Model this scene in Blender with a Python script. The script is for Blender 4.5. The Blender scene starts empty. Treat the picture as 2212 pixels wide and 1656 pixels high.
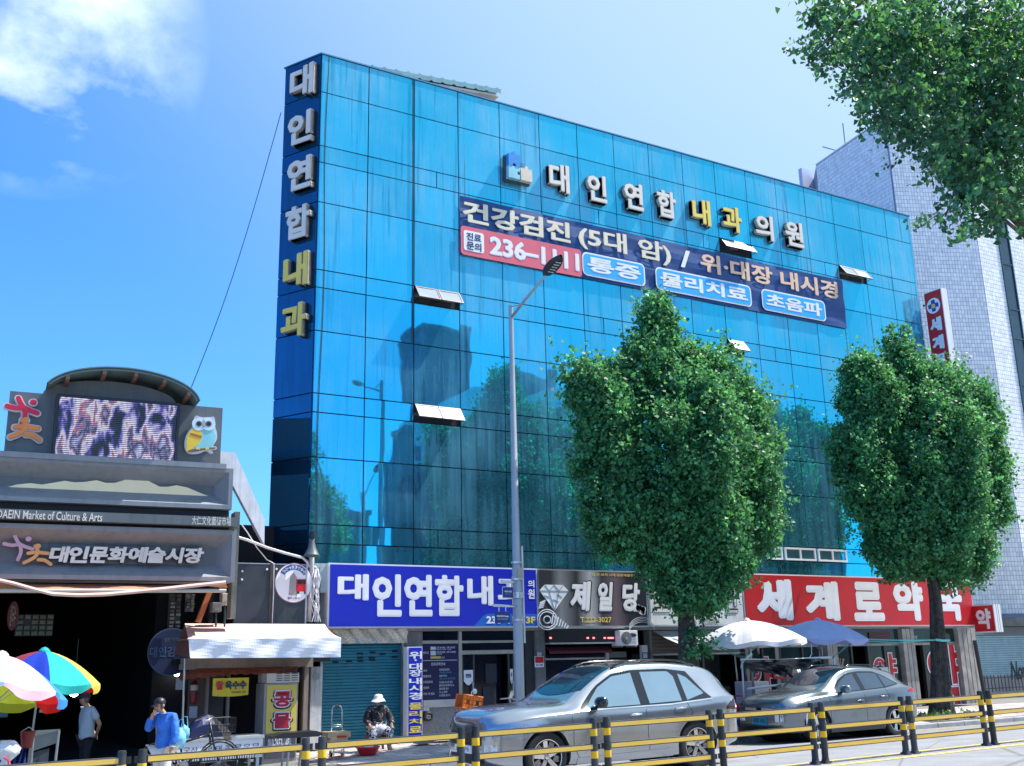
import bpy, bmesh, math, random
import numpy as np
from mathutils import Vector, Matrix
random.seed(7); RNG=np.random.default_rng(11)
SC=bpy.context.scene; COL=SC.collection
# ---------------------------------------------------------------- camera
F_PX,PITCH,ROLL,YAW=2279.4,.25861,-.022468,.532925
fw=Vector((math.sin(YAW)*math.cos(PITCH),math.cos(YAW)*math.cos(PITCH),math.sin(PITCH)))
r0=Vector((math.cos(YAW),-math.sin(YAW),0)); u0=r0.cross(fw)
rt=math.cos(ROLL)*r0+math.sin(ROLL)*u0; up=-math.sin(ROLL)*r0+math.cos(ROLL)*u0
cd=bpy.data.cameras.new('camera'); cam=bpy.data.objects.new('camera',cd); COL.objects.link(cam)
cam.matrix_world=Matrix(((rt.x,up.x,-fw.x,0),(rt.y,up.y,-fw.y,0),(rt.z,up.z,-fw.z,0),(0,0,0,1)))
cd.sensor_width=36; cd.lens=36*F_PX/2212; cd.clip_start=.1; cd.clip_end=6000
SC.camera=cam
# ---------------------------------------------------------------- sky, sun, exposure
SUN_AZ=math.radians(104); SUN_EL=math.radians(57)      # azimuth measured from +Y towards +X
w=bpy.data.worlds.new('World'); SC.world=w; w.use_nodes=True
nt=w.node_tree; N=nt.nodes; L=nt.links; N.clear()
out=N.new('ShaderNodeOutputWorld'); bg=N.new('ShaderNodeBackground'); bg.inputs[1].default_value=.15
sky=N.new('ShaderNodeTexSky'); sky.sky_type='NISHITA'; sky.sun_disc=False
sky.sun_elevation=SUN_EL; sky.sun_rotation=SUN_AZ; sky.air_density=1.1; sky.dust_density=1.2; sky.ozone_density=2.5
hs=N.new('ShaderNodeMix'); hs.data_type='RGBA'; hs.blend_type='MULTIPLY'; hs.inputs[0].default_value=1
hs.inputs[7].default_value=(.27,.60,1.08,1)
L.new(sky.outputs[0],hs.inputs[6])
tc=N.new('ShaderNodeTexCoord'); mp=N.new('ShaderNodeMapping'); mp.inputs['Scale'].default_value=(1.6,1.6,3.0)
ns=N.new('ShaderNodeTexNoise'); ns.inputs['Scale'].default_value=2.6; ns.inputs['Detail'].default_value=9; ns.inputs['Roughness'].default_value=.58; ns.inputs['Distortion'].default_value=.25
L.new(tc.outputs['Generated'],mp.inputs[0]); L.new(mp.outputs[0],ns.inputs['Vector'])
cr=N.new('ShaderNodeValToRGB'); cr.color_ramp.elements[0].position=.40; cr.color_ramp.elements[1].position=.66
L.new(ns.outputs[0],cr.inputs[0])
# big cloud bank lies to the north-west (left of the view), thin cloud elsewhere
dt=N.new('ShaderNodeVectorMath'); dt.operation='DOT_PRODUCT'
dt.inputs[1].default_value=Vector((.055,.856,.514)).normalized()
nrm=N.new('ShaderNodeVectorMath'); nrm.operation='NORMALIZE'
L.new(tc.outputs['Generated'],nrm.inputs[0]); L.new(nrm.outputs[0],dt.inputs[0])
mr=N.new('ShaderNodeMapRange'); mr.inputs[1].default_value=.990; mr.inputs[2].default_value=.9985; mr.inputs[3].default_value=0.0; mr.inputs[4].default_value=.78
L.new(dt.outputs['Value'],mr.inputs[0])
mm=N.new('ShaderNodeMath'); mm.operation='MULTIPLY'; L.new(cr.outputs[0],mm.inputs[0]); L.new(mr.outputs[0],mm.inputs[1])
mx=N.new('ShaderNodeMix'); mx.data_type='RGBA'; mx.inputs[7].default_value=(6.2,6.8,7.6,1)
# pale haze on the sunward half of the sky
hd=N.new('ShaderNodeVectorMath'); hd.operation='DOT_PRODUCT'; hd.inputs[1].default_value=(math.sin(SUN_AZ)*math.cos(SUN_EL),math.cos(SUN_AZ)*math.cos(SUN_EL),math.sin(SUN_EL)); L.new(nrm.outputs[0],hd.inputs[0])
hr=N.new('ShaderNodeMapRange'); hr.interpolation_type='SMOOTHSTEP'; hr.inputs[1].default_value=.22; hr.inputs[2].default_value=.80; hr.inputs[4].default_value=.95; L.new(hd.outputs['Value'],hr.inputs[0])
hm=N.new('ShaderNodeMix'); hm.data_type='RGBA'; hm.inputs[7].default_value=(2.15,2.9,3.7,1); L.new(hr.outputs[0],hm.inputs[0]); L.new(hs.outputs[2],hm.inputs[6])
L.new(mm.outputs[0],mx.inputs[0]); L.new(hm.outputs[2],mx.inputs[6]); L.new(mx.outputs[2],bg.inputs[0]); L.new(bg.outputs[0],out.inputs[0])
sd=bpy.data.lights.new('sun','SUN'); sd.energy=4.6; sd.angle=math.radians(.5); sd.color=(1,.95,.88)
sun=bpy.data.objects.new('sun',sd); COL.objects.link(sun); sun.location=(30,0,40)
sv=Vector((math.sin(SUN_AZ)*math.cos(SUN_EL),math.cos(SUN_AZ)*math.cos(SUN_EL),math.sin(SUN_EL)))
sun.rotation_euler=sv.to_track_quat('Z','Y').to_euler()
vs=SC.view_settings; vs.view_transform='Standard'; vs.look='None'; vs.exposure=1.0; vs.gamma=1; vs.use_curve_mapping=False
SC.cycles.max_bounces=8; SC.cycles.glossy_bounces=4; SC.cycles.transmission_bounces=4; SC.cycles.use_denoising=True
# ---------------------------------------------------------------- materials
MATS={}
def island(m,a=.8,b=1.15):
    """small tone differences from piece to piece"""
    t=m.node_tree; p=t.nodes['Principled BSDF']; l=p.inputs['Base Color'].links[0]; src=l.from_socket; g_=t.nodes.new('ShaderNodeNewGeometry'); o=t.nodes.new('ShaderNodeObjectInfo'); s=t.nodes.new('ShaderNodeMath'); s.operation='ADD'; f=t.nodes.new('ShaderNodeMath'); f.operation='FRACT'
    t.links.new(g_.outputs['Random Per Island'],s.inputs[0]); t.links.new(o.outputs['Random'],s.inputs[1]); t.links.new(s.outputs[0],f.inputs[0])
    r=t.nodes.new('ShaderNodeMapRange'); r.inputs[3].default_value=a; r.inputs[4].default_value=b; t.links.new(f.outputs[0],r.inputs[0]); x=t.nodes.new('ShaderNodeMix'); x.data_type='RGBA'; x.blend_type='MULTIPLY'; x.inputs[0].default_value=1; t.links.new(src,x.inputs[6]); t.links.new(r.outputs[0],x.inputs[7]); t.links.new(x.outputs[2],p.inputs['Base Color']); return m
def nd(t,k,**kw):
    n=t.nodes.new(k)
    for a,v in kw.items(): setattr(n,a,v)
    return n
def mat(name,col,rough=.6,metal=0,var=.12,scale=3.,streak=0,bump=0,bscale=40.,emit=None,estr=0,spec=.5,trans=0,coat=0,dirt=0,dcol=(.05,.05,.045)):
    """procedural Principled material: base colour with noise variation, optional rain streaks, dirt and fine relief"""
    if name in MATS: return MATS[name]
    m=bpy.data.materials.new(name); m.use_nodes=True; t=m.node_tree; b=t.nodes['Principled BSDF']; L=t.links
    geo=nd(t,'ShaderNodeNewGeometry')
    n1=nd(t,'ShaderNodeTexNoise'); n1.inputs['Scale'].default_value=scale; n1.inputs['Detail'].default_value=6
    L.new(geo.outputs['Position'],n1.inputs['Vector'])
    mr=nd(t,'ShaderNodeMapRange'); mr.inputs[1].default_value=.3; mr.inputs[2].default_value=.7; mr.inputs[3].default_value=1-var; mr.inputs[4].default_value=1+var
    L.new(n1.outputs[0],mr.inputs[0])
    mul=nd(t,'ShaderNodeMix',data_type='RGBA',blend_type='MULTIPLY'); mul.inputs[0].default_value=1; mul.inputs[6].default_value=(*col,1)
    L.new(mr.outputs[0],mul.inputs[7]); c=mul.outputs[2]
    if streak or dirt:
        mp=nd(t,'ShaderNodeMapping'); mp.inputs['Scale'].default_value=(7,7,.35) if streak else (1.5,1.5,1.5)
        L.new(geo.outputs['Position'],mp.inputs[0])
        n2=nd(t,'ShaderNodeTexNoise'); n2.inputs['Scale'].default_value=1.; n2.inputs['Detail'].default_value=8; n2.inputs['Roughness'].default_value=.65
        L.new(mp.outputs[0],n2.inputs['Vector'])
        r2=nd(t,'ShaderNodeMapRange'); r2.inputs[1].default_value=.48; r2.inputs[2].default_value=.75; r2.inputs[4].default_value=max(streak,dirt)
        L.new(n2.outputs[0],r2.inputs[0])
        m2=nd(t,'ShaderNodeMix',data_type='RGBA'); m2.inputs[7].default_value=(*dcol,1); L.new(r2.outputs[0],m2.inputs[0]); L.new(c,m2.inputs[6]); c=m2.outputs[2]
    L.new(c,b.inputs['Base Color'])
    b.inputs['Roughness'].default_value=rough; b.inputs['Metallic'].default_value=metal; b.inputs['Specular IOR Level'].default_value=spec
    if trans: b.inputs['Transmission Weight'].default_value=trans
    if coat: b.inputs['Coat Weight'].default_value=coat; b.inputs['Coat Roughness'].default_value=.03
    if emit: b.inputs['Emission Color'].default_value=(*emit,1); b.inputs['Emission Strength'].default_value=estr
    if bump:
        n3=nd(t,'ShaderNodeTexNoise'); n3.inputs['Scale'].default_value=bscale; n3.inputs['Detail'].default_value=5
        L.new(geo.outputs['Position'],n3.inputs['Vector'])
        bp=nd(t,'ShaderNodeBump'); bp.inputs['Strength'].default_value=bump; bp.inputs['Distance'].default_value=.02
        L.new(n3.outputs[0],bp.inputs['Height']); L.new(bp.outputs[0],b.inputs['Normal'])
    MATS[name]=m; return m
# ---------------------------------------------------------------- mesh helpers
class MB:
    def __init__(s): s.v=[]; s.f=[]; s.smooth=False
    def add(s,vs,fs):
        k=len(s.v); s.v+= [tuple(v) for v in vs]; s.f+=[tuple(i+k for i in f) for f in fs]; return s
    def box(s,x0,x1,y0,y1,z0,z1,fr=None):
        vs=[(x,y,z) for z in (z0,z1) for y in (y0,y1) for x in (x0,x1)]
        if fr: vs=[fr.w(*v) for v in vs]
        return s.add(vs,[(0,2,3,1),(4,5,7,6),(0,1,5,4),(2,6,7,3),(0,4,6,2),(1,3,7,5)])
    def quad(s,a,b,c,d): return s.add([a,b,c,d],[(0,1,2,3)])
    def prism(s,poly,y0,y1,fr=None):
        """outline [(x,z)] extruded from y0 (front) to y1 (back)"""
        n=len(poly); a=[(x,y0,z) for x,z in poly]+[(x,y1,z) for x,z in poly]
        if fr: a=[fr.w(*v) for v in a]
        return s.add(a,[tuple(range(n)),tuple(range(2*n-1,n-1,-1))]+[(i,n+i,n+(i+1)%n,(i+1)%n) for i in range(n)])
    def tube(s,pts,r,n=8,r2=None,cap=True):
        pts=[Vector(p) for p in pts]; R=[]; m=len(pts)
        for i,p in enumerate(pts):
            d=(pts[min(i+1,m-1)]-pts[max(i-1,0)]).normalized()
            a=d.orthogonal().normalized() if i==0 else (pa-d*pa.dot(d)).normalized()
            pa=a; b=d.cross(a)
            rr=r if r2 is None else r+(r2-r)*i/(m-1)
            R+=[p+rr*(math.cos(2*math.pi*k/n)*a+math.sin(2*math.pi*k/n)*b) for k in range(n)]
        fs=[(i*n+k,i*n+(k+1)%n,(i+1)*n+(k+1)%n,(i+1)*n+k) for i in range(m-1) for k in range(n)]
        if cap: fs+=[tuple(range(n-1,-1,-1)),tuple(range((m-1)*n,m*n))]
        return s.add(R,fs)
    def lathe(s,prof,c=(0,0,0),n=20,axis='z',ang=2*math.pi):
        m=len(prof); vs=[]; full=abs(ang-2*math.pi)<1e-6; nn=n if full else n+1
        for k in range(nn):
            t=ang*k/n; 
            for r,h in prof:
                if axis=='z': p=(r*math.cos(t),r*math.sin(t),h)
                elif axis=='y': p=(r*math.cos(t),h,r*math.sin(t))
                else: p=(h,r*math.cos(t),r*math.sin(t))
                vs.append((c[0]+p[0],c[1]+p[1],c[2]+p[2]))
        fs=[]
        for k in range(n):
            k2=(k+1)%nn
            for i in range(m-1): fs.append((k*m+i,k2*m+i,k2*m+i+1,k*m+i+1))
        return s.add(vs,fs)
    def grid(s,rows):
        m=len(rows[0]); return s.add([p for r in rows for p in r],[(i*m+j,i*m+j+1,(i+1)*m+j+1,(i+1)*m+j) for i in range(len(rows)-1) for j in range(m-1)])
    def data(s,name,off=(0,0,0)):
        me=bpy.data.meshes.new(name); me.from_pydata([(v[0]-off[0],v[1]-off[1],v[2]-off[2]) for v in s.v],[],s.f); me.update(); return me
def fixn(me,smooth=False,merge=0):
    b=bmesh.new(); b.from_mesh(me)
    if merge: bmesh.ops.remove_doubles(b,verts=b.verts,dist=merge)
    bmesh.ops.recalc_face_normals(b,faces=b.faces)
    for f in b.faces: f.smooth=smooth
    b.to_mesh(me); b.free()
def wloc(o): 
    v=Vector(o.location)
    while o.parent: o=o.parent; v+=Vector(o.location)
    return v
def tag(o,label=None,cat=None,group=None,kind=None):
    if label: o['label']=label
    if cat: o['category']=cat
    if group: o['group']=group
    if kind: o['kind']=kind
    return o
def link(o,parent=None):
    COL.objects.link(o)
    if parent: o.parent=parent
    return o
def obj(name,mb,m,parent=None,smooth=False,label=None,cat=None,group=None,kind=None,origin=None,fix=True,sharp=None):
    """one mesh object; vertices are given in world space"""
    off=wloc(parent) if parent else (Vector(origin) if origin else Vector((0,0,0)))
    me=mb.data(name,off) if isinstance(mb,MB) else mb
    if isinstance(mb,MB) and fix: fixn(me,smooth)
    if sharp is not None: me.set_sharp_from_angle(angle=math.radians(sharp))
    o=bpy.data.objects.new(name,me)
    if m: me.materials.clear(); me.materials.append(m)
    link(o,parent)
    if origin and not parent: o.location=origin
    return tag(o,label,cat,group,kind)
def thing(name,label,cat,loc=(0,0,0),group=None):
    o=bpy.data.objects.new(name,None); link(o); o.location=loc; o.empty_display_size=.2
    return tag(o,label,cat,group)
def bev(o,wd=.01,seg=2):
    m=o.modifiers.new('b','BEVEL'); m.width=wd; m.segments=seg; m.limit_method='ANGLE'; m.angle_limit=math.radians(40); return o
def copy_tree(o,parent=None):
    c=o.copy(); COL.objects.link(c); c.parent=parent
    for ch in list(o.children): copy_tree(ch,c)
    return c
# ---------------------------------------------------------------- picture measurements -> points on real planes
Z={'A':(0,1400,.60381),'B':(0,2300,.63291),'C':(1200,2200,.52306),'E':(2100,2200,.52301),'F':(2900,2200,.54069),'G':(1000,150,.69444),'H':(2300,500,.72464),'I':(1000,1200,.67812),'J':(1200,2750,.31646),'K':(3400,2550,.31465),'L':(1900,2600,.31646),'M':(2850,2400,.36232),'N':(3050,0,.60393),'S':(3300,500,.60395),'T':(700,2550,.31646),'U':(0,2550,.31646),'V':(1650,2500,.24864),'W':(3150,2400,.42767),'X':(0,1450,.42948),'Y':(850,2100,.27778),'R':(2550,2450,.29385)}
def q(*a):
    if len(a)==3: x0,y0,s=Z[a[0]]; return ((x0+a[1]*s)/1.85172,(y0+a[2]*s)/1.85172)
    return a
def ray(x,y): return (x-1106)/F_PX*rt-(y-828)/F_PX*up+fw
class Fr:
    """vertical plane: origin (x,y), direction angle; local x along it, local y into the wall, z up"""
    def __init__(s,ox,oy,ang=0): s.o=Vector((ox,oy,0)); s.d=Vector((math.cos(ang),math.sin(ang),0)); s.n=Vector((-math.sin(ang),math.cos(ang),0)); s.ang=ang
    def w(s,x,y,z): return s.o+s.d*x+s.n*y+Vector((0,0,z))
    def l(s,*a,dy=0):
        d=ray(*q(*a)); p=d*((s.o.dot(s.n)+dy)/d.dot(s.n)); return ((p-s.o).dot(s.d),p.z)
    def rect(s,a,b,dy=0):
        x0,z1=s.l(*a,dy=dy); x1,z0=s.l(*b,dy=dy); return x0,x1,z0,z1
FY=22.5
FA=Fr(0,FY)
def P(*a): 
    Y=a[-1]; d=ray(*q(*a[:-1])); return d*(Y/d.y)
# ---------------------------------------------------------------- lettering
_tc=bpy.data.curves.new('lettering','FONT'); _to=bpy.data.objects.new('lettering_source',_tc)
_cache={}
def glyphs(body,bold,ext):
    """flat or extruded glyph mesh; heavy weights are built from copies of the strokes shifted round a small circle"""
    k=(body,bold,ext)
    if k in _cache: return _cache[k]
    heavy=bold>=.02
    _tc.body=body; _tc.offset=.010 if heavy else bold*.6; _tc.extrude=ext; _tc.resolution_u=2
    me=_to.to_mesh(); vs=np.array([v.co[:] for v in me.vertices]).reshape(-1,3); fs=[tuple(p.vertices) for p in me.polygons]; _to.to_mesh_clear()
    if heavy:
        V=[vs];Fs=list(fs); n=8; r=bold-.010 if bold>.012 else .005
        for i in range(n):
            v=vs.copy(); t=2*math.pi*(i+.5)/n; v[:,0]+=r*math.cos(t); v[:,1]+=r*math.sin(t); v[:,2]-=.0004*(i+1) if not ext else 0
            if ext: v[:,2]*=1-.012*(i+1)
            o=len(vs)*(i+1); V.append(v); Fs+=[tuple(j+o for j in f) for f in fs]
        vs=np.concatenate(V); fs=Fs
    _cache[k]=(vs,fs); return vs,fs
def letters(name,body,fr,x0,x1,z0,z1,dy,m,parent,bold=.02,ext=.0,shear=0,**kw):
    """text fitted into a rectangle of the frame, front face dy in front of the frame plane (dy negative = towards the street)"""
    vs,fs=glyphs(body,bold,1.0 if ext else 0.0)
    v=vs; mn=v.min(0); mxv=v.max(0); sx=(x1-x0)/max(mxv[0]-mn[0],1e-6); sz=(z1-z0)/max(mxv[1]-mn[1],1e-6)
    X=x0+(v[:,0]-mn[0])*sx; Zz=z0+(v[:,1]-mn[1])*sz; X=X+shear*(Zz-z0)
    Yd=dy+(-v[:,2]*ext/2+ext/2 if ext else -v[:,2])
    b=MB(); b.v=[tuple(fr.w(a,y,z)) for a,y,z in zip(X,Yd,Zz)]; b.f=fs
    return obj(name,b,m,parent,fix=False,**kw)
# ---------------------------------------------------------------- ground heights
GX=[-40,1,4,7.5,10,14,20,28,60]
GF=[-1.73,-1.71,-1.675,-1.633,-1.605,-1.56,-1.49,-1.40,-1.35]
GR=[-2.0,-1.98,-1.95,-1.89,-1.86,-1.84,-1.82,-1.80,-1.78]
GT=[-1.92,-1.9,-1.87,-1.77,-1.745,-1.72,-1.70,-1.68,-1.66]
GB=[-2.0,-2.0,-1.98,-1.72,-1.64,-1.60,-1.57,-1.53,-1.5]
KY=18.5
def G(x,y,side=None):
    if side is None: side=y>KY
    a=np.interp(x,GX,GF)
    if not side:
        if y<=12.2: return float(a)
        return float(a+(np.interp(x,GX,GR)-a)*(y-12.2)/(KY-12.2))
    t=np.interp(x,GX,GT); b=np.interp(x,GX,GB); k=min(max((y-KY)/(FY-KY),0),1); return float(t+(b-t)*k)
# ================================================================ SETTING
def ground_mat(name,c1,c2,sc,bump=.3,crack=0,rough=.9,bsc=120):
    m=bpy.data.materials.new(name); m.use_nodes=True; t=m.node_tree; b=t.nodes['Principled BSDF']; L=t.links
    geo=nd(t,'ShaderNodeNewGeometry'); n1=nd(t,'ShaderNodeTexNoise'); n1.inputs['Scale'].default_value=sc; n1.inputs['Detail'].default_value=8; n1.inputs['Roughness'].default_value=.7
    n2=nd(t,'ShaderNodeTexNoise'); n2.inputs['Scale'].default_value=bsc; n2.inputs['Detail'].default_value=3
    L.new(geo.outputs['Position'],n1.inputs['Vector']); L.new(geo.outputs['Position'],n2.inputs['Vector'])
    ad=nd(t,'ShaderNodeMath',operation='ADD'); L.new(n1.outputs[0],ad.inputs[0]); L.new(n2.outputs[0],ad.inputs[1])
    cr=nd(t,'ShaderNodeMapRange'); cr.inputs[1].default_value=.7; cr.inputs[2].default_value=1.3; L.new(ad.outputs[0],cr.inputs[0])
    mx=nd(t,'ShaderNodeMix',data_type='RGBA'); mx.inputs[6].default_value=(*c1,1); mx.inputs[7].default_value=(*c2,1); L.new(cr.outputs[0],mx.inputs[0]); c=mx.outputs[2]
    if crack:
        vo=nd(t,'ShaderNodeTexVoronoi',feature='DISTANCE_TO_EDGE'); vo.inputs['Scale'].default_value=.45; L.new(geo.outputs['Position'],vo.inputs['Vector'])
        r=nd(t,'ShaderNodeMapRange'); r.inputs[1].default_value=0; r.inputs[2].default_value=.012; r.inputs[3].default_value=crack; r.inputs[4].default_value=0; L.new(vo.outputs[0],r.inputs[0])
        m2=nd(t,'ShaderNodeMix',data_type='RGBA'); m2.inputs[7].default_value=(.03,.03,.032,1); L.new(r.outputs[0],m2.inputs[0]); L.new(c,m2.inputs[6]); c=m2.outputs[2]
    L.new(c,b.inputs['Base Color']); b.inputs['Roughness'].default_value=rough
    bp=nd(t,'ShaderNodeBump'); bp.inputs['Strength'].default_value=bump; bp.inputs['Distance'].default_value=.01; L.new(n2.outputs[0],bp.inputs['Height']); L.new(bp.outputs[0],b.inputs['Normal'])
    MATS[name]=m; return m
asphalt=ground_mat('asphalt',(.17,.175,.19),(.30,.31,.33),1.2,.6,.5)
walkm=ground_mat('pavement_bed',(.12,.12,.12),(.24,.23,.22),2.,.4)
paverm=mat('paver_pink',(.50,.41,.39),.85,var=.25,scale=2.2,bump=.3,dirt=.4,dcol=(.2,.19,.19))
island(paverm,.75,1.2); paverg=mat('paver_grey',(.36,.37,.38),.85,var=.25,scale=2.2,bump=.3,dirt=.4,dcol=(.15,.15,.16))
kerbm=mat('kerb_stone',(.33,.34,.35),.8,var=.2,scale=6,bump=.3,dirt=.5,dcol=(.1,.1,.1))
XS=[-200,-40,-20,-10,-4,0,1]+[1.5+i*.5 for i in range(80)]+[45,60,200]
def sheet(name,ys,m,side,lift=0,xs=XS,kind='structure'):
    b=MB(); b.grid([[(x,y,G(x,y,side)+lift) for y in ys] for x in xs]); o=obj(name,b,m,kind=kind); return o
gnd=MB(); gnd.quad((-3000,-3000,-2.3),(3000,-3000,-2.3),(3000,3000,-2.3),(-3000,3000,-2.3)); obj('ground',gnd,mat('far_ground',(.2,.2,.2),.9,var=.2,scale=.05),kind='structure')
sheet('road',[2.6,6,9,12.2,13.5,15,16.5,18,KY],asphalt,False)
pav=sheet('pavement',[KY+.16,19.5,20.5,21.5,FY,27,35,60],walkm,True,-.012)
near=MB(); near.grid([[(x,y,-1.58) for y in (-160,-40,0,2.44)] for x in (-200,-40,0,20,60,200)]); near.grid([[(x,2.44,z) for z in (-1.58,-1.9)] for x in (-200,200)]); obj('near_pavement',near,mat('near_paving',(.3,.29,.28),.9,var=.25,scale=3),kind='structure')
# kerb stones, one by one
kerb=obj('kerb',MB().box(-200,-1,KY,KY+.16,-2.3,-1.93),kerbm,kind='structure')
k=0; x=-1.
while x<42:
    x1=x+.98; z=G(x,KY,True)+.004; z1=G(x1+.02,KY,True)+.004
    if x1<5.2: z-=.07; z1-=.07
    b=MB(); vs=[(a,y,c) for a,zt in ((x+.006,z),(x1,z1)) for y,c in ((KY,-2.2),(KY+.16,-2.2),(KY+.16,zt+random.uniform(-.004,.004)),(KY+.015,zt),(KY,zt-.02))]
    b.add(vs,[(0,1,2,3,4),(9,8,7,6,5)]+[(i,i+5,(i+1)%5+5,(i+1)%5) for i in range(5)]); obj('kerb_stone',b,kerbm,kerb); x+=1.
# pavers
def pavers(x0,x1,y0,y1,dx,dy,mats):
    n=0; y=y0; r=0; cache={}
    while y<y1-.01:
        x=x0-(dx/2 if r%2 else 0)
        while x<x1:
            key=random.randrange(8)
            xc,yc=x+dx/2,y+dy/2; z=G(xc,yc,True)
            m=random.choice(mats)
            kk=(m.name,)
            if kk not in cache:
                b=MB(); h=.004; a,c=dx/2-.005,dy/2-.005
                b.add([(-a,-c,-.03),(a,-c,-.03),(a,c,-.03),(-a,c,-.03),(-a+h,-c+h,0),(a-h,-c+h,0),(a-h,c-h,0),(-a+h,c-h,0)],[(4,5,6,7),(0,1,5,4),(1,2,6,5),(2,3,7,6),(3,0,4,7)])
                me=b.data('paver'); fixn(me); me.materials.append(m); cache[kk]=me
            o=bpy.data.objects.new('paver',cache[kk]); link(o,pav); o.location=(xc,yc,z+random.uniform(0,.006))
            e=.01; gx=(G(xc+e,yc,True)-G(xc-e,yc,True))/(2*e); gy=(G(xc,yc+e,True)-G(xc,yc-e,True))/(2*e)
            o.rotation_euler=(math.atan(gy)+random.uniform(-.008,.008),-math.atan(gx)+random.uniform(-.008,.008),random.uniform(-.006,.006)); x+=dx; n+=1
        y+=dy; r+=1
    return n
npv=pavers(7.6,12.2,18.72,21.9,.46,.31,[paverm,paverm,paverm,paverg]); npv+=pavers(22.4,31.5,18.72,21.3,.62,.36,[paverm,paverm,paverg])
# painted lines on the road
yel=mat('yellow_paint',(.72,.50,.12),.7,var=.2,scale=8,dirt=.45,dcol=(.25,.24,.22)); whp=mat('white_paint',(.75,.75,.73),.7,var=.15,scale=8,dirt=.4,dcol=(.25,.25,.25))
for y0,y1,m in ((11.83,11.95,yel),(12.42,12.54,yel),(17.75,17.87,yel)):
    b=MB(); b.grid([[(x,y,G(x,y,False)+.006) for y in (y0,y1)] for x in XS[3:-1]]); obj('road_line',b,m,kind='structure')
# gully channel by the kerb
b=MB(); b.grid([[(x,y,G(x,y,False)+.004) for y in (KY-.42,KY-.003)] for x in XS[3:-1]]); obj('gutter',b,ground_mat('gutter_concrete',(.2,.21,.22),(.34,.35,.36),3,.4),kind='structure')

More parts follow.
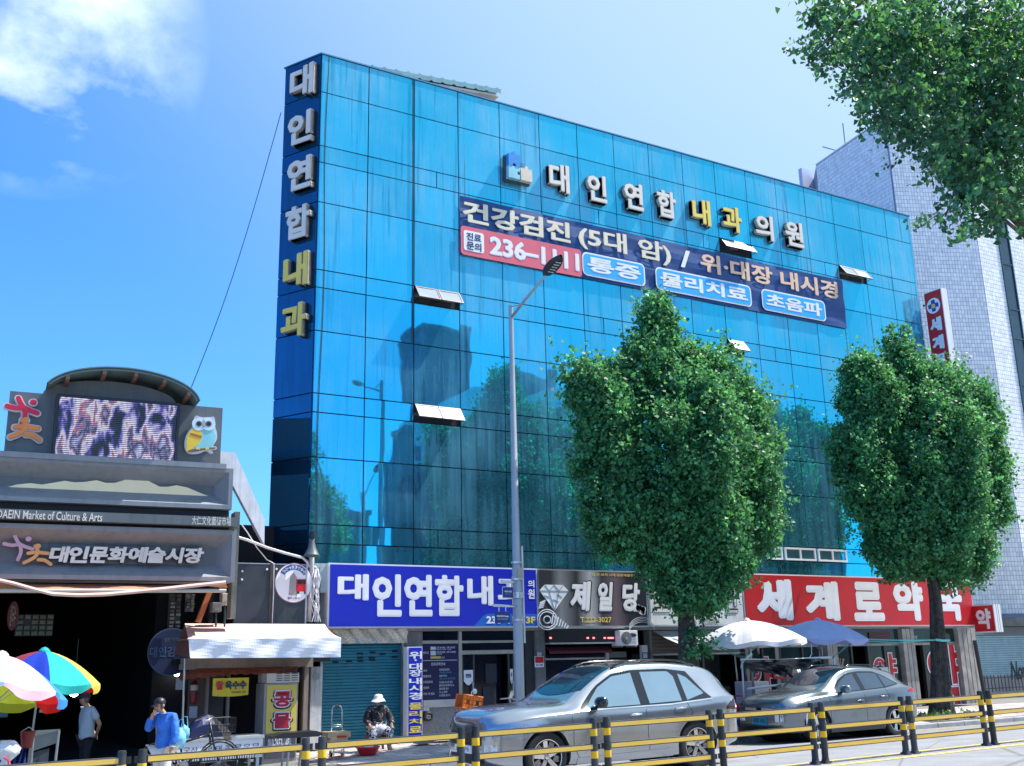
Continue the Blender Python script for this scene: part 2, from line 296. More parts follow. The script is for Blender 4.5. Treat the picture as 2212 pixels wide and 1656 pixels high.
# ================================================================ GLASS BUILDING
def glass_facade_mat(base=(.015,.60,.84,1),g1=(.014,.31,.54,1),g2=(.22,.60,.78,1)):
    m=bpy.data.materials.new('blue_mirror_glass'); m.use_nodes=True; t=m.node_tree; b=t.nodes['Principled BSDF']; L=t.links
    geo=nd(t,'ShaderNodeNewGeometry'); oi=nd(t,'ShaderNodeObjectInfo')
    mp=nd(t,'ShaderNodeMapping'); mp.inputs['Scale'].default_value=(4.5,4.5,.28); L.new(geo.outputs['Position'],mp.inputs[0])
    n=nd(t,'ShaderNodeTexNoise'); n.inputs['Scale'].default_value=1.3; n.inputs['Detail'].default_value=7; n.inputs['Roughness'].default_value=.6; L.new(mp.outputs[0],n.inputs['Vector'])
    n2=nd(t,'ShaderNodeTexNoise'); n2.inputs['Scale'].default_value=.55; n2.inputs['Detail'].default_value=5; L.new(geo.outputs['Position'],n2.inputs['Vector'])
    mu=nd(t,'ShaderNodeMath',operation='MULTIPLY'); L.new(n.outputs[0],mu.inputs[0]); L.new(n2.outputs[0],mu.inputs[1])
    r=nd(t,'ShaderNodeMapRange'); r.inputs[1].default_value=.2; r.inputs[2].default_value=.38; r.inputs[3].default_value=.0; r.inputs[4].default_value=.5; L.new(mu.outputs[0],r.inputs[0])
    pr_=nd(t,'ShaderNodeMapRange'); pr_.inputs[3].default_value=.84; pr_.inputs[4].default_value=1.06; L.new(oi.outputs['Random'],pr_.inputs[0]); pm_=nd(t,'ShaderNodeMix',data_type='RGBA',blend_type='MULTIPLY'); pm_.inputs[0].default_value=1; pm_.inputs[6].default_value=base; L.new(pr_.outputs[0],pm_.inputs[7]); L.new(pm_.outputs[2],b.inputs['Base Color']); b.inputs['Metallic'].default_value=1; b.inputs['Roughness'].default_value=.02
    # streaky grime film: diffuse over the mirror
    d=nd(t,'ShaderNodeBsdfDiffuse'); dm=nd(t,'ShaderNodeMix',data_type='RGBA'); dm.inputs[6].default_value=g1; dm.inputs[7].default_value=g2; L.new(n2.outputs[0],dm.inputs[0]); 
    mq=nd(t,'ShaderNodeMapping'); mq.inputs['Scale'].default_value=(11,11,.4); L.new(geo.outputs['Position'],mq.inputs[0]); nq=nd(t,'ShaderNodeTexNoise'); nq.inputs['Scale'].default_value=1; nq.inputs['Detail'].default_value=5; L.new(mq.outputs[0],nq.inputs['Vector'])
    rq=nd(t,'ShaderNodeMapRange'); rq.inputs[1].default_value=.56; rq.inputs[2].default_value=.68; rq.inputs[4].default_value=.5; L.new(nq.outputs[0],rq.inputs[0]); dq=nd(t,'ShaderNodeMix',data_type='RGBA'); dq.inputs[7].default_value=(.01,.10,.20,1); L.new(rq.outputs[0],dq.inputs[0]); L.new(dm.outputs[2],dq.inputs[6]); L.new(dq.outputs[2],d.inputs[0])
    sp=nd(t,'ShaderNodeSeparateXYZ'); L.new(geo.outputs['Position'],sp.inputs[0])
    rz=nd(t,'ShaderNodeMapRange'); rz.inputs[1].default_value=0; rz.inputs[2].default_value=12; rz.inputs[1].default_value=1; rz.inputs[3].default_value=.04; rz.inputs[4].default_value=.42; L.new(sp.outputs[2],rz.inputs[0])   # grime is heavier near the roof
    rm=nd(t,'ShaderNodeMath',operation='MULTIPLY'); rm.inputs[1].default_value=2.6; L.new(rz.outputs[0],rm.inputs[0]); rn=nd(t,'ShaderNodeMath',operation='MULTIPLY'); L.new(r.outputs[0],rn.inputs[0]); L.new(rm.outputs[0],rn.inputs[1]); ad=nd(t,'ShaderNodeMath',operation='ADD',use_clamp=True); L.new(rn.outputs[0],ad.inputs[0]); L.new(rz.outputs[0],ad.inputs[1])
    mx=nd(t,'ShaderNodeMixShader'); L.new(ad.outputs[0],mx.inputs[0]); L.new(b.outputs[0],mx.inputs[1]); L.new(d.outputs[0],mx.inputs[2])
    bp=nd(t,'ShaderNodeBump'); bp.inputs['Strength'].default_value=.05; bp.inputs['Distance'].default_value=.1
    n4=nd(t,'ShaderNodeTexNoise'); n4.inputs['Scale'].default_value=.8; n4.inputs['Detail'].default_value=1; L.new(geo.outputs['Position'],n4.inputs['Vector']); L.new(n4.outputs[0],bp.inputs['Height']); L.new(bp.outputs[0],b.inputs['Normal'])
    L.new(mx.outputs[0],t.nodes['Material Output'].inputs[0]); return m
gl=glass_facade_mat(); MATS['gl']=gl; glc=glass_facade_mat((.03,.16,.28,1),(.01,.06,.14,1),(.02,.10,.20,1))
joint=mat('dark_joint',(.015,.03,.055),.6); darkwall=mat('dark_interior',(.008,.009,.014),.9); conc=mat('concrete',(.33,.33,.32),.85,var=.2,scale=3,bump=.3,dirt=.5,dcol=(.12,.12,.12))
alu=mat('aluminium',(.62,.64,.66),.35,.8,var=.08); whitem=mat('white_metal',(.78,.79,.80),.4,var=.06,dirt=.25,dcol=(.4,.4,.4)); blackm=mat('black_metal',(.015,.016,.02),.4)
SCL=FY/19.6
XL=6.932*SCL; NC=17; CW=(25.77*SCL-XL)/NC; XR=XL+NC*CW
ROWS=[a*SCL for a in (12.91,12.00,10.73,10.34,9.43,7.92,7.53,6.60,5.29,4.90,3.99,2.67,2.30,1.92)]
ZT=ROWS[0]
CH=Fr(7.38,23.58,math.atan2(22.5-23.58,XL-7.38)); CHW=math.hypot(XL-7.38,1.08)
bld=thing('office_building','five storey office block clad in streaky blue mirror glass','building',(XL,FY,-1.6))
core=MB(); core.prism([(XL+.01,FY+.06),(XR-.01,FY+.06),(XR-.01,FY+14),(14.2,FY+14),(7.44,23.66)],0,1); 
core.v=[(x,z,(ROWS[-1] if y<.5 else ZT-.03)) for x,y,z in core.v]; obj('wall',core,joint,bld)
cop=MB(); cop.box(XL-.03,XR+.03,FY-.04,FY+.18,ZT,ZT+.035); cop.box(-.02,CHW,-.04,.15,ZT+.001,ZT+.034,CH); obj('coping',cop,mat('coping',(.06,.2,.32),.4,.5),bld)
open_w=set(); OPEN=[]
def col_of(X): return int((X-XL)/CW)
for key,row in ((('G',1080,1500),5),(('I',1110,690),8),(('H',900,690),2),(('H',1550,830),2),(('H',1000,1250),5)):
    X,_=FA.l(*key); OPEN.append((col_of(X),row))
SLIDE=[]
for a,bq in (((1291,1163),(1365,1198)),((1655,1180),(1690,1213)),((1693,1183),(1762,1215)),((1765,1187),(1829,1218))): SLIDE.append(FA.rect(a,bq))
g=.013
def pane(x0,x1,z0,z1,fr=FA,tilt=.0025,name='pane',dy=0):
    cx,cz=(x0+x1)/2,(z0+z1)/2; b=MB(); a,h=(x1-x0)/2-g,(z1-z0)/2-g; rx,rz=random.gauss(0,tilt),random.gauss(0,tilt)
    vs=[(sx*a,y+sx*a*rz+sz*h*rx,sz*h) for y in (-.012,.03) for sx,sz in ((-1,-1),(1,-1),(1,1),(-1,1))]
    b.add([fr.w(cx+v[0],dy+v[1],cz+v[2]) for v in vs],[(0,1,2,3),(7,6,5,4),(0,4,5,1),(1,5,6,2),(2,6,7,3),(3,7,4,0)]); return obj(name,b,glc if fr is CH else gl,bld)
random.seed(3)
SPLIT={(2,2),(6,2),(9,2),(13,2),(2,11),(6,5),(4,11),(11,5)}
for r in range(len(ROWS)-1):
    z1,z0=ROWS[r],ROWS[r+1]
    for c in range(NC):
        x0,x1=XL+c*CW,XL+(c+1)*CW
        if (c,r) in OPEN: continue
        if r==11 and any(s[0]-.15<(x0+x1)/2<s[1]+.15 for s in SLIDE): continue
        if (c,r) in SPLIT: pane(x0,(x0+x1)/2,z0,z1); pane((x0+x1)/2,x1,z0,z1)
        else: pane(x0,x1,z0,z1)
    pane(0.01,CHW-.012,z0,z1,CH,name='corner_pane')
# open top-hung windows
silver=mat('window_glass_up',(.62,.70,.80),.15,0,var=.1)
silver.node_tree.nodes['Principled BSDF'].inputs['Transmission Weight'].default_value=.5
for c,r in OPEN:
    x0,x1=XL+c*CW,XL+(c+1)*CW; z1,z0=ROWS[r],ROWS[r+1]; h=z1-z0
    wdw=obj('window',MB().box(x0+.02,x1-.02,FY+.02,FY+.055,z0+.02,z1-.02),darkwall,bld)
    halves=[(x0+.02,(x0+x1)/2-.01),((x0+x1)/2+.01,x1-.02)]
    if (c,r)==OPEN[4]: halves=[halves[0]]; pane((x0+x1)/2,x1,z0,z1)
    for a,bq in halves:
        sb=MB(); ang=math.radians(36); ca,sa=math.cos(ang),math.sin(ang)
        def tp(x,d,y): return (x,FY-.02-d*sa-y*ca,z1-.02-d*ca+y*sa)
        for xa,xb,da,db in ((a,bq,0,.035),(a,bq,h-.05,h-.015),(a,a+.03,.035,h-.05),(bq-.03,bq,.035,h-.05)):
            vs=[tp(x,d,y) for y in (0,.03) for d in (da,db) for x in (xa,xb)]; sb.add(vs,[(0,2,3,1),(4,5,7,6),(0,1,5,4),(2,6,7,3),(0,4,6,2),(1,3,7,5)])
        sash=obj('sash',sb,blackm,wdw)
        pb=MB(); pb.quad(tp(a+.03,.035,.018),tp(bq-.03,.035,.018),tp(bq-.03,h-.05,.018),tp(a+.03,h-.05,.018)); obj('glass',pb,silver,wdw)
        st=MB(); st.tube([(a+.02,FY-.01,z0+.1),tp(a+.02,h-.03,0)],.008,5); st.tube([(bq-.02,FY-.01,z0+.1),tp(bq-.02,h-.03,0)],.008,5); obj('stay',st,blackm,wdw)
# small white sliding windows on the first floor
slg=mat('slide_glass',(.10,.22,.26),.08,.3,var=.3,scale=2)
for x0,x1,z0,z1 in SLIDE:
    z0=ROWS[12]+.03; z1=ROWS[11]-.03
    fb=MB(); t=.05; fb.box(x0,x1,FY-.05,FY+.05,z1-t,z1); fb.box(x0,x1,FY-.05,FY+.05,z0,z0+t); xm=(x0+x1)/2
    for a in (x0,x1-t,xm-t/2): fb.box(a,a+t,FY-.048,FY+.048,z0+t,z1-t)
    fo=obj('window_frame',fb,whitem,bld)
    for a,bq in ((x0+t,xm-t/2),(xm+t/2,x1-t)): obj('glass',MB().box(a+.002,bq-.002,FY-.01,FY+.01,z0+t+.002,z1-t-.002),slg,fo)
X0=min(s[0] for s in SLIDE); 
fill=MB()
prev=None
cs=[c for c in range(NC) if any(s[0]-.15<XL+(c+.5)*CW<s[1]+.15 for s in SLIDE)]
for c in cs:
    x0,x1=XL+c*CW,XL+(c+1)*CW; segs=sorted([(max(s[0],x0),min(s[1],x1)) for s in SLIDE if s[1]>x0 and s[0]<x1]); cur=x0
    for a,bq in segs+[(x1,x1)]:
        if a-cur>.04: pane(cur,a,ROWS[12],ROWS[11])
        cur=max(cur,bq)
# first-floor strip between glass and shop signs, and ground-floor carcass
dk=mat('spandrel_navy',(.02,.045,.085),.3,.2,streak=.6,dcol=(.10,.20,.26))
obj('fascia',MB().box(XL,XR,FY-.01,FY+.3,ROWS[-1]-.62,ROWS[-1]),dk,bld)
# rooftop hut
hut=thing('rooftop_hut','cream rooftop stair hut with a corrugated green eave','hut',(13,FY+5,ZT))
hp=[P('G',a,b_,FY+3) for a,b_ in ((705,165),(1445,300),(1418,370),(730,180))]
hx0,hx1=hp[0].x,hp[1].x; hz=hp[0].z
hz1=hp[1].z
def slab(name,x0,x1,y0,y1,d0,d1,m):
    f=lambda x:hz+(hz1-hz)*(x-hx0)/(hx1-hx0)
    b=MB(); b.add([(x,y,f(x)+d) for d in (d0,d1) for y in (y0,y1) for x in (x0,x1)],[(0,2,3,1),(4,5,7,6),(0,1,5,4),(2,6,7,3),(0,4,6,2),(1,3,7,5)]); return obj(name,b,m,hut)
slab('wall',hx0+.35,hx1-.4,FY+3.35,FY+7.4,-3,-.24,mat('cream_wall',(.74,.68,.56),.8,streak=.3,dcol=(.5,.46,.38)))
rb=MB(); n=34; rows=[]
for i in range(n*4+1):
    x=hx0+(hx1-hx0)*i/(n*4); zz=hz+(hz1-hz)*i/(n*4)-.0+.045*max(0,math.cos(2*math.pi*i/12))**3; rows.append([(x,FY+3,zz-.16),(x,FY+3,zz),(x,FY+5.4,zz+.1),(x,FY+7.8,zz)])
rb.grid(rows); obj('roof',rb,mat('green_roof_sheet',(.10,.30,.33),.5,var=.2,streak=.3,dcol=(.4,.4,.35)),hut,fix=False)
slab('soffit',hx0+.05,hx1-.05,FY+3.05,FY+3.5,-.24,-.17,MATS['cream_wall'])
cable=mat('black_cable',(.03,.05,.07),.6); cablew=mat('white_cable',(.6,.62,.65),.5)
# aerial wire from the roof corner down to the market roof
a=CH.w(-.1,.0,ROWS[0]-1.2); b_=P(413,838,26); pts=[a.lerp(b_,t)-Vector((0,0,.5*math.sin(math.pi*t))) for t in np.linspace(0,1,14)]
obj('overhead_wire',MB().tube(pts,.012,5),mat('pale_blue_wire',(.10,.22,.32),.6),label='thin wire slanting from the glass roof corner down behind the screen arch',cat='wire')
# cable running down the glass beside the corner
pts=[(XL+.16+.03*math.sin(z*.9),FY-.05,z) for z in np.linspace(ZT,ROWS[-1],30)]; obj('hanging_cable',MB().tube(pts,.011,5),cable,label='thin dark cable hanging down the glass front beside its corner',cat='cable')
pts=[(XL+2.93*CW*0+2*CW+.93*CW,FY-.03,z) for z in (ZT,ROWS[9])]; obj('down_cable',MB().tube([(XL+2*CW-.04,FY-.04,z) for z in np.linspace(ZT,ROWS[7],12)],.012,5),cable,label='dark cable running down the joint left of the open windows',cat='cable')
# ================================================================ SIGNS ON THE GLASS
ivory=mat('letter_ivory',(.74,.69,.60),.45,var=.05); yellowl=mat('letter_yellow',(.84,.64,.10),.45,var=.05); bronze=mat('letter_side',(.10,.09,.08),.4,.5)
returnm=mat('letter_return',(.50,.45,.38),.5,.1)
def channel(name,ch,fr,cx,cz,w,h,face,parent,depth=.11,off=.06,bold=.05):
    """raised channel letter: dark returns with a pale face"""
    o=letters(name,ch,fr,cx-w/2,cx+w/2,cz-h/2,cz+h/2,-off-depth,returnm,parent,bold=bold,ext=depth)
    f=letters('face',ch,fr,cx-w/2+.012,cx+w/2-.012,cz-h/2+.012,cz+h/2-.012,-off-depth-.008,face,o,bold=bold-.012)
    s=letters('dark_back',ch,fr,cx-w/2-.006,cx+w/2+.006,cz-h/2-.006,cz+h/2+.006,-off-.02,bronze,o,bold=bold+.008,ext=.05)
    return o
vsn=thing('vertical_letter_sign','column of raised cream and yellow letters down the narrow corner face of the glass block','sign',tuple(CH.w(CHW/2,-.1,6)))
for ch,key,face in (('대',('G',292,248),ivory),('인',('G',280,518),ivory),('연',('G',277,782),ivory),('합',('G',268,1060),ivory),('내',('G',256,1338),yellowl),('과',('I',250,118),yellowl)):
    s_,z_=CH.l(*key,dy=-.2); channel('letter',ch,CH,s_,z_,.80,.86 if ch!='과' else .84,face,vsn)
hsn=thing('horizontal_letter_sign','row of raised cream letters with two yellow ones high on the long glass front','sign',(P('H',600,450,FY).x,FY-.1,10))
for ch,key,wd,ht,face in (('대',('G',1785,808),118,165,ivory),('인',('H',125,348),108,150,ivory),('연',('H',328,393),106,148,ivory),('합',('H',510,437),104,148,ivory),('내',('H',702,480),100,142,yellowl),('과',('H',872,520),104,140,yellowl),('의',('H',1050,565),98,138,ivory),('원',('H',1215,602),98,138,ivory)):
    k,u,v=key; x_,z_=FA.l(*key,dy=-.2); w_=FA.l(k,u+wd/2,v,dy=-.2)[0]-FA.l(k,u-wd/2,v,dy=-.2)[0]; h_=FA.l(k,u,v-ht/2,dy=-.2)[1]-FA.l(k,u,v+ht/2,dy=-.2)[1]
    channel('letter',ch,FA,x_,z_,w_*1.0,h_*1.0,face,hsn,bold=.045)
# jigsaw clinic emblem
x0,x1,z0,z1=FA.rect(('G',1482,640),('G',1645,850),dy=-.25)
emb=thing('jigsaw_emblem','jigsaw piece emblem in blue and cream left of the raised letters','emblem',(x0,FY-.15,z0))
def jig(ax,az,s,k):
    pts=[]
    def edge(p,q_,sgn):
        p=Vector(p);q_=Vector(q_);d=q_-p;n_=Vector((d.y,-d.x))*sgn
        out=[p+d*.38]
        for t in np.linspace(-.6,math.pi+.6,9): out.append(p+d*(.5-.15*math.cos(t))+n_*(.10+.14*math.sin(t)))
        out.append(p+d*.62); return [p]+out
    c=[(ax,az),(ax,az+s),(ax+s,az+s),(ax+s,az)]
    for i in range(4):
        if k[i]: pts+=edge(c[i],c[(i+1)%4],k[i])
        else: pts.append(Vector(c[i]))
    return [(p[0],p[1]) for p in pts]
W_=(x1-x0); H_=(z1-z0)*.80; zb=z0+.02; s1=H_/2
pl=mat('emblem_blue',(.02,.25,.62),.4); pl2=mat('emblem_sky',(.28,.62,.72),.4); pl3=mat('emblem_cream',(.72,.62,.48),.4)
for nm,ax,az,kk,mm,dd in (('blue_piece',x0,zb+s1,(0,-1,0,1),pl,.01),('sky_piece',x0,zb,(0,0,1,0),pl2,.0),('cream_piece',x0+s1*1.08,zb,(0,-1,0,0),pl3,.005)):
    pr=jig(ax,az,s1,kk); b=MB(); b.prism(pr,FY-.30-dd,FY-.16); o=obj(nm,b,mm,emb)
obj('backing',MB().box(x0-.04,x0+s1*2.12,FY-.159,FY-.06,zb-.04,zb+s1),bronze,emb); obj('backing_upper',MB().box(x0-.04,x0+s1+.02,FY-.159,FY-.06,zb+s1+.002,zb+2*s1),bronze,emb)
for i,tx in enumerate(('DAEIN','INTERNAL','MEDICINE')): letters('lettering',tx,FA,x0+s1*1.12,x0+s1*(1.75+.15*i),zb+s1*(1.62-.2*i),zb+s1*(1.76-.2*i),-.10,bronze,emb,bold=.02)
# big printed banner
bx0,bx1,bz0,bz1=FA.rect(('G',1207,945),('H',1500,1118),dy=-.04)
_,zt=FA.l('G',1207,910,dy=-.04); _,zb=FA.l('G',1215,1265,dy=-.04); _,zt2=FA.l('H',1475,865,dy=-.04); _,zb2=FA.l('H',1500,1118,dy=-.04); bz1=(zt+zt2)/2; bz0=(zb+zb2)/2
navy=mat('banner_navy',(.004,.055,.21),.45,var=.15,streak=.15,dcol=(.05,.12,.3)); pink=mat('banner_red',(.74,.13,.18),.45,var=.06); skyb=mat('banner_sky',(.015,.42,.85),.45,var=.06); pale=mat('print_pale',(.80,.72,.52),.45,var=.04); peach=mat('print_peach',(.85,.56,.38),.45,var=.04); wprint=mat('print_white',(.85,.86,.88),.45,var=.04)
bn=thing('printed_banner','long navy health check banner with pink phone panel and sky blue boxes across the glass','banner',(bx0,FY-.04,bz0))
bb=MB(); rows=[]
for i in range(61):
    x=bx0+(bx1-bx0)*i/60; rows.append([(x,FY-.05-.012*math.sin(j*1.3+i*.35)-.008*math.sin(i*.9),bz0+(bz1-bz0)*j/10) for j in range(11)])
bb.grid(rows); obj('cloth',bb,navy,bn,fix=False,smooth=True)
HH=bz1-bz0; D0=-.085
def brect(name,ax,bx,az,bz,m,dy,par=bn,r=.14,n=5):
    pts=[]
    for cx_,cz_,a0 in ((bx-r,bz-r,0),(ax+r,bz-r,90),(ax+r,az+r,180),(bx-r,az+r,270)):
        for i in range(n+1): t=math.radians(a0+90*i/n); pts.append((cx_+r*math.cos(t),cz_+r*math.sin(t)))
    b=MB(); v=[FA.w(x,dy,z) for x,z in pts]; b.add(v,[tuple(range(len(v)))]); return obj(name,b,m,par,fix=False)
def bX(k,u,v): return FA.l(k,u,v,dy=-.06)[0]
zm=bz0+HH*.49
brect('phone_panel',bx0+.002,bX('G',1907,1300),bz0+.002,zm,pink,D0,r=.1)
def tx(s,k0,k1,fz0,fz1,m,bold=.03,dy=D0-.008,par=bn): return letters('lettering',s,FA,bX(*k0),bX(*k1),bz0+HH*fz0,bz0+HH*fz1,dy,m,par,bold=bold)
tx('건강검진',('G',1222,1010),('G',1842,1140),.56,.93,pale,.04)
tx('(5대 암)',('G',1888,1160),('H',525,700),.52,.95,pale,.03)
tx('/',('H',578,740),('H',632,740),.56,.90,wprint,.03); tx('위·대장 내시경',('H',690,790),('H',1445,900),.56,.93,peach,.035)
x_a,x_b=bX('G',1228,1180),bX('G',1345,1200); brect('white_box',x_a,x_b,bz0+HH*.08,bz0+HH*.42,wprint,D0-.006,r=.07)
inkb=mat('print_navy',(.01,.03,.12),.5)
letters('lettering','진료',FA,x_a+.08,x_b-.08,bz0+HH*.26,bz0+HH*.39,D0-.012,inkb,bn,bold=.03); letters('lettering','문의',FA,x_a+.08,x_b-.08,bz0+HH*.10,bz0+HH*.24,D0-.012,inkb,bn,bold=.03)
tx('236–1111',('G',1378,1230),('G',1893,1300),.09,.41,wprint,.045)
for s,a_,b_ in (('통증',('H',38,780),('H',385,860)),('물리치료',('H',443,860),('H',970,950)),('초음파',('H',1028,960),('H',1380,1040))):
    xa,xb=bX(*a_),bX(*b_); brect('box_rim',xa,xb,bz0+HH*.05,bz0+HH*.47,wprint,D0-.004,r=.16); brect('box_fill',xa+.045,xb-.045,bz0+HH*.05+.045,bz0+HH*.47-.045,skyb,D0-.009,r=.12)
    letters('lettering',s,FA,xa+.16,xb-.16,bz0+HH*.13,bz0+HH*.40,D0-.016,wprint,bn,bold=.04)

# ================================================================ SHOP SIGNBOARDS
def board(name,label,rc,m,depth=.32,dy=-.42,rim=whitem,fr=FA):
    x0,x1,z0,z1=rc; t=thing(name,label,'signboard',tuple(fr.w((x0+x1)/2,dy+depth,z0)))
    obj('box',MB().box(x0,x1,dy+.02,dy+depth,z0,z1,fr),rim,t)
    obj('panel',MB().box(x0+.035,x1-.035,dy,dy+.019,z0+.035,z1-.035,fr),m,t)
    return t
DY=-.42
blue=mat('sign_blue',(.008,.022,.46),.35,var=.05); blue2=mat('sign_blue_light',(.01,.13,.50),.35)
rc=list(FA.rect(('C',222,100),('C',1826,602),dy=DY)); ztop,zbot=FA.l(714,1216,dy=DY)[1],FA.l(1163,1356,dy=DY)[1]; rc[2],rc[3]=zbot,ztop
t=board('clinic_signboard','wide royal blue signboard with big white clinic name over teal shutter',rc,blue)
def gl_(s,k,a,b_,par,m=wprint,bold=.03,dy=DY-.008,fr=FA,**kw):
    x0,x1,z0,z1=fr.rect((k,*a),(k,*b_),dy=dy); return letters('lettering',s,fr,x0,x1,z0,z1,dy,m,par,bold=bold,**kw)
for s,a,b_ in (('대',(290,182),(525,388)),('인',(555,184),(778,512)),('연',(797,188),(1014,510)),('합',(1032,192),(1252,508)),('내',(1278,196),(1480,428)),('과',(1510,200),(1680,428))): gl_(s,'C',a,b_,t,bold=.045)
gl_('의','C',(1742,232),(1793,290),t); gl_('원','C',(1742,300),(1796,376),t)
x0,x1,z0,z1=rc; xa=FA.l('C',1330,590,dy=DY)[0]; xb=FA.l('C',1430,490,dy=DY)[0]; zz=FA.l('C',1600,490,dy=DY)[1]
obj('light_band',MB().prism([(xa,z0+.036),(x1-.036,z0+.036),(x1-.036,zz),(xb,zz),(xb-.1,zz-.05)],FY+DY-.004,FY+DY-.001),blue2,t)
gl_('236–1111','C',(1425,508),(1715,566),t,bold=.05,dy=DY-.012); gl_('3F','C',(1728,512),(1800,564),t,yellowl,bold=.04,dy=DY-.012)
# jeweller
def grad_mat():
    m=bpy.data.materials.new('satin_print'); m.use_nodes=True; t=m.node_tree; b=t.nodes['Principled BSDF']; L=t.links
    geo=nd(t,'ShaderNodeNewGeometry'); sp=nd(t,'ShaderNodeSeparateXYZ'); L.new(geo.outputs['Position'],sp.inputs[0])
    r=nd(t,'ShaderNodeMapRange'); r.inputs[1].default_value=14.0; r.inputs[2].default_value=17.4; L.new(sp.outputs[0],r.inputs[0])
    cr=nd(t,'ShaderNodeValToRGB'); e=cr.color_ramp.elements; e[0].position=0; e[0].color=(.04,.045,.05,1); e[1].position=1; e[1].color=(.012,.015,.03,1)
    for p,c in ((.08,(.22,.23,.25)),(.22,(.03,.035,.04)),(.34,(.45,.46,.48)),(.44,(.05,.05,.06)),(.56,(.16,.12,.14)),(.68,(.02,.02,.03))): k=e.new(p); k.color=(*c,1)
    L.new(r.outputs[0],cr.inputs[0]); L.new(cr.outputs[0],b.inputs['Base Color']); b.inputs['Roughness'].default_value=.3; return m
rj=list(FA.rect(('E',105,132),('E',950,592),dy=DY)); rj[2],rj[3]=rc[2]+.0,rc[3]; rj[0]=rc[1]+.015
t=board('jeweller_signboard','satin black and silver jeweller signboard with diamond, watch and white brush letters',rj,grad_mat(),rim=alu)
for s,a,b_ in (('제',(335,238),(492,470)),('일',(540,244),(665,470)),('당',(728,252),(872,472))):
    gl_(s,'E',(a[0]-8,a[1]-8),(b_[0]+8,b_[1]+8),t,blackm,bold=.085,dy=DY-.006,shear=.12); gl_(s,'E',a,b_,t,wprint,bold=.05,dy=DY-.014,shear=.12)
gl_('금.은.보석.시계.결혼예물전문','E',(513,178),(856,208),t,yellowl,bold=.01); gl_('T.222-3027','E',(422,514),(663,556),t,yellowl,bold=.02)
cx_,cz_=FA.l('E',222,352,dy=DY); dw=.42; gem=[(-1,.28),(-.62,.62),(.62,.62),(1,.28),(0,-.85)]
obj('diamond',MB().prism([(cx_+a*dw,cz_+b_*dw) for a,b_ in gem],FY+DY-.012,FY+DY-.001),mat('gem_white',(.80,.84,.86),.2),t)
fb=MB(); fac=[((-1,.28),(1,.28)),((-.62,.62),(-.35,.28)),((-.35,.28),(0,.62)),((0,.62),(.35,.28)),((.35,.28),(.62,.62)),((-.35,.28),(0,-.85)),((.35,.28),(0,-.85)),((-.7,.0),(-.2,-.1)),((.2,.1),(.55,-.1)),((-.1,-.2),(.3,-.35))]
for a,b_ in fac: fb.tube([(cx_+a[0]*dw,FY+DY-.014,cz_+a[1]*dw),(cx_+b_[0]*dw,FY+DY-.014,cz_+b_[1]*dw)],.008,4)
obj('facets',fb,mat('gem_grey',(.25,.30,.32),.3),t)
cx_,cz_=FA.l('E',168,535,dy=DY); wb=MB()
for r_ in (.28,.22,.10): wb.tube([(cx_+r_*math.cos(a),FY+DY-.01,cz_+r_*.85*math.sin(a)) for a in np.linspace(0,2*math.pi,25)],.014,4)
for i in range(7): wb.tube([(cx_+.12+.07*i,FY+DY-.01,cz_-.10-.018*i),(cx_+.18+.07*i,FY+DY-.01,cz_+.16-.05*i)],.02,4)
for i in range(4): wb.tube([(cx_-.25+.02*i,FY+DY-.01,cz_+.27+.04*i),(cx_-.1+.02*i,FY+DY-.01,cz_+.3+.05*i)],.02,4)
obj('watch',wb,mat('gem_white',(.8,.8,.8)),t)
wb=MB(); cx_,cz_=FA.l('E',890,470,dy=DY)
for i in range(26): a=random.uniform(-.35,.1); wb.box(cx_+a,cx_+a+.05,FY+DY-.012,FY+DY-.002,cz_+random.uniform(-.1,.1)-a*.3,cz_+random.uniform(.1,.13)-a*.3)
for k in range(4): wb.tube([(cx_+.3*math.cos(a)*1.6,FY+DY-.01,cz_-.55-.04*k+.4*math.sin(a)) for a in np.linspace(.6,2.6,14)],.006,4)
obj('ring_print',wb,mat('gem_white',(.8,.8,.8)),t)
# white sign behind tree
rw=list(FA.rect(('E',945,205),('E',1680,585),dy=DY)); rw[2],rw[3]=rc[2]+.02,rc[3]-.05; rw[0]=rj[1]+.04
worn=mat('worn_white_panel',(.74,.74,.71),.5,var=.08,scale=2,dirt=.75,dcol=(.28,.27,.24))
t=board('white_worn_signboard','scuffed white signboard with black outlined letters behind the nearer tree',rw,worn)
for s,a,b_ in (('조',(980,270),(1110,478)),('은',(1125,268),(1270,478)),('치',(1300,270),(1430,480)),('과',(1440,275),(1500,480)),('반',(1510,280),(1640,482))):
    gl_(s,'E',(a[0]-4,a[1]-4),(b_[0]+4,b_[1]+4),t,blackm,bold=.055,dy=DY-.006); gl_(s,'E',a,b_,t,worn,bold=.018,dy=DY-.013)
for s,a,b_ in (('2',(1170,535),(1200,570)),('2',(1225,535),(1255,570)),('4',(1275,535),(1305,570)),('9288',(1345,533),(1478,570))): gl_(s,'E',(a[0]-3,a[1]-3),(b_[0]+3,b_[1]+3),t,blackm,bold=.045,dy=DY-.006); gl_(s,'E',a,b_,t,worn,bold=0.0,dy=DY-.013)
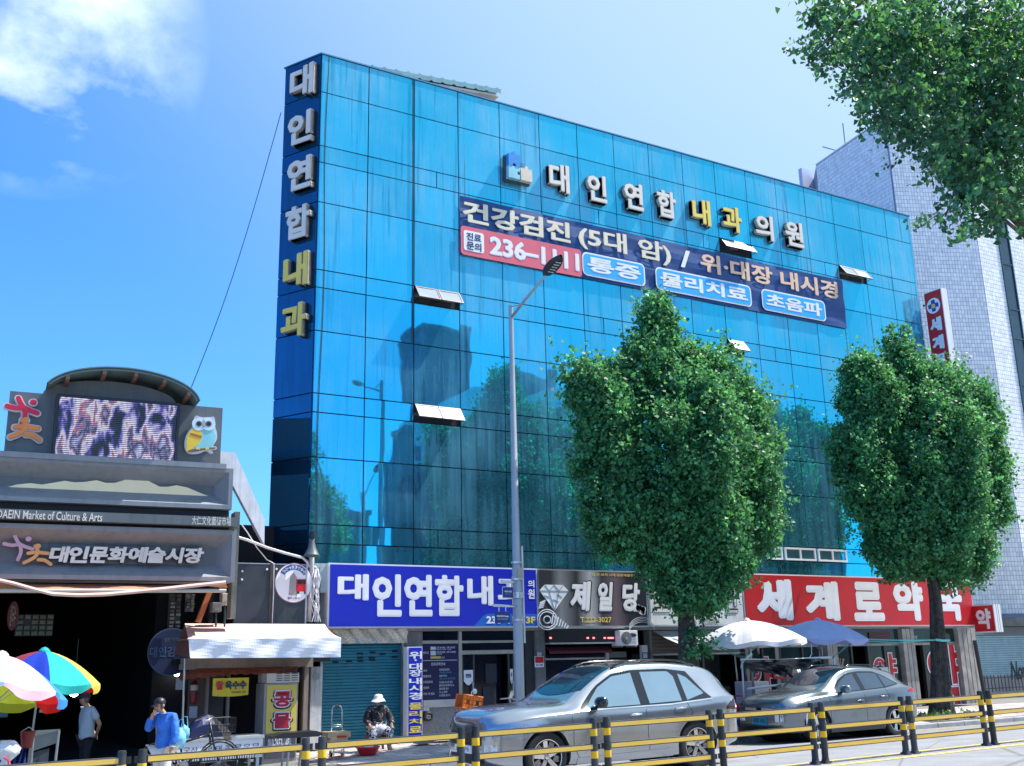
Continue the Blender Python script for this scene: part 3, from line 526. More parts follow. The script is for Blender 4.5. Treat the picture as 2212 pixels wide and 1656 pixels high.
# pharmacy
red=mat('sign_red',(.56,.012,.018),.4,var=.1,scale=1.2)
rr=list(FA.rect(('F',150,172),('F',1838,566),dy=DY)); rr[2],rr[3]=FA.l('F',1000,567,dy=DY)[1],FA.l('F',1000,198,dy=DY)[1]; rr[0]=rw[1]+.05; rr[1]=FA.l('F',1837,400,dy=DY)[0]
t=board('pharmacy_signboard','long red pharmacy signboard with huge white letters above the umbrellas',rr,red)
for s,a,b_ in (('세',(222,214),(512,522)),('계',(582,230),(858,525)),('로',(932,236),(1187,528)),('약',(1232,232),(1485,526)),('국',(1540,236),(1772,526))): gl_(s,'F',a,b_,t,bold=.06)
# projecting box sign (faces along the street)
SX=XR+.12; FS=Fr(SX,FY,-math.pi/2)
def srect(k,a,b_): return FS.rect((k,*a),(k,*b_))
sx0,sx1,sz0,sz1=srect('F',(1822,415),(2003,610)); sz1=FS.l('F',1900,408)[1]; sz0=FS.l('F',1920,612)[1]
t=thing('projecting_box_sign','small red box sign with one white letter at the end of the pharmacy signboard','signboard',(SX,FY-.5,sz0))
obj('box',MB().box(SX+.01,SX+.34,FY-sx1-.03,FY-sx0,sz0,sz1),whitem,t); obj('panel',MB().box(sx0+.03,sx1,0,.009,sz0+.03,sz1-.03,FS),red,t)
letters('lettering','약',FS,sx0+.12,sx1-.1,sz0+.1,sz1-.12,-.006,wprint,t,bold=.05)
seam=MB(); seam.box(SX+.13,SX+.14,FY-sx1-.034,FY-sx1-.029,sz0,sz1); seam.box(SX+.22,SX+.23,FY-sx1-.034,FY-sx1-.029,sz0,sz1); obj('seams',seam,bronze,t)
# tall projecting sign
p0=FS.l('S',652,1125); p1=FS.l('S',760,1075); zt=(p0[1]+p1[1])/2; zb=FS.l('Q' if 0 else 'S',840,1560)[1]
t=thing('tall_projecting_sign','tall narrow red projecting sign with white and purple cross medallion beside the tiled tower','signboard',(SX,FY-.6,zb))
a0,a1=p0[0],p1[0]; zb=zt-4.6
obj('box',MB().box(SX+.01,SX+.30,FY-a1-.03,FY-a0,zb,zt),whitem,t); obj('panel',MB().box(a0+.02,a1,0,.009,zb+.03,zt-.03,FS),red,t)
cx_=(a0+a1)/2; wd=(a1-a0); cz_=zt-.62*wd-.12
def disc(fr,cx,cz,r,dy,m,name,par,n=28): 
    b=MB(); v=[fr.w(cx+r*math.cos(2*math.pi*i/n),dy,cz+r*math.sin(2*math.pi*i/n)) for i in range(n)]; b.add(v,[tuple(range(n))]); return obj(name,b,m,par,fix=False)
pur=mat('cross_purple',(.07,.03,.32),.5)
disc(FS,cx_,cz_,wd*.40,-.005,wprint,'medallion',t); cb=MB(); a=wd*.30; c=wd*.11
cb.add([FS.w(cx_+x*1.0,-.010,cz_+z) for x,z in ((-c,-a),(c,-a),(c,-c),(a,-c),(a,c),(c,c),(c,a),(-c,a),(-c,c),(-a,c),(-a,-c),(-c,-c))],[tuple(range(12))]); obj('cross',cb,pur,t,fix=False)
disc(FS,cx_,cz_-wd*.02,wd*.12,-.014,mat('cross_gold',(.8,.6,.1),.5),'bowl',t)
for i,ch in enumerate('세계로약국'): letters('lettering',ch,FS,cx_-wd*.34,cx_+wd*.34,cz_-wd*(1.35+.95*i),cz_-wd*(.62+.95*i),-.006,wprint,t,bold=.06)
for zz in (zt-.4,zb+.5): obj('bracket',MB().box(SX+.1,SX+.14,FY-.12-a0 if 0 else FY-a0,FY+.05,zz,zz+.05),blackm,t)

# ================================================================ GROUND FLOOR SHOPS  (parts of the office building)
base=FY+.25
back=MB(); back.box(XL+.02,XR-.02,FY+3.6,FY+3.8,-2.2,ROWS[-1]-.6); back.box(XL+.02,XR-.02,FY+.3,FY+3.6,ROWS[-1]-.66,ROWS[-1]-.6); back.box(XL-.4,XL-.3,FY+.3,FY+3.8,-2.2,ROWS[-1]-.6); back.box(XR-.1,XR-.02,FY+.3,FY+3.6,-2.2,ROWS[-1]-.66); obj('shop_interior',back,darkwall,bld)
ZB=rc[2]            # underside of the signboards
stone=mat('stone_column',(.17,.17,.165),.7,var=.25,scale=2.5,bump=.2,streak=.6,dcol=(.06,.06,.06)); stoneg=mat('stone_polished',(.34,.32,.29),.25,var=.3,scale=3,streak=.5,dcol=(.08,.08,.08))
peel=mat('peeling_paint',(.62,.64,.64),.8,var=.1,scale=6,streak=.9,dcol=(.12,.11,.10),bump=.3); steel=mat('bare_steel',(.40,.42,.42),.4,.7,var=.25,scale=3,dirt=.4,dcol=(.15,.12,.1))
def bx(name,x0,x1,y0,y1,z0,z1,m,par=bld,**kw): return obj(name,MB().box(x0,x1,y0,y1,z0,z1),m,par,**kw)
def fx(k,u,v,dy=0): return FA.l(k,u,v,dy=dy)[0]
def fz(k,u,v,dy=0): return FA.l(k,u,v,dy=dy)[1]
lintel=ZB+.18
bx('lintel',XL+.3,XR-.3,FY-.06,FY+.24,ZB-.06,ROWS[-1]-.62,conc)
# teal roller shutter
sx0,sx1=fx('C',165,1100),fx('C',775,1100); sz1=fz('C',470,718)
teal=mat('teal_slat',(.02,.20,.27),.45,.1,var=.12,scale=5,streak=.3,dcol=(.06,.10,.12)); shz0=G(9.5,FY)+.06
sh=thing('roller_shutter','closed teal roller shutter behind the seated vendor','shutter',((sx0+sx1)/2,FY,shz0))
h=.066; n=int((sz1-shz0)/h)
prof=[(0,0),(-.012,.012),(-.018,h*.5),(-.012,h-.014),(.004,h-.004),(.008,h)]
b=MB(); b.add([(x,FY+.04+y,z) for x in (sx0,sx1) for y,z in prof],[(i,i+6,i+7,i+1) for i in range(5)])
me=b.data('slat',(0,0,0)); me.materials.append(teal)
for i in range(n):
    o=bpy.data.objects.new('slat',me); link(o,sh); o.location=(-(sx0+sx1)/2,-FY,i*h)
vent=MB()
for u,v in ((460,792),(555,783),(725,775),(460,826),(550,826),(722,818),(375,852),(462,850),(552,842),(632,798),(272,858)):
    x,z=FA.l('C',u,v,dy=.02); vent.box(x-.07,x+.07,FY+.012,FY+.02,z-.022,z+.012)
obj('vent_slots',vent,darkwall,sh,kind='stuff')
for xx in (sx0-.05,sx1): obj('guide_rail',MB().box(xx,xx+.06,FY-.02,FY+.10,shz0,sz1),steel,sh)
obj('bottom_bar',MB().box(sx0,sx1,FY,FY+.08,shz0-.05,shz0),steel,sh)
obj('back_sheet',MB().box(sx0,sx1,FY+.06,FY+.09,shz0,sz1),teal,sh)
# crumpled metal hood above the shutter
hb=MB(); rows=[]
for i in range(50):
    x=sx0-.1+(sx1-sx0+.2)*i/49; rows.append([(x,FY-.10-.03*math.sin(i*.7+j)-.012*math.sin(i*1.9+j*2),sz1+(ZB-.01-sz1)*j/6) for j in range(7)])
hb.grid(rows); obj('shutter_hood',hb,mat('crumpled_tin',(.62,.59,.50),.38,.5,var=.15,scale=6),bld,smooth=True,fix=False)
bx('pillar',sx1+.07,fx('C',930,900),FY-.05,FY+.22,G(12,FY),ZB-.07,stone)
px0,px1=fx('C',62,1100),fx('C',150,1100)
bx('pillar',px0,px1-.01,FY-.16,FY+.2,G(8.4,FY),FZ if 0 else fz('C',110,895),peel)
cp=MB(); cx_,cz_=FA.l('C',122,968,dy=-.17); cp.lathe([(.05,0),(.075,0),(.075,.02),(.05,.02)],(cx_,FY-.19,cz_),16,'y'); obj('round_vent',cp,steel,bld)
bx('pillar',px0-.12,px0-.02,FY-.10,FY+.2,G(8.4,FY),fz('C',40,960),mat('brown_post',(.20,.14,.10),.7,streak=.5))
# blue upright sign board
vx0,vx1=fx('C',828,900,-.5),fx('C',938,900,-.5); vz1=fz('C',880,742,-.5); vz0=G(12,22)+.03
t=thing('upright_blue_board','narrow upright royal blue board with stacked white and yellow letters beside the shutter','signboard',((vx0+vx1)/2,FY-.4,vz0))
obj('box',MB().box(vx0-.02,vx1,FY-.48,FY-.28,vz0,vz1),whitem,t); obj('panel',MB().box(vx0+.02,vx1-.02,FY-.5,FY-.481,vz0+.02,vz1-.02),blue,t)
for s,z_a,z_b,mm in (('위',778,835,wprint),('·',838,852,wprint),('대',868,920,wprint),('장',918,970,wprint),('내',980,1030,wprint),('시',1035,1085,wprint),('경',1090,1148,wprint),('물',1170,1222,yellowl),('리',1232,1280,yellowl),('치',1292,1336,yellowl),('료',1350,1400,yellowl)):
    za,zb_=fz('C',880,z_b,-.5),fz('C',880,z_a,-.5); xm=(vx0+vx1)/2; wd=.16 if s!='·' else .03
    letters('lettering',s,FA,xm-wd,xm+wd,za,zb_,-.506,mm,t,bold=.03)
# clinic entrance: info window, wall, glass doors
ex0=fx('C',932,900); ex1=fx('C',1225,900); ex2=fx('C',1640,900)
ga=mat('grey_glass',(.006,.009,.018),.08,.0,var=.2,spec=.5); frm=mat('champagne_frame',(.42,.42,.37),.4,.5,streak=.3,dcol=(.2,.2,.2))
t=thing('opening_hours_board','dark navy notice window listing clinic hours and departments in white','notice board',((ex0+ex1)/2,FY,-1))
iz1=fz('C',1070,718); iz0=fz('C',1070,1146); ndk=mat('notice_navy',(.006,.010,.075),.25)
obj('panel',MB().box(ex0,ex1-.05,FY+.0,FY+.04,iz0,iz1),ndk,t)
wl=mat('notice_text',(.62,.64,.70),.5); gb=mat('notice_cyan',(.05,.32,.55),.5)
def nt_(s,u0,v0,u1,v1,m=wl,bold=.02): return letters('lettering',s,FA,fx('C',u0,v0),fx('C',u1,v1),fz('C',(u0+u1)/2,v1),fz('C',(u0+u1)/2,v0),-.006,m,t,bold=bold)
obj('rule',MB().box(ex0+.02,ex1-.08,FY-.008,FY-.001,fz('C',1070,848),fz('C',1070,844)),wl,t)
for u0,v0,u1,v1,m_ in ((998,742,1038,766,wl),(998,774,1038,808,wl),(998,816,1076,834,mat('notice_gold',(.6,.48,.12),.5))): obj('label_box',MB().box(fx('C',u0,v0),fx('C',u1,v1),FY-.006,FY-.001,fz('C',u0,v1),fz('C',u0,v0)),m_,t)
for a in (('진료시간',942,778,984,798),('오전 8시30분 - 오후 5시30분',1044,740,1184,756),('점심시간 12시30분 - 1시30분',1044,758,1156,767),('오전 8시30분 - 오후 12시30분',1044,774,1190,790),('점심시간 없음',1044,793,1086,802),('휴 진',1082,818,1104,832),('진료과목안내',1002,862,1108,886),('내과',942,916,972,934),('정형외과',942,958,1002,978),('이비인후과',942,1002,1014,1022),('신경과',942,1046,986,1066),('각과 1차 진료',942,1092,1028,1112),('건강검진센터',1064,908,1142,926),('초음파 검사',1064,956,1124,972),('위·대장 내시경 검사',1064,1004,1166,1022),('물리치료·충격파 도수',1064,1028,1178,1046),('골다공증 검사',1064,1054,1136,1072),('X-ray 촬영',1064,1080,1126,1098),('만성질환 클리닉',1064,1104,1148,1122)): nt_(*a)
for a in (('국가검진·직장검진',1066,932,1158,946),('복부·갑상선·경동맥·심장',1066,978,1186,992)): nt_(*a,m=gb)
bx('transom_frame',ex0,ex1-.055,FY-.03,FY+.06,iz1+.001,iz1+.07,frm); bx('sill',ex0,ex1-.06,FY-.10,FY+.05,iz0-.16,iz0-.001,mat('sill_stone',(.5,.49,.46),.7))
wallz=G(13,FY); bx('parapet',ex0,ex1-.055,FY-.04,FY+.2,wallz,iz0-.161,mat('speckled_wall',(.24,.24,.24),.9,var=.2,scale=25,bump=.3))
bx('transom_glass',ex0,ex1-.055,FY+.01,FY+.03,iz1+.071,ZB-.07,ga)
bx('door_post',ex1-.05,ex1+.03,FY-.04,FY+.12,wallz,ZB-.07,frm)
fl=thing('exhaust_outlet','round black exhaust flue poking through speckled wall under the notice window','flue',(fx('C',955,1270),FY-.1,fz('C',955,1270)))
fb=MB(); fb.lathe([(.11,0),(.11,-.16),(.07,-.18),(.07,-.05),(0,-.05)],(fx('C',955,1272),FY-.04,fz('C',955,1272)),18,'y'); obj('hood',fb,blackm,fl); fb=MB(); fb.lathe([(.045,-.05),(.045,-.24),(.03,-.24),(.03,-.05)],(fx('C',945,1276),FY-.04,fz('C',945,1276)),14,'y'); obj('pipe',fb,alu,fl)
bx('wall_notice',fx('C',938,1200),fx('C',982,1200),FY-.05,FY-.041,fz('C',960,1232),fz('C',960,1194),wprint)
dz1=fz('C',1430,785); tz1=fz('C',1430,706)
bx('transom_bar',ex1+.031,ex2-.01,FY-.03,FY+.08,tz1-.02,tz1+.035,frm); bx('transom_bar',ex1+.031,ex2-.01,FY-.03,FY+.08,dz1-.04,dz1+.05,frm)
bx('transom_glass',ex1+.031,ex2-.01,FY+.01,FY+.03,tz1+.036,ZB-.07,ga); bx('transom_glass',ex1+.031,ex2-.01,FY+.01,FY+.03,dz1+.051,tz1-.021,ga)
mid=fx('C',1336,900)
for a,bq in ((ex1+.04,mid),(mid+.9,ex2)):
    d=bx('glass_door',a,bq,FY+.02,FY+.04,wallz+.04,dz1-.045,ga)
    fb=MB(); 
    for xx in (a,bq-.04): fb.box(xx,xx+.04,FY-.0,FY+.06,wallz+.04,dz1-.045)
    obj('door_frame',fb,mat('dark_frame',(.08,.08,.08),.4,.5),d)
    zz=fz('C',1290,975); pb=MB(); n=14; pts=[(a+.05,zz+.16),(bq-.05,zz+.16)]+[(bq-.05-(bq-a-.1)*i/n,zz-.04-.14*math.sin(math.pi*(i/n*.5+.25))**3) for i in range(n+1)]; pb.prism(pts,FY-.006,FY-.002); obj('name_decal',pb,wprint,d)
    letters('lettering','대인연합내과',FA,a+.10,bq-.10,zz-.02,zz+.08,-.012,inkb,d,bold=.03)
    hb=MB(); xx=bq-.08; hb.tube([(xx,FY,wallz+1.2),(xx,FY-.06,wallz+1.18),(xx,FY-.06,wallz+.85),(xx,FY,wallz+.83)],.014,6); obj('handle',hb,alu,d)
bx('fixed_glass',mid+.02,mid+.88,FY+.3,FY+.32,wallz+.04,dz1-.045,ga)
for i,(u,v,w_,h_) in enumerate(((1460,945,36,52),(1440,1120,38,36))):
    x_,z_=FA.l('C',u,v,dy=.28); bx('door_poster',x_-.15,x_+.15,FY+.27,FY+.28,z_-.22,z_+.22,mat('dim_poster',(.035,.04,.055),.6))
# pier with security sticker
a,bq=fx('E',70,900),fx('E',145,900); bx('pillar',fx('E',0,900),a-.01,FY-.02,FY+.2,wallz,ZB-.07,mat('black_pier',(.03,.03,.035),.5)); bx('pillar',a,bq,FY-.08,FY+.22,wallz,ZB-.07,stone)
t=thing('security_notice','small red square notice with white letters stuck on the grey pier by the lamp post','notice',(a,FY-.1,fz('E',110,900)))
xa,xb,za,zb_=FA.rect(('E',74,815),('E',145,898),dy=-.1)
obj('plate',MB().box(xa,xb,FY-.10,FY-.085,za,zb_),wprint,t); obj('panel',MB().box(xa+.01,xb-.01,FY-.105,FY-.101,za+.10,zb_-.01),red,t)
letters('lettering','에스원',FA,xa+.07,xb-.07,za+.24,za+.36,-.108,wprint,t,bold=.03); letters('lettering','ES 24h',FA,xa+.04,xa+.22,za+.025,za+.08,-.102,inkb,t,bold=.03)
# jeweller front
jx0,jx1=fx('E',135,650),fx('E',705,650); jz1=fz('E',420,597); jz0=fz('E',420,722)
maroon=mat('maroon_awning',(.10,.012,.025),.7,var=.2)
bx('led_board',jx0,jx1,FY-.30,FY-.1,jz0+.04,ZB-.04,blackm)
for zz in (jz0,ZB-.03): bx('led_board_trim',jx0,jx1,FY-.32,FY-.09,zz,zz+.035,alu)
b=MB(); rnd=random.Random(5)
for u in (195,480,525,610,640,655,670):
    x_,z_=FA.l('E',u,675,dy=-.3); b.box(x_-.03,x_+.03,FY-.306,FY-.301,z_-.02,z_+.02)
obj('led_text',b,mat('led_red',(.6,.05,.05),.5,emit=(1,.15,.15),estr=2),bld)
b=MB(); y1=fz('E',400,740); y2=fz('E',400,775); b.quad((jx0+.05,FY+.0,y1),(jx1-.3,FY+.0,y1),(jx1-.35,FY-.25,y2),(jx0+.02,FY-.25,y2)); b.quad((jx0+.02,FY-.25,y2),(jx1-.35,FY-.25,y2),(jx1-.35,FY-.25,y2-.06),(jx0+.02,FY-.25,y2-.06)); obj('maroon_awning',b,maroon,bld,fix=False)
jg=bx('shop_window',jx0+.01,fx('E',640,900),FY+.05,FY+.07,wallz+.4,y1-.2,ga); bx('plinth',jx0+.01,fx('E',880,900),FY-.0,FY+.12,wallz,wallz+.4,stone)
bx('window_bar',jx0,jx1-.4,FY-.0,FY+.04,fz('E',400,840),fz('E',400,826),steel); bx('window_bar',fx('E',615,830),fx('E',640,830),FY-.02,FY+.04,wallz+.4,y1-.1,steel)
bx('notice_window',fx('E',645,800),fx('E',780,800),FY+.02,FY+.05,fz('E',700,825),fz('E',700,780),mat('dusty_glass',(.10,.12,.11),.3)); bx('side_door',fx('E',645,800),fx('E',885,800),FY+.12,FY+.16,wallz+.4,fz('E',700,826),ga)
# outdoor unit of the air conditioner
xa,xb,za,zb_=FA.rect(('E',722,618),('E',866,733),dy=-.5)
t=thing('air_conditioner_unit','white outdoor air conditioner unit hung under the jeweller signboard','air conditioner',((xa+xb)/2,FY-.3,za))
bev(obj('casing',MB().box(xa,xb,FY-.5,FY-.14,za,zb_),whitem,t),.012); fx_,fzc=xa+(xb-xa)*.36,(za+zb_)/2; R_=(zb_-za)*.42
disc(FA,fx_,fzc,R_,-.503,blackm,'fan_opening',t); gb_=MB()
for r_ in np.linspace(R_*.25,R_,7): gb_.tube([(fx_+r_*math.cos(a),FY-.512,fzc+r_*math.sin(a)) for a in np.linspace(0,2*math.pi,25)],.005,4)
for a in range(8): gb_.tube([(fx_+.05*math.cos(a*.785),FY-.512,fzc+.05*math.sin(a*.785)),(fx_+R_*math.cos(a*.785),FY-.512,fzc+R_*math.sin(a*.785))],.004,4)
obj('grille',gb_,mat('grille_grey',(.35,.37,.38),.4),t); hub=disc(FA,fx_,fzc,R_*.25,-.514,mat('grille_grey',(.3,.3,.3)),'hub',t)
eb=MB(); eb.add([FA.w(xb-.17+.13*math.cos(a),-.505,fzc+.07+.05*math.sin(a)) for a in np.linspace(0,2*math.pi,20)[:-1]],[tuple(range(19))]); obj('badge',eb,mat('badge_navy',(.01,.02,.10),.4),t,fix=False)
lv=MB(); [lv.box(xb-.30,xb-.05,FY-.504,FY-.501,za+.06+.04*i,za+.068+.04*i) for i in range(4)]; obj('louvre_lines',lv,mat('grille_grey',(.3,.3,.3)),t)
br=MB()
for xx in (xa+.05,xb-.08): br.box(xx,xx+.03,FY-.5,FY-.07,za-.035,za-.003); br.box(xx,xx+.03,FY-.1,FY-.07,za-.003,zb_+.1)
obj('bracket',br,steel,t,kind='stuff')
# slim white upright sign
xa,xb,za,zb_=FA.rect(('E',893,730),('E',944,885),dy=-.25)
t=thing('slim_white_sign','slim white upright sign with stacked dark letters left of the roller grille','signboard',(xa,FY-.2,za)); zb0=wallz+.9
obj('panel',MB().box(xa,xb,FY-.25,FY-.15,zb0,zb_),mat('dull_white',(.45,.47,.47),.5,streak=.3,dcol=(.3,.3,.3)),t)
for i,s in enumerate(('ㅁ','·','금','은')): letters('lettering',s,FA,(xa+xb)/2-(.10 if s!='·' else .02),(xa+xb)/2+(.10 if s!='·' else .02),zb_-.34-.36*i,zb_-.18-.36*i,-.256,inkb,t,bold=.0)
bx('pillar',fx('E',944,800)+.02,fx('E',968,800),FY-.06,FY+.2,wallz,ZB-.07,stone)
# half-raised roller grille
gx0,gx1=fx('E',970,700),fx('F',0,700) if 0 else FA.l(1600,1400)[0]
t=thing('half_raised_shutter','half raised brown roller shutter behind the nearer tree trunk','shutter',((gx0+gx1)/2,FY,0)); zt_,zb_=ZB-.07,fz('E',1080,793)
b=MB(); hh=.095; b.add([(x,FY+.06+y,z) for x in (gx0,gx1) for y,z in ((0,0),(-.02,.02),(-.02,hh*.6),(.01,hh*.8),(.01,hh))],[(i,i+5,i+6,i+1) for i in range(4)]); me=b.data('slat',(0,0,0)); me.materials.append(mat('brown_slat',(.20,.17,.14),.5,.3,var=.2,dirt=.4,dcol=(.05,.05,.05)))
for i in range(int((zt_-zb_)/hh)): o=bpy.data.objects.new('slat',me); link(o,t); o.location=(-(gx0+gx1)/2,-FY,zb_+i*hh)
obj('bottom_bar',MB().box(gx0,gx1,FY+.03,FY+.09,zb_-.05,zb_-.002),steel,t)
t=thing('grey_fabric_awning','thin sagging grey awning stretched under the scuffed white signboard','awning',(gx0,FY,ZB-.1)); b=MB(); rows=[]
for i in range(21):
    x=gx0+(gx1-gx0)*.9*i/20; rows.append([(x+.25*j/5,FY-.05-1.0*j/5,ZB-.08-.42*j/5-.04*math.sin(i*.9)*j/5-.03*math.sin(math.pi*j/5)) for j in range(6)])
b.grid(rows); obj('cloth',b,mat('grey_awning',(.34,.36,.38),.7,var=.2,dirt=.4,dcol=(.5,.5,.5)),t,fix=False,smooth=True)
dm=mat('dim_clutter',(.05,.05,.05),.8,var=.5,scale=4)
for xx in (gx0+1.15,gx0+1.75): bx('door_post',xx,xx+.05,FY+.1,FY+.15,wallz,zb_,mat('dim_post',(.16,.16,.15),.5))
bx('inner_wall',gx0,gx1,FY+.9,FY+.95,wallz,zb_,dm); bx('counter',gx0+1.9,gx1-.2,FY+.3,FY+.7,wallz,wallz+.85,dm)
# ---- pharmacy front
gr=mat('green_glass',(.012,.035,.032),.07,.0,var=.4,scale=1.5,spec=.5); ph=mat('pharm_frame',(.30,.29,.26),.45,.4,streak=.4,dcol=(.08,.08,.07))
wz=G(26,FY)
cols=[(1608,1616,ph),(1672,1682,ph),(1778,1800,stoneg),(1943,1968,stoneg),(2064,2101,stoneg)]
cx=[]
for a,bq,m in cols:
    xa,xb=FA.l(a,1400)[0],FA.l(bq,1400)[0]; cx.append((xa,xb)); bx('pillar',xa,xb,FY-.16 if m is stoneg else FY-.03,FY+.2,wz-.05,ZB-.07,m)
    if m is stoneg:
        sb=MB(); k=max(2,int((xb-xa)/.17))
        for i in range(1,k): xx=xa+(xb-xa)*i/k; sb.box(xx-.006,xx+.006,FY-.165,FY-.159,wz,ZB-.07)
        obj('panel_joint',sb,joint,bld)
tb=fz('F',1000,705); tz=fz('F',1000,640)
segs=[(cx[0][1],cx[1][0]),(cx[1][1],cx[2][0]),(cx[2][1],cx[3][0]),(cx[3][1],cx[4][0])]
mull=mat('dark_mullion',(.07,.065,.06),.4,.5)
for i,(a,bq) in enumerate(segs):
    bx('transom_bar',a,bq,FY-.03,FY+.07,tb-.03,tb+.04,ph); bx('transom_glass',a,bq,FY+.0,FY+.02,tb+.041,ZB-.07,gr)
    k=2 if i<2 else 4; wd=(bq-a)/k
    for j in range(k):
        dark=(i==2 and j==1) or (i==3 and j==0)
        if not dark: o=bx('shop_window',a+wd*j+.035,a+wd*(j+1)-.035,FY+.01,FY+.03,wz+.25,tb-.031,gr)
        bx('mullion',a+wd*j-.03,a+wd*j+.03,FY-.04,FY+.08,wz,tb-.031,mull)
    if i<2: bx('plinth',a,bq,FY-.02,FY+.1,wz,wz+.25,stone)
# red letter decals on the panes
def decal(x_,z_,s,par=bld,cut=False):
    t_=disc(FA,x_,z_,.46*s,-.008,wprint,'decal_circle',par); disc(FA,x_,z_,.41*s,-.012,red,'decal_circle',par)
    b=MB(); c=.09*s; a=.26*s; b.add([FA.w(x_+x,-.017,z_+z) for x,z in ((-c,-a),(c,-a),(c,-c),(a,-c),(a,c),(c,c),(c,a),(-c,a),(-c,c),(-a,c),(-a,-c),(-c,-c))],[tuple(range(12))]); obj('decal_cross',b,wprint,par,fix=False)
    b=MB(); c=.07*s; a=.23*s; b.add([FA.w(x_+x,-.021,z_+z) for x,z in ((-c,-a),(c,-a),(c,-c),(a,-c),(a,c),(c,c),(c,a),(-c,a),(-c,c),(-a,c),(-a,-c),(-c,-c))],[tuple(range(12))]); obj('decal_cross',b,mat('cross_navy',(.01,.01,.09),.4),par,fix=False)
    for gro,mm,dd in ((.045*s,wprint,-.008),(0,red,-.012)):
        b=MB()
        def rr(xa,xb,za,zb): b.add([FA.w(x_+x,dd,z_+z) for x,z in ((xa-gro,za-gro),(xb+gro,za-gro),(xb+gro,zb+gro),(xa-gro,zb+gro))],[(0,1,2,3)])
        rr(.66*s,.90*s,-.62*s,.62*s); 
        dd-=.001; rr(.90*s,1.16*s,.16*s,.34*s); dd-=.001; rr(.90*s,1.16*s,-.26*s,-.08*s); dd-=.001
        rr(-.30*s,.90*s,-.95*s,-.72*s); dd-=.001; rr(.62*s,.90*s,-1.75*s,-.95*s)
        obj('decal_stroke',b,mm,par,fix=False)
x_,z_=FA.l('F',1145,868); decal(x_,z_,.62)
x_,z_=FA.l('F',1565,845); decal(x_,z_,.98)
x_,z_=FA.l('F',232,905); decal(x_-.1,z_,.62)
for (u0,v0,u1,v1) in ((355,895,512,952),(520,895,660,945)):
    xa,xb,za,zb_=FA.rect(('F',u0,v0),('F',u1,v1),dy=-.05); t=bx('name_plate',xa,xb,FY-.06,FY-.035,za,zb_,red); letters('lettering','세계로약국',FA,xa+.06,xb-.06,za+.06,zb_-.06,-.064,wprint,t,bold=.03)
xa,xb,za,zb_=FA.rect(('W',760,305),('W',960,365),dy=-.03); t=bx('maroon_plate',xa,xb,FY-.04,FY-.001,za,zb_,mat('maroon_plate',(.06,.008,.012),.4)); letters('lettering','노점행상',FA,xa+.15,xb-.15,za+.08,zb_-.08,-.045,mat('dim_red_print',(.25,.04,.04),.5),t)
xa,xb,za,zb_=FA.rect(('W',1140,335),('W',1215,372),dy=-.0); letters('lettering','약 약',FA,xa,xb,za,zb_,-.01,mat('mint_print',(.35,.6,.5),.5),bld,bold=.02)
# folding grille edge and dark pole at the end of the building
pl_=MB(); pl_.tube([P('W',1750,380,21.9),P('W',1855,960,21.9)],.06,8); obj('leaning_post',pl_,mat('dark_pole',(.03,.03,.03),.5),label='thin dark post leaning between the last stone pillar and pale shutter',cat='post')
# ================================================================ TILED TOWER
TY=24.; e2=Vector((P(2130,650,TY).x,TY)); e1=e2+Vector((-.919,.395))*3.2
side=Vector((-.168*-1*-1,.986)); side=Vector((.168,.986))
dtop=ray(1897,249.5); zT=(dtop*(e1.y/dtop.y)).z
# far end of the side wall: ray of the roof corner meets height zT
dc=ray(1763,358); far=dc*(zT/dc.z); e0=Vector((far.x,far.y))
e3=Vector((e2.x+16,TY))
grout=mat('grout_grey',(.26,.31,.40),.9); tilem=mat('white_tile',(.90,.92,.90),.3,var=.10,scale=30,spec=.5)
tw=thing('tiled_tower','tall pale building clad in small white tiles right of the glass block','building',(e2.x,e2.y,-1.5))
b=MB(); poly=[(e0.x,e0.y),(e1.x,e1.y),(e2.x,e2.y),(e3.x,e3.y),(e3.x,e3.y+12),(e0.x+7,e0.y+8)]
TB=P(2165,1334,TY).z
b.prism(poly,0,1); b.v=[(x,z,(TB if y<.5 else zT)) for x,y,z in b.v]; obj('wall',b,grout,tw)
TWd,THt=.118,.168
tiles=MB(); single=[]
V=[];Fc=[]
island(tilem,.86,1.08)
def tile_face(a,bq,skip=None,keep=False):
    d=(bq-a); Lh=d.length; d=d/Lh; n_=Vector((d.y,-d.x)); fr=Fr(a.x,a.y,math.atan2(d.y,d.x)); nx=int(Lh/TWd); nz=int((zT-TB)/THt)
    for i in range(nx):
        for j in range(nz):
            x0=i*TWd; z0=zT-.03-(j+1)*THt
            if skip and skip(x0,z0): continue
            if keep and len(single)<290 and z0<TB+THt*17.2 and 0<x0<2.0 : single.append((fr,x0,z0)); continue
            g_=.0055; k=len(V); w0,w1,h0,h1=x0+g_,x0+TWd-g_,z0+g_,z0+THt-g_; t_=random.uniform(-.0018,.0018)
            for y,q_ in ((-.001,0),(-.012,.003)):
                for xx,zz in ((w0+q_,h0+q_),(w1-q_,h0+q_),(w1-q_,h1-q_),(w0+q_,h1-q_)): V.append(tuple(fr.w(xx,y+t_*(1 if xx>w0+.02 else -1)*(y<-.01),zz)))
            Fc.extend([(k+4,k+5,k+6,k+7),(k,k+1,k+5,k+4),(k+1,k+2,k+6,k+5),(k+2,k+3,k+7,k+6),(k+3,k,k+4,k+7)])
    return fr
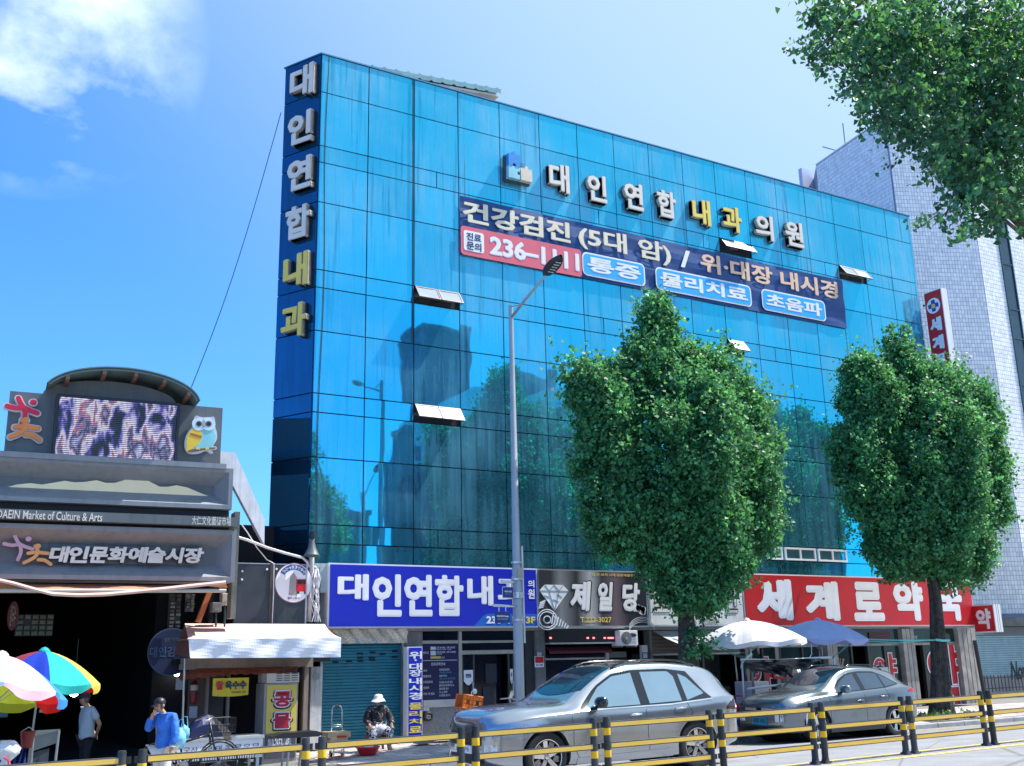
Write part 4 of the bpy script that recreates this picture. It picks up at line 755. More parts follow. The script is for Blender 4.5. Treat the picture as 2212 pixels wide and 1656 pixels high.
# window strips on the street front
s0=None
SX1=P(2172,640,TY).x-e2.x
def strip(x,z): return (SX1<x<SX1+.7 or SX1+1.9<x<SX1+2.6) and z<zT-3
tile_face(e0,e1); tile_face(e1,e2); ft=tile_face(e2,Vector((e3.x-7,e3.y)),strip,True)
tiles.v=V; tiles.f=Fc; obj('tile_cladding',tiles,tilem,tw,kind='stuff',fix=False)
me=None
for fr,x0,z0 in single:
    if me is None:
        g_=.0055; bb=MB(); w0,w1,h0,h1=g_,TWd-g_,g_,THt-g_
        bb.add([(xx,y,zz) for y,q_ in ((-.001,0),(-.012,.003)) for xx,zz in ((w0+q_,h0+q_),(w1-q_,h0+q_),(w1-q_,h1-q_),(w0+q_,h1-q_))],[(4,5,6,7),(0,1,5,4),(1,2,6,5),(2,3,7,6),(3,0,4,7)]); me=bb.data('tile'); me.materials.append(tilem)
    o=bpy.data.objects.new('tile',me); link(o,tw); o.location=fr.w(x0,random.uniform(-.002,0),z0)-wloc(tw)
tg=mat('tower_glass',(.02,.06,.09),.08,.2,spec=.8)
for xa in (SX1+.01,SX1+1.91):
    o=obj('window_strip',MB().box(e2.x+xa,e2.x+xa+.72,TY-.02,TY-.002,TB+2.5,zT-3.05),tg,tw)
    fb=MB(); 
    for xx in (xa,xa+.66): fb.box(e2.x+xx,e2.x+xx+.06,TY-.06,TY-.021,TB+2.5,zT-3.05)
    z=TB+2.5; i=0
    while z<zT-3.1: fb.box(e2.x+xa+.061,e2.x+xa+.659,TY-.055,TY-.021,z,z+.06); z+=1.2 if i%2 else 1.9; i+=1
    obj('window_frame',fb,mat('tower_frame',(.04,.10,.13),.4,.5),o)
obj('parapet_cap',MB().box(e2.x,e3.x,TY-.03,TY+.3,zT,zT+.06),whitem,tw)
for a,bq in ((e0,e1),(e1,e2)):
    d=(bq-a); fr=Fr(a.x,a.y,math.atan2(d.y,d.x)); obj('parapet_cap',MB().box(0,d.length,-.03,.25,zT,zT+.06,fr),whitem,tw)
# neighbouring low block and antennas on the tower
pa=e0; an=MB(); fr=Fr(e0.x,e0.y,math.atan2((e1-e0).y,(e1-e0).x)); Ls=(e1-e0).length
an.tube([fr.w(Ls*.32,.1,zT),fr.w(Ls*.10,.1,zT+.7)],.03,5); an.tube([fr.w(Ls*.42,.1,zT),fr.w(Ls*.42,.1,zT+1.1)],.03,5); obj('antenna',an,mat('antenna_grey',(.3,.35,.4),.5),tw)
# set-back side block seen between roof of the glass block and tower
zb_=(lambda d:(d*((e0.y+4)/d.y)).z)(ray(1763,358)); bX_=P(1728,404,e0.y+3)
obj('rear_block',MB().box(P(1735,400,e0.y+1).x,e0.x+2.5,e0.y+1,e0.y+1.2,0,P(1763,372,e0.y+1).z),mat('lavender_wall',(.52,.55,.66),.8,var=.05),tw)
# ground floor: canopy, pale shutters, lower wall with iron railing
cv=obj('canopy',MB().box(e2.x-2.6,e3.x,TY-.5,TY+.3,TB-.32,TB-.02),mat('canopy_dark',(.05,.06,.07),.5,.3,dirt=.4,dcol=(.2,.2,.2)),tw)
cb=mat('pale_cyan_slat',(.30,.46,.50),.45,.1,var=.1,streak=.35,dcol=(.2,.24,.26)); sz1=P(2150,1372,TY).z; sz0=P(2150,1461,TY).z; gz=G(e2.x,FY)
obj('shutter_box',MB().box(e2.x-5.4,e3.x,TY-.12,TY+.3,sz1,TB-.33),mat('box_grey',(.16,.18,.19),.5,dirt=.5,dcol=(.05,.05,.05)),tw)
t=thing('pale_shutter','pale cyan roller shutter with black scrawl at the foot of the tiled tower','shutter',(e2.x,TY,sz0)); xs0=e2.x-5.2
h=.075; n=int((sz1-sz0)/h); b=MB(); prof=[(0,0),(-.014,.014),(-.02,h*.5),(-.014,h-.016),(.004,h-.004),(.008,h)]
b.add([(x,TY-.04+y,z) for x in (xs0-e2.x,10) for y,z in prof],[(i,i+6,i+7,i+1) for i in range(5)]); me=b.data('slat',(0,TY,0)); me.materials.append(cb)
for i in range(n): o=bpy.data.objects.new('slat',me); link(o,t); o.location=(0,0,i*h)
obj('back_sheet',MB().box(xs0,e2.x+10,TY-.025,TY,sz0,sz1),cb,t)
gf=mat('scrawl_black',(.03,.03,.03),.6); FT=Fr(0,TY)
x_,z_=FT.l('F',2120,900,dy=-.1); letters('scrawl','Now!!',FT,x_,x_+1.25,z_-.28,z_+.34,-.07,gf,t,bold=.02,shear=.12)
obj('lower_wall',MB().box(xs0,e3.x,TY-.03,TY+.3,gz-.2,sz0-.001),conc,tw)
t=thing('iron_railing','low dark iron railing in front of the tower wall','railing',(e2.x,TY-.4,gz)); rz1=P('F',2000,940,TY-.4).z; rz0=P('F',2000,1040,TY-.4).z
x=P('F',1915,990,TY-.4).x
for zz in (rz1-.05,rz0+.05): obj('rail',MB().box(x,x+9,TY-.415,TY-.385,zz,zz+.03),blackm,t)
b=MB(); b.box(-.01,.01,-.01,.01,0,rz1-rz0+.1); me=b.data('bar'); me.materials.append(blackm)
for i in range(48): o=bpy.data.objects.new('bar',me); link(o,t); o.location=Vector((x+.05+.18*i,TY-.4,rz0-.04))-wloc(t); o.rotation_euler=(0,random.uniform(-.05,.05),0)
b=MB(); 
for i in range(5): xx=x+.05+2.1*i; b.box(xx-.02,xx+.02,TY-.42,TY-.38,gz-.05,rz0)
obj('foot',b,blackm,t)

# ================================================================ MARKET GATE
GA=math.radians(-4.5); GFr=Fr(5.9,21.0,GA)
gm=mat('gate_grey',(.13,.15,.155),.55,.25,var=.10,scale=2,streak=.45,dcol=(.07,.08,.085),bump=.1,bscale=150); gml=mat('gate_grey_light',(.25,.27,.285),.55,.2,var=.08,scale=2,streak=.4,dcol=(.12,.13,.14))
gd=mat('gate_dark',(.012,.014,.02),.6)
gate=thing('market_gate','grey market entrance gate with video screen, recessed name panel and hill relief','gate',tuple(GFr.w(-2,0,-2)))
def gl2(*a,dy=0): return GFr.l(*a,dy=dy)
XLft=-9.5
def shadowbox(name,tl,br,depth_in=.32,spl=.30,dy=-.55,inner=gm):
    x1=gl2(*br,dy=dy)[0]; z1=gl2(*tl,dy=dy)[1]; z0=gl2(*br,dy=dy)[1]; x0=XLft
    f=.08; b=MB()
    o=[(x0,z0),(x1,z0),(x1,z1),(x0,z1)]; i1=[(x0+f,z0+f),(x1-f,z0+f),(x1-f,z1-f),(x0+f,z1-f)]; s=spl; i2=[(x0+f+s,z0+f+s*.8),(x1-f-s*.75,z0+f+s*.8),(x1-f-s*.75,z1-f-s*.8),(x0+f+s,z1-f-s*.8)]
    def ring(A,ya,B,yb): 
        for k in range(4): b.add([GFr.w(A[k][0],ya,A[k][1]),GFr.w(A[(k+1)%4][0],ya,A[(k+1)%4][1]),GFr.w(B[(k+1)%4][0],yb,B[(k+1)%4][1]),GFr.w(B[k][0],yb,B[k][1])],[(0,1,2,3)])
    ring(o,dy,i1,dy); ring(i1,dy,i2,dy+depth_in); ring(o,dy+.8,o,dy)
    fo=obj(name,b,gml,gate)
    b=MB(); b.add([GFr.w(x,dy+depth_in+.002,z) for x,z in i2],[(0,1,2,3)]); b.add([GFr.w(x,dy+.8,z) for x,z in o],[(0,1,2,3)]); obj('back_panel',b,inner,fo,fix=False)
    return i2,dy+depth_in
# lower name panel
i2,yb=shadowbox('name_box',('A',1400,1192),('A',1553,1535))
dyL=yb-.14
cw=mat('gate_letter_cream',(.72,.70,.62),.5)
nsn=thing('gate_name_sign','raised cream brush-style market name letters in the lower recess of the gate','sign',tuple(GFr.w(-3,dyL,1.9)))
zc0,zc1=gl2('A',850,1415,dy=dyL)[1],gl2('A',850,1305,dy=dyL)[1]
for s,u0,u1,v0,v1 in (('대',325,440,1302,1412),('인',448,572,1302,1416),('문',588,702,1306,1416),('화',712,836,1306,1414),('예',842,962,1306,1414),('술',966,1084,1308,1416),('시',1090,1200,1310,1416),('장',1212,1334,1312,1418)):
    xa,xb,za,zb_=GFr.rect(('A',u0,v0),('A',u1,v1),dy=dyL)
    o=letters('letter',s,GFr,xa,xb,za,zb_,dyL,bronze,nsn,bold=.055,ext=.10,shear=.15); letters('face',s,GFr,xa,xb,za,zb_,dyL-.056,cw,o,bold=.048,shear=.15)
def emblem(par,k,cx,cz,s,cols,dy,rim=None,horizontal=False):
    """two leaping stroke figures, one above or beside the other"""
    fr=GFr
    def stroke(pts,w,m,off,name='stroke'):
        b=MB(); n=len(pts); pts=[Vector((p[0]*s+cx,p[1]*s+cz)) for p in pts]; L_=[];R_=[]
        P2=[]
        for i in range(n-1):
            for t in np.linspace(0,1,6)[:-1]: 
                p0=pts[max(i-1,0)];p1=pts[i];p2=pts[i+1];p3=pts[min(i+2,n-1)]
                P2.append(.5*((2*p1)+(-p0+p2)*t+(2*p0-5*p1+4*p2-p3)*t*t+(-p0+3*p1-3*p2+p3)*t**3))
        P2.append(pts[-1]); n=len(P2)
        for i,p in enumerate(P2):
            d=(P2[min(i+1,n-1)]-P2[max(i-1,0)]).normalized(); nn_=Vector((-d.y,d.x)); ww=w*s
            L_.append(p+nn_*ww);R_.append(p-nn_*ww)
        d0=(P2[0]-P2[1]).normalized(); d1=(P2[-1]-P2[-2]).normalized()
        cap=lambda c,d:[c+w*s*(d*math.cos(a)+Vector((-d.y,d.x))*math.sin(a)) for a in np.linspace(-math.pi/2,math.pi/2,9)[1:-1]]
        outl=L_+list(reversed(cap(P2[-1],d1)))+list(reversed(R_))+list(reversed(cap(P2[0],d0)))
        v=[(p.x,p.y) for p in outl]; b.prism(v,off,off+.05,fr); return obj(name,b,m,par)
    U=[[(-.95,.30),(-.5,.22),(-.1,.30)],[(-.42,.80),(-.1,.30),(.62,.02)],[(-.1,.30),(.0,-.15),(-.12,-.62)]]
    Lw=[[(-.1,-.42),(.08,-.75),(-.1,-1.1),(-.62,-1.42)],[(-.45,-.85),(.0,-.78),(.3,-.8)],[(.25,-.80),(.5,-.82),(.72,-.84)],[(.15,-1.22),(.5,-1.25),(.85,-1.48)]]
    if horizontal: Lw=[[(x+.85,z+.62) for x,z in l] for l in Lw]
    hd=[(.35,.62)]; hd2=[(.05+(.85 if horizontal else 0),-.42+(.62 if horizontal else 0))]
    for grp,m,h_ in ((U,cols[0],hd),(Lw,cols[1],hd2)):
        ii=0
        for l in grp:
            ii+=1
            if rim: stroke(l,.20,rim,dy+.02+.004*ii,'rim')
            stroke(l,.12 if rim else .10,m,dy-.03+.003*ii)
        for x_,z_ in h_:
            if rim: b=MB(); b.prism([(cx+(x_+.25*math.cos(a))*s,cz+(z_+.23*math.sin(a))*s) for a in np.linspace(0,2*math.pi,17)[:-1]],dy+.018,dy+.06,fr); obj('rim',b,rim,par)
            b=MB(); b.prism([(cx+(x_+.17*math.cos(a))*s,cz+(z_+.15*math.sin(a))*s) for a in np.linspace(0,2*math.pi,17)[:-1]],dy-.035,dy+.015,fr); obj('dot',b,m,par)
redm=mat('emblem_red',(.62,.01,.05),.4); orm=mat('emblem_orange',(.80,.25,.04),.4); rimw=mat('emblem_rim',(.6,.63,.70),.5); pkm=mat('emblem_faded_pink',(.55,.35,.42),.5); orm2=mat('emblem_faded_orange',(.75,.38,.12),.5)
e=thing('figure_emblem','pair of raised dancing stroke figures, pink and orange, left of the gate name','emblem',tuple(GFr.w(-4,dyL,1.8)))
cx_,cz_=gl2('A',140,1322,dy=dyL); emblem(e,0,cx_,cz_,.30,(pkm,orm2),dyL,None,True)
# slim text beam
bz1=gl2('A',1400,1105,dy=-.7)[1]; bz0=gl2('A',1400,1165,dy=-.7)[1]; xr=gl2('A',1580,1140,dy=-.7)[0]
beam=obj('text_beam',MB().box(XLft,xr,-.7,.1,bz0,bz1,GFr),gm,gate)
za,zb_=gl2('A',340,1110,dy=-.7)[1],gl2('A',340,1062,dy=-.7)[1]
x0_=gl2('A',-18,1075,dy=-.7)[0]; x1_=gl2('A',678,1100,dy=-.7)[0]
mk=thing('gate_subtitle_sign','raised white market subtitle lettering along the slim beam of the gate','sign',tuple(GFr.w(-3,-.75,bz0)))
zm=(bz0+bz1)/2
letters('lettering','DAEIN Market of Culture & Arts',GFr,x0_,x1_,zm-.085,zm+.065,-.73,cw,mk,bold=.012,ext=.03)
xa,xb=gl2('A',1270,1135,dy=-.7)[0],gl2('A',1530,1138,dy=-.7)[0]; letters('lettering','大仁文化藝術市場',GFr,xa,xb,zm-.085,zm+.085,-.72,cw,mk,bold=.005)
obj('dark_gap',MB().box(XLft,xr-.12,-.35,.3,bz1,gl2('A',1400,1060,dy=-.5)[1],GFr),gd,gate); obj('dark_gap',MB().box(XLft,xr-.12,-.3,.3,gl2('A',1400,1190,dy=-.5)[1],bz0,GFr),gd,gate)
# upper box with hill relief
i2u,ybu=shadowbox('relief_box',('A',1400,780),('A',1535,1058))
hills=[]; cream=mat('relief_cream',(1,.84,.50),.6,var=.04,streak=.03,dcol=(.45,.42,.3)); dyH=ybu-.05
for u,v in ((22,918),(110,893),(200,884),(280,893),(350,882),(430,868),(490,878),(560,876),(640,864),(700,882),(760,882),(830,862),(900,840),(940,842),(1000,878),(1060,908),(1110,908),(1170,898),(1240,912),(1330,950),(1400,978)): hills.append(gl2('A',u,v,dy=dyH))
hills+= [gl2('A',1000,958,dy=dyH),gl2('A',500,938,dy=dyH),gl2('A',22,920,dy=dyH)]
o=obj('hill_relief',MB().prism(hills,dyH,dyH+.05,GFr),cream,gate)
# upper wall carrying the screen, round-headed
uw=MB(); zt1=gl2('X',85,268,dy=-.2)[1]; xl=gl2('X',60,600,dy=-.2)[0]; xr2,zt2=gl2('X',2075,425,dy=-.2); zt_=(zt1+zt2)/2; zb_=gl2('A',1400,775,dy=-.2)[1]-.1
arc=[]; xa=gl2('X',400,288,dy=-.2)[0]; xb=gl2('X',1640,385,dy=-.2)[0]; hh=gl2('X',870,190,dy=-.2)[1]-zt_+.05
for t in np.linspace(0,math.pi,24): arc.append(((xa+xb)/2+(xb-xa)/2*math.cos(t),zt_+hh*math.sin(t)))
uw.prism([(xl,zb_),(xr2,zb_),(xr2,zt_)]+arc+[(xl,zt_)],-.2,.15,GFr); obj('upper_wall',uw,gm,gate)
obj('ledge',MB().box(XLft,gl2('A',1500,775,dy=-.6)[0],-.6,.15,zb_,zb_+.1,GFr),gml,gate)
# video screen
def screen_mat(x0,x1,z0,z1):
    m=bpy.data.materials.new('led_picture'); m.use_nodes=True; t=m.node_tree; b=t.nodes['Principled BSDF']; L=t.links
    tc=nd(t,'ShaderNodeTexCoord'); mp=nd(t,'ShaderNodeMapping'); L.new(tc.outputs['Object'],mp.inputs[0])
    n=nd(t,'ShaderNodeTexNoise'); n.inputs['Scale'].default_value=2.3; n.inputs['Detail'].default_value=5; n.inputs['Distortion'].default_value=.3; mp.inputs['Scale'].default_value=(1.6,1,.7); L.new(mp.outputs[0],n.inputs['Vector'])
    cr=nd(t,'ShaderNodeValToRGB'); e=cr.color_ramp.elements; e[0].position=.30; e[0].color=(.01,.02,.03,1); e[1].position=.72; e[1].color=(.8,.85,1,1)
    for p,c in ((.40,(.02,.03,.05)),(.44,(.10,.10,.5)),(.48,(.55,.52,.85)),(.53,(.8,.82,.95)),(.565,(.45,.08,.14)),(.58,(.25,.3,.7)),(.61,(.04,.05,.06)),(.66,(.4,.4,.8))): k=e.new(p); k.color=(*c,1)
    L.new(n.outputs[0],cr.inputs[0])
    n2=nd(t,'ShaderNodeTexNoise'); n2.inputs['Scale'].default_value=14; n2.inputs['Detail'].default_value=4; L.new(tc.outputs['Object'],n2.inputs['Vector'])
    mx=nd(t,'ShaderNodeMix',data_type='RGBA',blend_type='OVERLAY'); mx.inputs[0].default_value=.35; L.new(cr.outputs[0],mx.inputs[6]); L.new(n2.outputs['Color'],mx.inputs[7])
    b.inputs['Base Color'].default_value=(.02,.02,.02,1); L.new(mx.outputs[2],b.inputs['Emission Color']); b.inputs['Emission Strength'].default_value=.5; b.inputs['Roughness'].default_value=.4; MATS['scr']=m; return m
tl=gl2('X',527,290,dy=-.45); br=gl2('X',1650,945,dy=-.45); tr=gl2('X',1678,385,dy=-.45); bl=gl2('X',478,875,dy=-.45)
sx0,sx1=(tl[0]+bl[0])/2,(tr[0]+br[0])/2; sz0,sz1=(bl[1]+br[1])/2,(tl[1]+tr[1])/2
scr=thing('video_screen','large outdoor video wall showing a striped blurry picture on the gate','screen',tuple(GFr.w((sx0+sx1)/2,-.3,sz0)))
fb=MB(); f=.05
for a,b_,c,d in ((sx0,sx1,sz1-f,sz1),(sx0,sx1,sz0,sz0+f),(sx0,sx0+f,sz0+f,sz1-f),(sx1-f,sx1,sz0+f,sz1-f)): fb.box(a,b_,-.47,-.2,c,d,GFr)
obj('bezel',fb,blackm,scr); obj('backing',MB().box(sx0+f,sx1-f,-.44,-.21,sz0+f,sz1-f,GFr),blackm,scr)
nrow=30; dz=(sz1-sz0-2*f)/nrow; sm=screen_mat(sx0,sx1,sz0,sz1)
b=MB(); b.box(sx0+f+.01,sx1-f-.01,-.458,-.441,0,dz*.52,GFr); 
for i in range(nrow): obj('led_row',MB().box(sx0+f+.01,sx1-f-.01,-.458,-.441,sz0+f+dz*(i+.2),sz0+f+dz*(i+.74),GFr),sm,scr)
# emblems each side of the screen
e=thing('large_figure_emblem','large raised stroke figures in red and orange left of the video screen','emblem',tuple(GFr.w(xl+.5,-.3,sz0)))
cx_,cz_=gl2('X',235,470,dy=-.3); emblem(e,0,cx_,cz_,.335,(redm,orm),-.3,rimw)
ow=thing('owl_plaque','flat owl shaped plaque in turquoise and yellow right of the video screen','plaque',tuple(GFr.w(0,-.3,sz0)))
def op(pts,dy,m,name='piece',th=.02,sm_=3):
    pp=[gl2('X',u,v,dy=-.3) for u,v in pts]; n=len(pp); P2=[]
    for i in range(n):
        p0,p1,p2,p3=[Vector(pp[(i+k)%n]) for k in (-1,0,1,2)]
        for t in np.linspace(0,1,sm_+1)[:-1]: v=.5*((2*p1)+(-p0+p2)*t+(2*p0-5*p1+4*p2-p3)*t*t+(-p0+3*p1-3*p2+p3)*t**3); P2.append((v.x,v.y))
    return obj(name,MB().prism(P2,dy,dy+th,GFr),m,ow)
OUT=[(1812,512),(1835,498),(1870,512),(1960,512),(1985,508),(2002,530),(2000,590),(2018,650),(2018,720),(1985,780),(2012,786),(2015,810),(1975,820),(1985,845),(1960,850),(1920,825),(1850,850),(1770,852),(1735,830),(1718,790),(1722,720),(1745,660),(1785,610),(1802,580),(1805,540)]
cen=(1870,680)
op(OUT,-.31,rimw,'backing',.08); 
op([(1820,520),(1838,512),(1872,528),(1955,528),(1978,520),(1988,545),(1975,556),(1940,540),(1902,572),(1894,572),(1852,540),(1822,556),(1818,545)],-.325,mat('owl_brown',(.20,.11,.06),.5),'brow')
op([(1815,590),(1985,590),(1990,640),(2008,690),(1998,740),(1950,800),(1820,805),(1840,720),(1880,650),(1810,620)],-.318,mat('owl_turquoise',(.25,.62,.68),.5),'breast')
op([(1770,640),(1830,620),(1875,650),(1880,700),(1850,760),(1800,800),(1745,835),(1735,790),(1740,700)],-.324,mat('owl_yellow',(.82,.58,.05),.5),'wing')
op([(1755,820),(1880,805),(1995,795),(2000,806),(1930,815),(1880,822),(1770,842)],-.330,mat('owl_brown',(.2,.1,.06)),'branch')
for u in (1851,1941):
    a_,z_=gl2('X',u,577,dy=-.3)
    for r_,m,d in ((.135,mat('owl_face',(.62,.80,.86),.5),-.328),(.062,mat('owl_grey',(.18,.20,.22),.5),-.331),(.04,blackm,-.334)): b=MB(); b.add([GFr.w(a_+r_*math.cos(t),d,z_+r_*math.sin(t)) for t in np.linspace(0,2*math.pi,21)[:-1]],[tuple(range(20))]); obj('eye',b,m,ow,fix=False)
op([(1890,582),(1906,582),(1898,602)],-.336,mat('owl_beak',(.75,.6,.12),.5),'beak',.01,1)
for u in (1842,1928): op([(u-18,800),(u+18,795),(u+14,820),(u,812),(u-14,822)],-.336,mat('owl_beak',(.7,.6,.1)),'foot',.01,1)
b=MB()
for i in range(6):
    u=1778+i*18; a_,z_=gl2('X',u,662+i*5,dy=-.3); b.add([GFr.w(a_-.03,-.328,z_),GFr.w(a_+.03,-.328,z_),GFr.w(a_,-.328,z_-.07)],[(0,1,2)])
obj('pattern',b,mat('owl_rust',(.45,.14,.05),.5),ow,fix=False)
# arched roof behind the gate top
ar=thing('arched_arcade_roof','curved translucent arcade roof with steel ribs rising behind the video screen','roof',tuple(GFr.w(-2.6,1,4)))
XC,zc=gl2('X',1120,400,dy=-.2); RW=gl2('X',1825,400,dy=-.4)[0]-XC; za=gl2('X',1040,62,dy=-.7)[1]; hgt=za-zc
poly=mat('polycarbonate',(.16,.24,.25),.4,trans=.15,var=.15,scale=2); rust=mat('rusty_rib',(.22,.12,.09),.6,.4,var=.3)
def AR(t,y,o=0): return GFr.w(XC+(RW+o)*math.cos(t),y,zc+(hgt+o)*math.sin(t))
T0=.12; T1=math.pi-.30
b=MB(); b.grid([[AR(t,y) for y in (-.85,.0,1.,3,8)] for t in np.linspace(T0,T1,28)]); b.grid([[AR(t,y,.02) for y in (-.85,.0,1.,3,8)] for t in np.linspace(T0,T1,28)]); b.grid([[AR(t,-.85,o) for o in (0,.02)] for t in np.linspace(T0,T1,28)]); obj('sheet',b,poly,ar,fix=False)
b=MB(); b.tube([AR(t,-.80,-.03) for t in np.linspace(T0,T1,28)],.02,5); obj('edge_bar',b,mat('rib_green',(.10,.2,.2),.5),ar)
for t in (.42,.98,1.42,1.86,2.45): b=MB(); b.tube([AR(t,-.8,-.09),AR(t,1.4,-.09)],.05,4); obj('rib',b,rust,ar)
b=MB(); b.add([AR(t,.9,-.02) for t in np.linspace(T0,T1,24)]+[GFr.w(XC,.9,zc-.4)],[tuple(range(25))]); obj('end_wall',b,mat('end_wall_green',(.05,.10,.11),.7),ar,fix=False)
# slanting roof flank right of the gate
sp=[(476,976),(508,978),(572,1124),(571,1178),(501,1045),(476,1045)]
pts=[FA.l(*p_,dy=-.6) for p_ in sp]; b=MB(); b.prism(pts,-.6,-.45,FA)
obj('slanted_roof_flank',b,mat('galvanised_flank',(.75,.78,.82),.5,.2,streak=.5,dcol=(.2,.24,.28)),label='pale metal roof flank sloping down between the market gate and glass block',cat='roof')
# hall of the market: deep dark interior
HZ=gl2('A',900,1060,dy=0)[1]; hall=thing('market_hall','deep dark covered market hall behind the gate','market hall',(2,24,-2))
xR=5.75; xLh=-14
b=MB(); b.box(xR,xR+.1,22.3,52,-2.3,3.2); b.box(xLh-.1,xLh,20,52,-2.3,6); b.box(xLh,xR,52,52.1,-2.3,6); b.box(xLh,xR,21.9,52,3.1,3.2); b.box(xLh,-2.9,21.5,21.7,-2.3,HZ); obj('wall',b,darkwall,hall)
pc=MB(); x_=gl2('A',1578,1300,dy=0)[0]; pc.box(x_-.10,x_,-.05,.35,.95,gl2('A',1570,1075,dy=0)[1],GFr)
colm=obj('brick_pillar',pc,mat('pillar_brick',(.14,.15,.14),.8,var=.3,bump=.4,bscale=25),gate)
ll=thing('left_side_block','dark tall building left of the market gate mirrored in the corner face','building',(-13,27,-2)); obj('wall',MB().box(-24,-12,22,60,-2.2,10.2),mat('dark_cladding',(.05,.06,.09),.5,var=.1),ll)
for i in range(5): obj('window',MB().box(-12,-11.95,24+6*i,27+6*i,2,4.5),mat('far_window',(.03,.05,.08),.1,.2,spec=.8),ll)
obj('post',MB().box(-8.9,-8.5,-.05,.35,-2.1,HZ,GFr),gd,gate)
# dark stalls and fittings inside
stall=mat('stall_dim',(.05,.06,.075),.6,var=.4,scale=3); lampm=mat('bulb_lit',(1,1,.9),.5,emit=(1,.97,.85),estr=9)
def bulb(label,p,r=.07,s=(1,1,1)):
    t=thing('hanging_bulb',label,'lamp',tuple(p),'lit bulbs inside the market hall'); b=MB(); b.lathe([(0,-r*1.2),(r*.8,-r*.8),(r,0),(r*.8,r*.7),(0,r*.9)],tuple(p),12); obj('bulb',b,lampm,t,smooth=True); b=MB(); b.lathe([(r*1.25,r*.5),(r*.6,r*1.4),(r*.3,r*1.9)],tuple(p),12); b.tube([Vector(p)+Vector((0,0,r*1.9)),Vector(p)+Vector((0,0,1.0))],.006,4); obj('shade',b,mat('shade_green',(.03,.08,.06),.5),t)
bulb('large glowing bulb hanging just behind the man in the grey shirt',P('U',938,690,22.6),.085); bulb('small glowing bulb left of the kimchi disc sign edge',P('U',2112,452,24),.06); bulb('small glowing bulb nearer the corn stall',P('B',1117,622,23.2),.06)
t=obj('fluorescent_tube',MB().box(P('U',775,690,24).x,P('U',832,690,24).x,24,24.05,P('U',800,694,24).z,P('U',800,684,24).z),lampm,label='short lit fluorescent tube deep in the market hall',cat='lamp')
ds=thing('disc_sign','round dim blue hanging disc sign reading a kimchi shop name','sign',tuple(P('B',1085,490,22.2)))
D2=Fr(0,22.2); cx_,cz_=D2.l('B',1082,487); bm=mat('disc_blue',(.008,.02,.07),.5); dt_=mat('disc_text',(.05,.12,.25),.5)
disc(D2,cx_,cz_,.46,0,dt_,'rim',ds,36); disc(D2,cx_,cz_,.445,-.004,bm,'disc',ds,36); letters('lettering','대인김치전',D2,cx_-.42,cx_+.42,cz_-.10,cz_+.10,-.01,dt_,ds,bold=.02); letters('lettering','3대 부부',D2,cx_-.15,cx_+.15,cz_+.2,cz_+.27,-.01,dt_,ds)
ds=thing('small_oval_sign','small oval red and cream sign in the upper left of the hall','sign',tuple(P('B',82,260,23))); b=MB(); c=P('B',82,260,23); b.add([c+Vector((.10*math.cos(a),0,.28*math.sin(a))) for a in np.linspace(0,2*math.pi,21)[:-1]],[tuple(range(20))]); obj('disc',b,mat('oval_red',(.14,.02,.03),.5),ds,fix=False); letters('lettering','칼국수',Fr(0,23),c.x-.05,c.x+.05,c.z-.2,c.z+.2,-.01,mat('dim_cream',(.3,.28,.22),.5),ds)
# racks of stacked packs hanging left, slatted wares right of the opening
def rack(name,label,k,u0,v0,u1,v1,Y,nx,nz,m,cat='rack'):
    a=P(k,u0,v0,Y); c=P(k,u1,v1,Y); t=thing(name,label,cat,(a.x,Y,c.z)); 
    dx=(c.x-a.x)/nx; dz_=(a.z-c.z)/nz
    me_=None
    for i in range(nx):
        for j in range(nz):
            if random.random()<.12: continue
            obj('pack',MB().box(a.x+dx*i+.01,a.x+dx*(i+.85),Y+random.uniform(0,.05),Y+.12,c.z+dz_*j+.015,c.z+dz_*(j+.8)),m,t)
    obj('frame',MB().box(a.x,c.x,Y+.13,Y+.16,c.z,a.z),stall,t)
rack('pack_rack','dim rack of pale packs high at the left inside the hall','B',110,248,335,385,23,5,4,mat('dim_pack',(.13,.14,.10),.7,var=.4)); rack('louvre_rack','dim column of slanting pale louvres near the right side of the hall opening','B',1080,120,1140,385,22.2,2,11,mat('dim_pack2',(.08,.09,.08),.7)); rack('short_louvre_rack','short row of pale louvres under the right end of the hall fascia','B',1185,118,1232,232,21.9,2,6,mat('dim_pack2',(.08,.09,.08)))
# peach entrance awning under the name box
pe=mat('peach_canvas',(.74,.48,.40),.8,var=.06,trans=0); pe2=mat('peach_under',(.42,.20,.11),.85,var=.2,scale=5)
t=thing('entrance_awning','faded peach canvas awning rolled out under the gate name','awning',tuple(GFr.w(-2,-1,1.2)))
top=[(0,1345),(300,1345),(700,1345),(1100,1345),(1498,1330)] 
edge=[(-700,1380),(0,1515),(90,1535),(230,1575),(345,1605),(520,1613),(700,1608),(900,1590),(1100,1570),(1300,1548),(1495,1528)]
YA=19.9; E0=[P('A',u,v,YA) for u,v in edge]; E1=[P('A',u,v+(26 if u<1400 else 24),YA) for u,v in edge]; rows=[]
def rs(E,n): 
    E=np.array([tuple(p) for p in E]); s=np.linspace(0,len(E)-1,n); return [Vector([np.interp(a,range(len(E)),E[:,k]) for k in range(3)]) for a in s]
n=50; A0,A1=rs(E0,n),rs(E1,n); b=MB(); b.grid([[a,a.lerp(c,.5)+Vector((0,-.02,0)),c] for a,c in zip(A0,A1)]); obj('valance',b,pe,t,fix=False,smooth=True)
Tp=[GFr.w(x,-.3,gl2('A',1400,1540,dy=-.55)[1]-.04) for x in np.linspace(-9,-.15,n)]
b=MB(); b.grid([[a,a.lerp(c,.5)-Vector((0,0,.06+.03*math.sin(i*.8))),c] for i,(a,c) in enumerate(zip(A0,Tp))]); obj('canopy',b,pe2,t,fix=False,smooth=True)
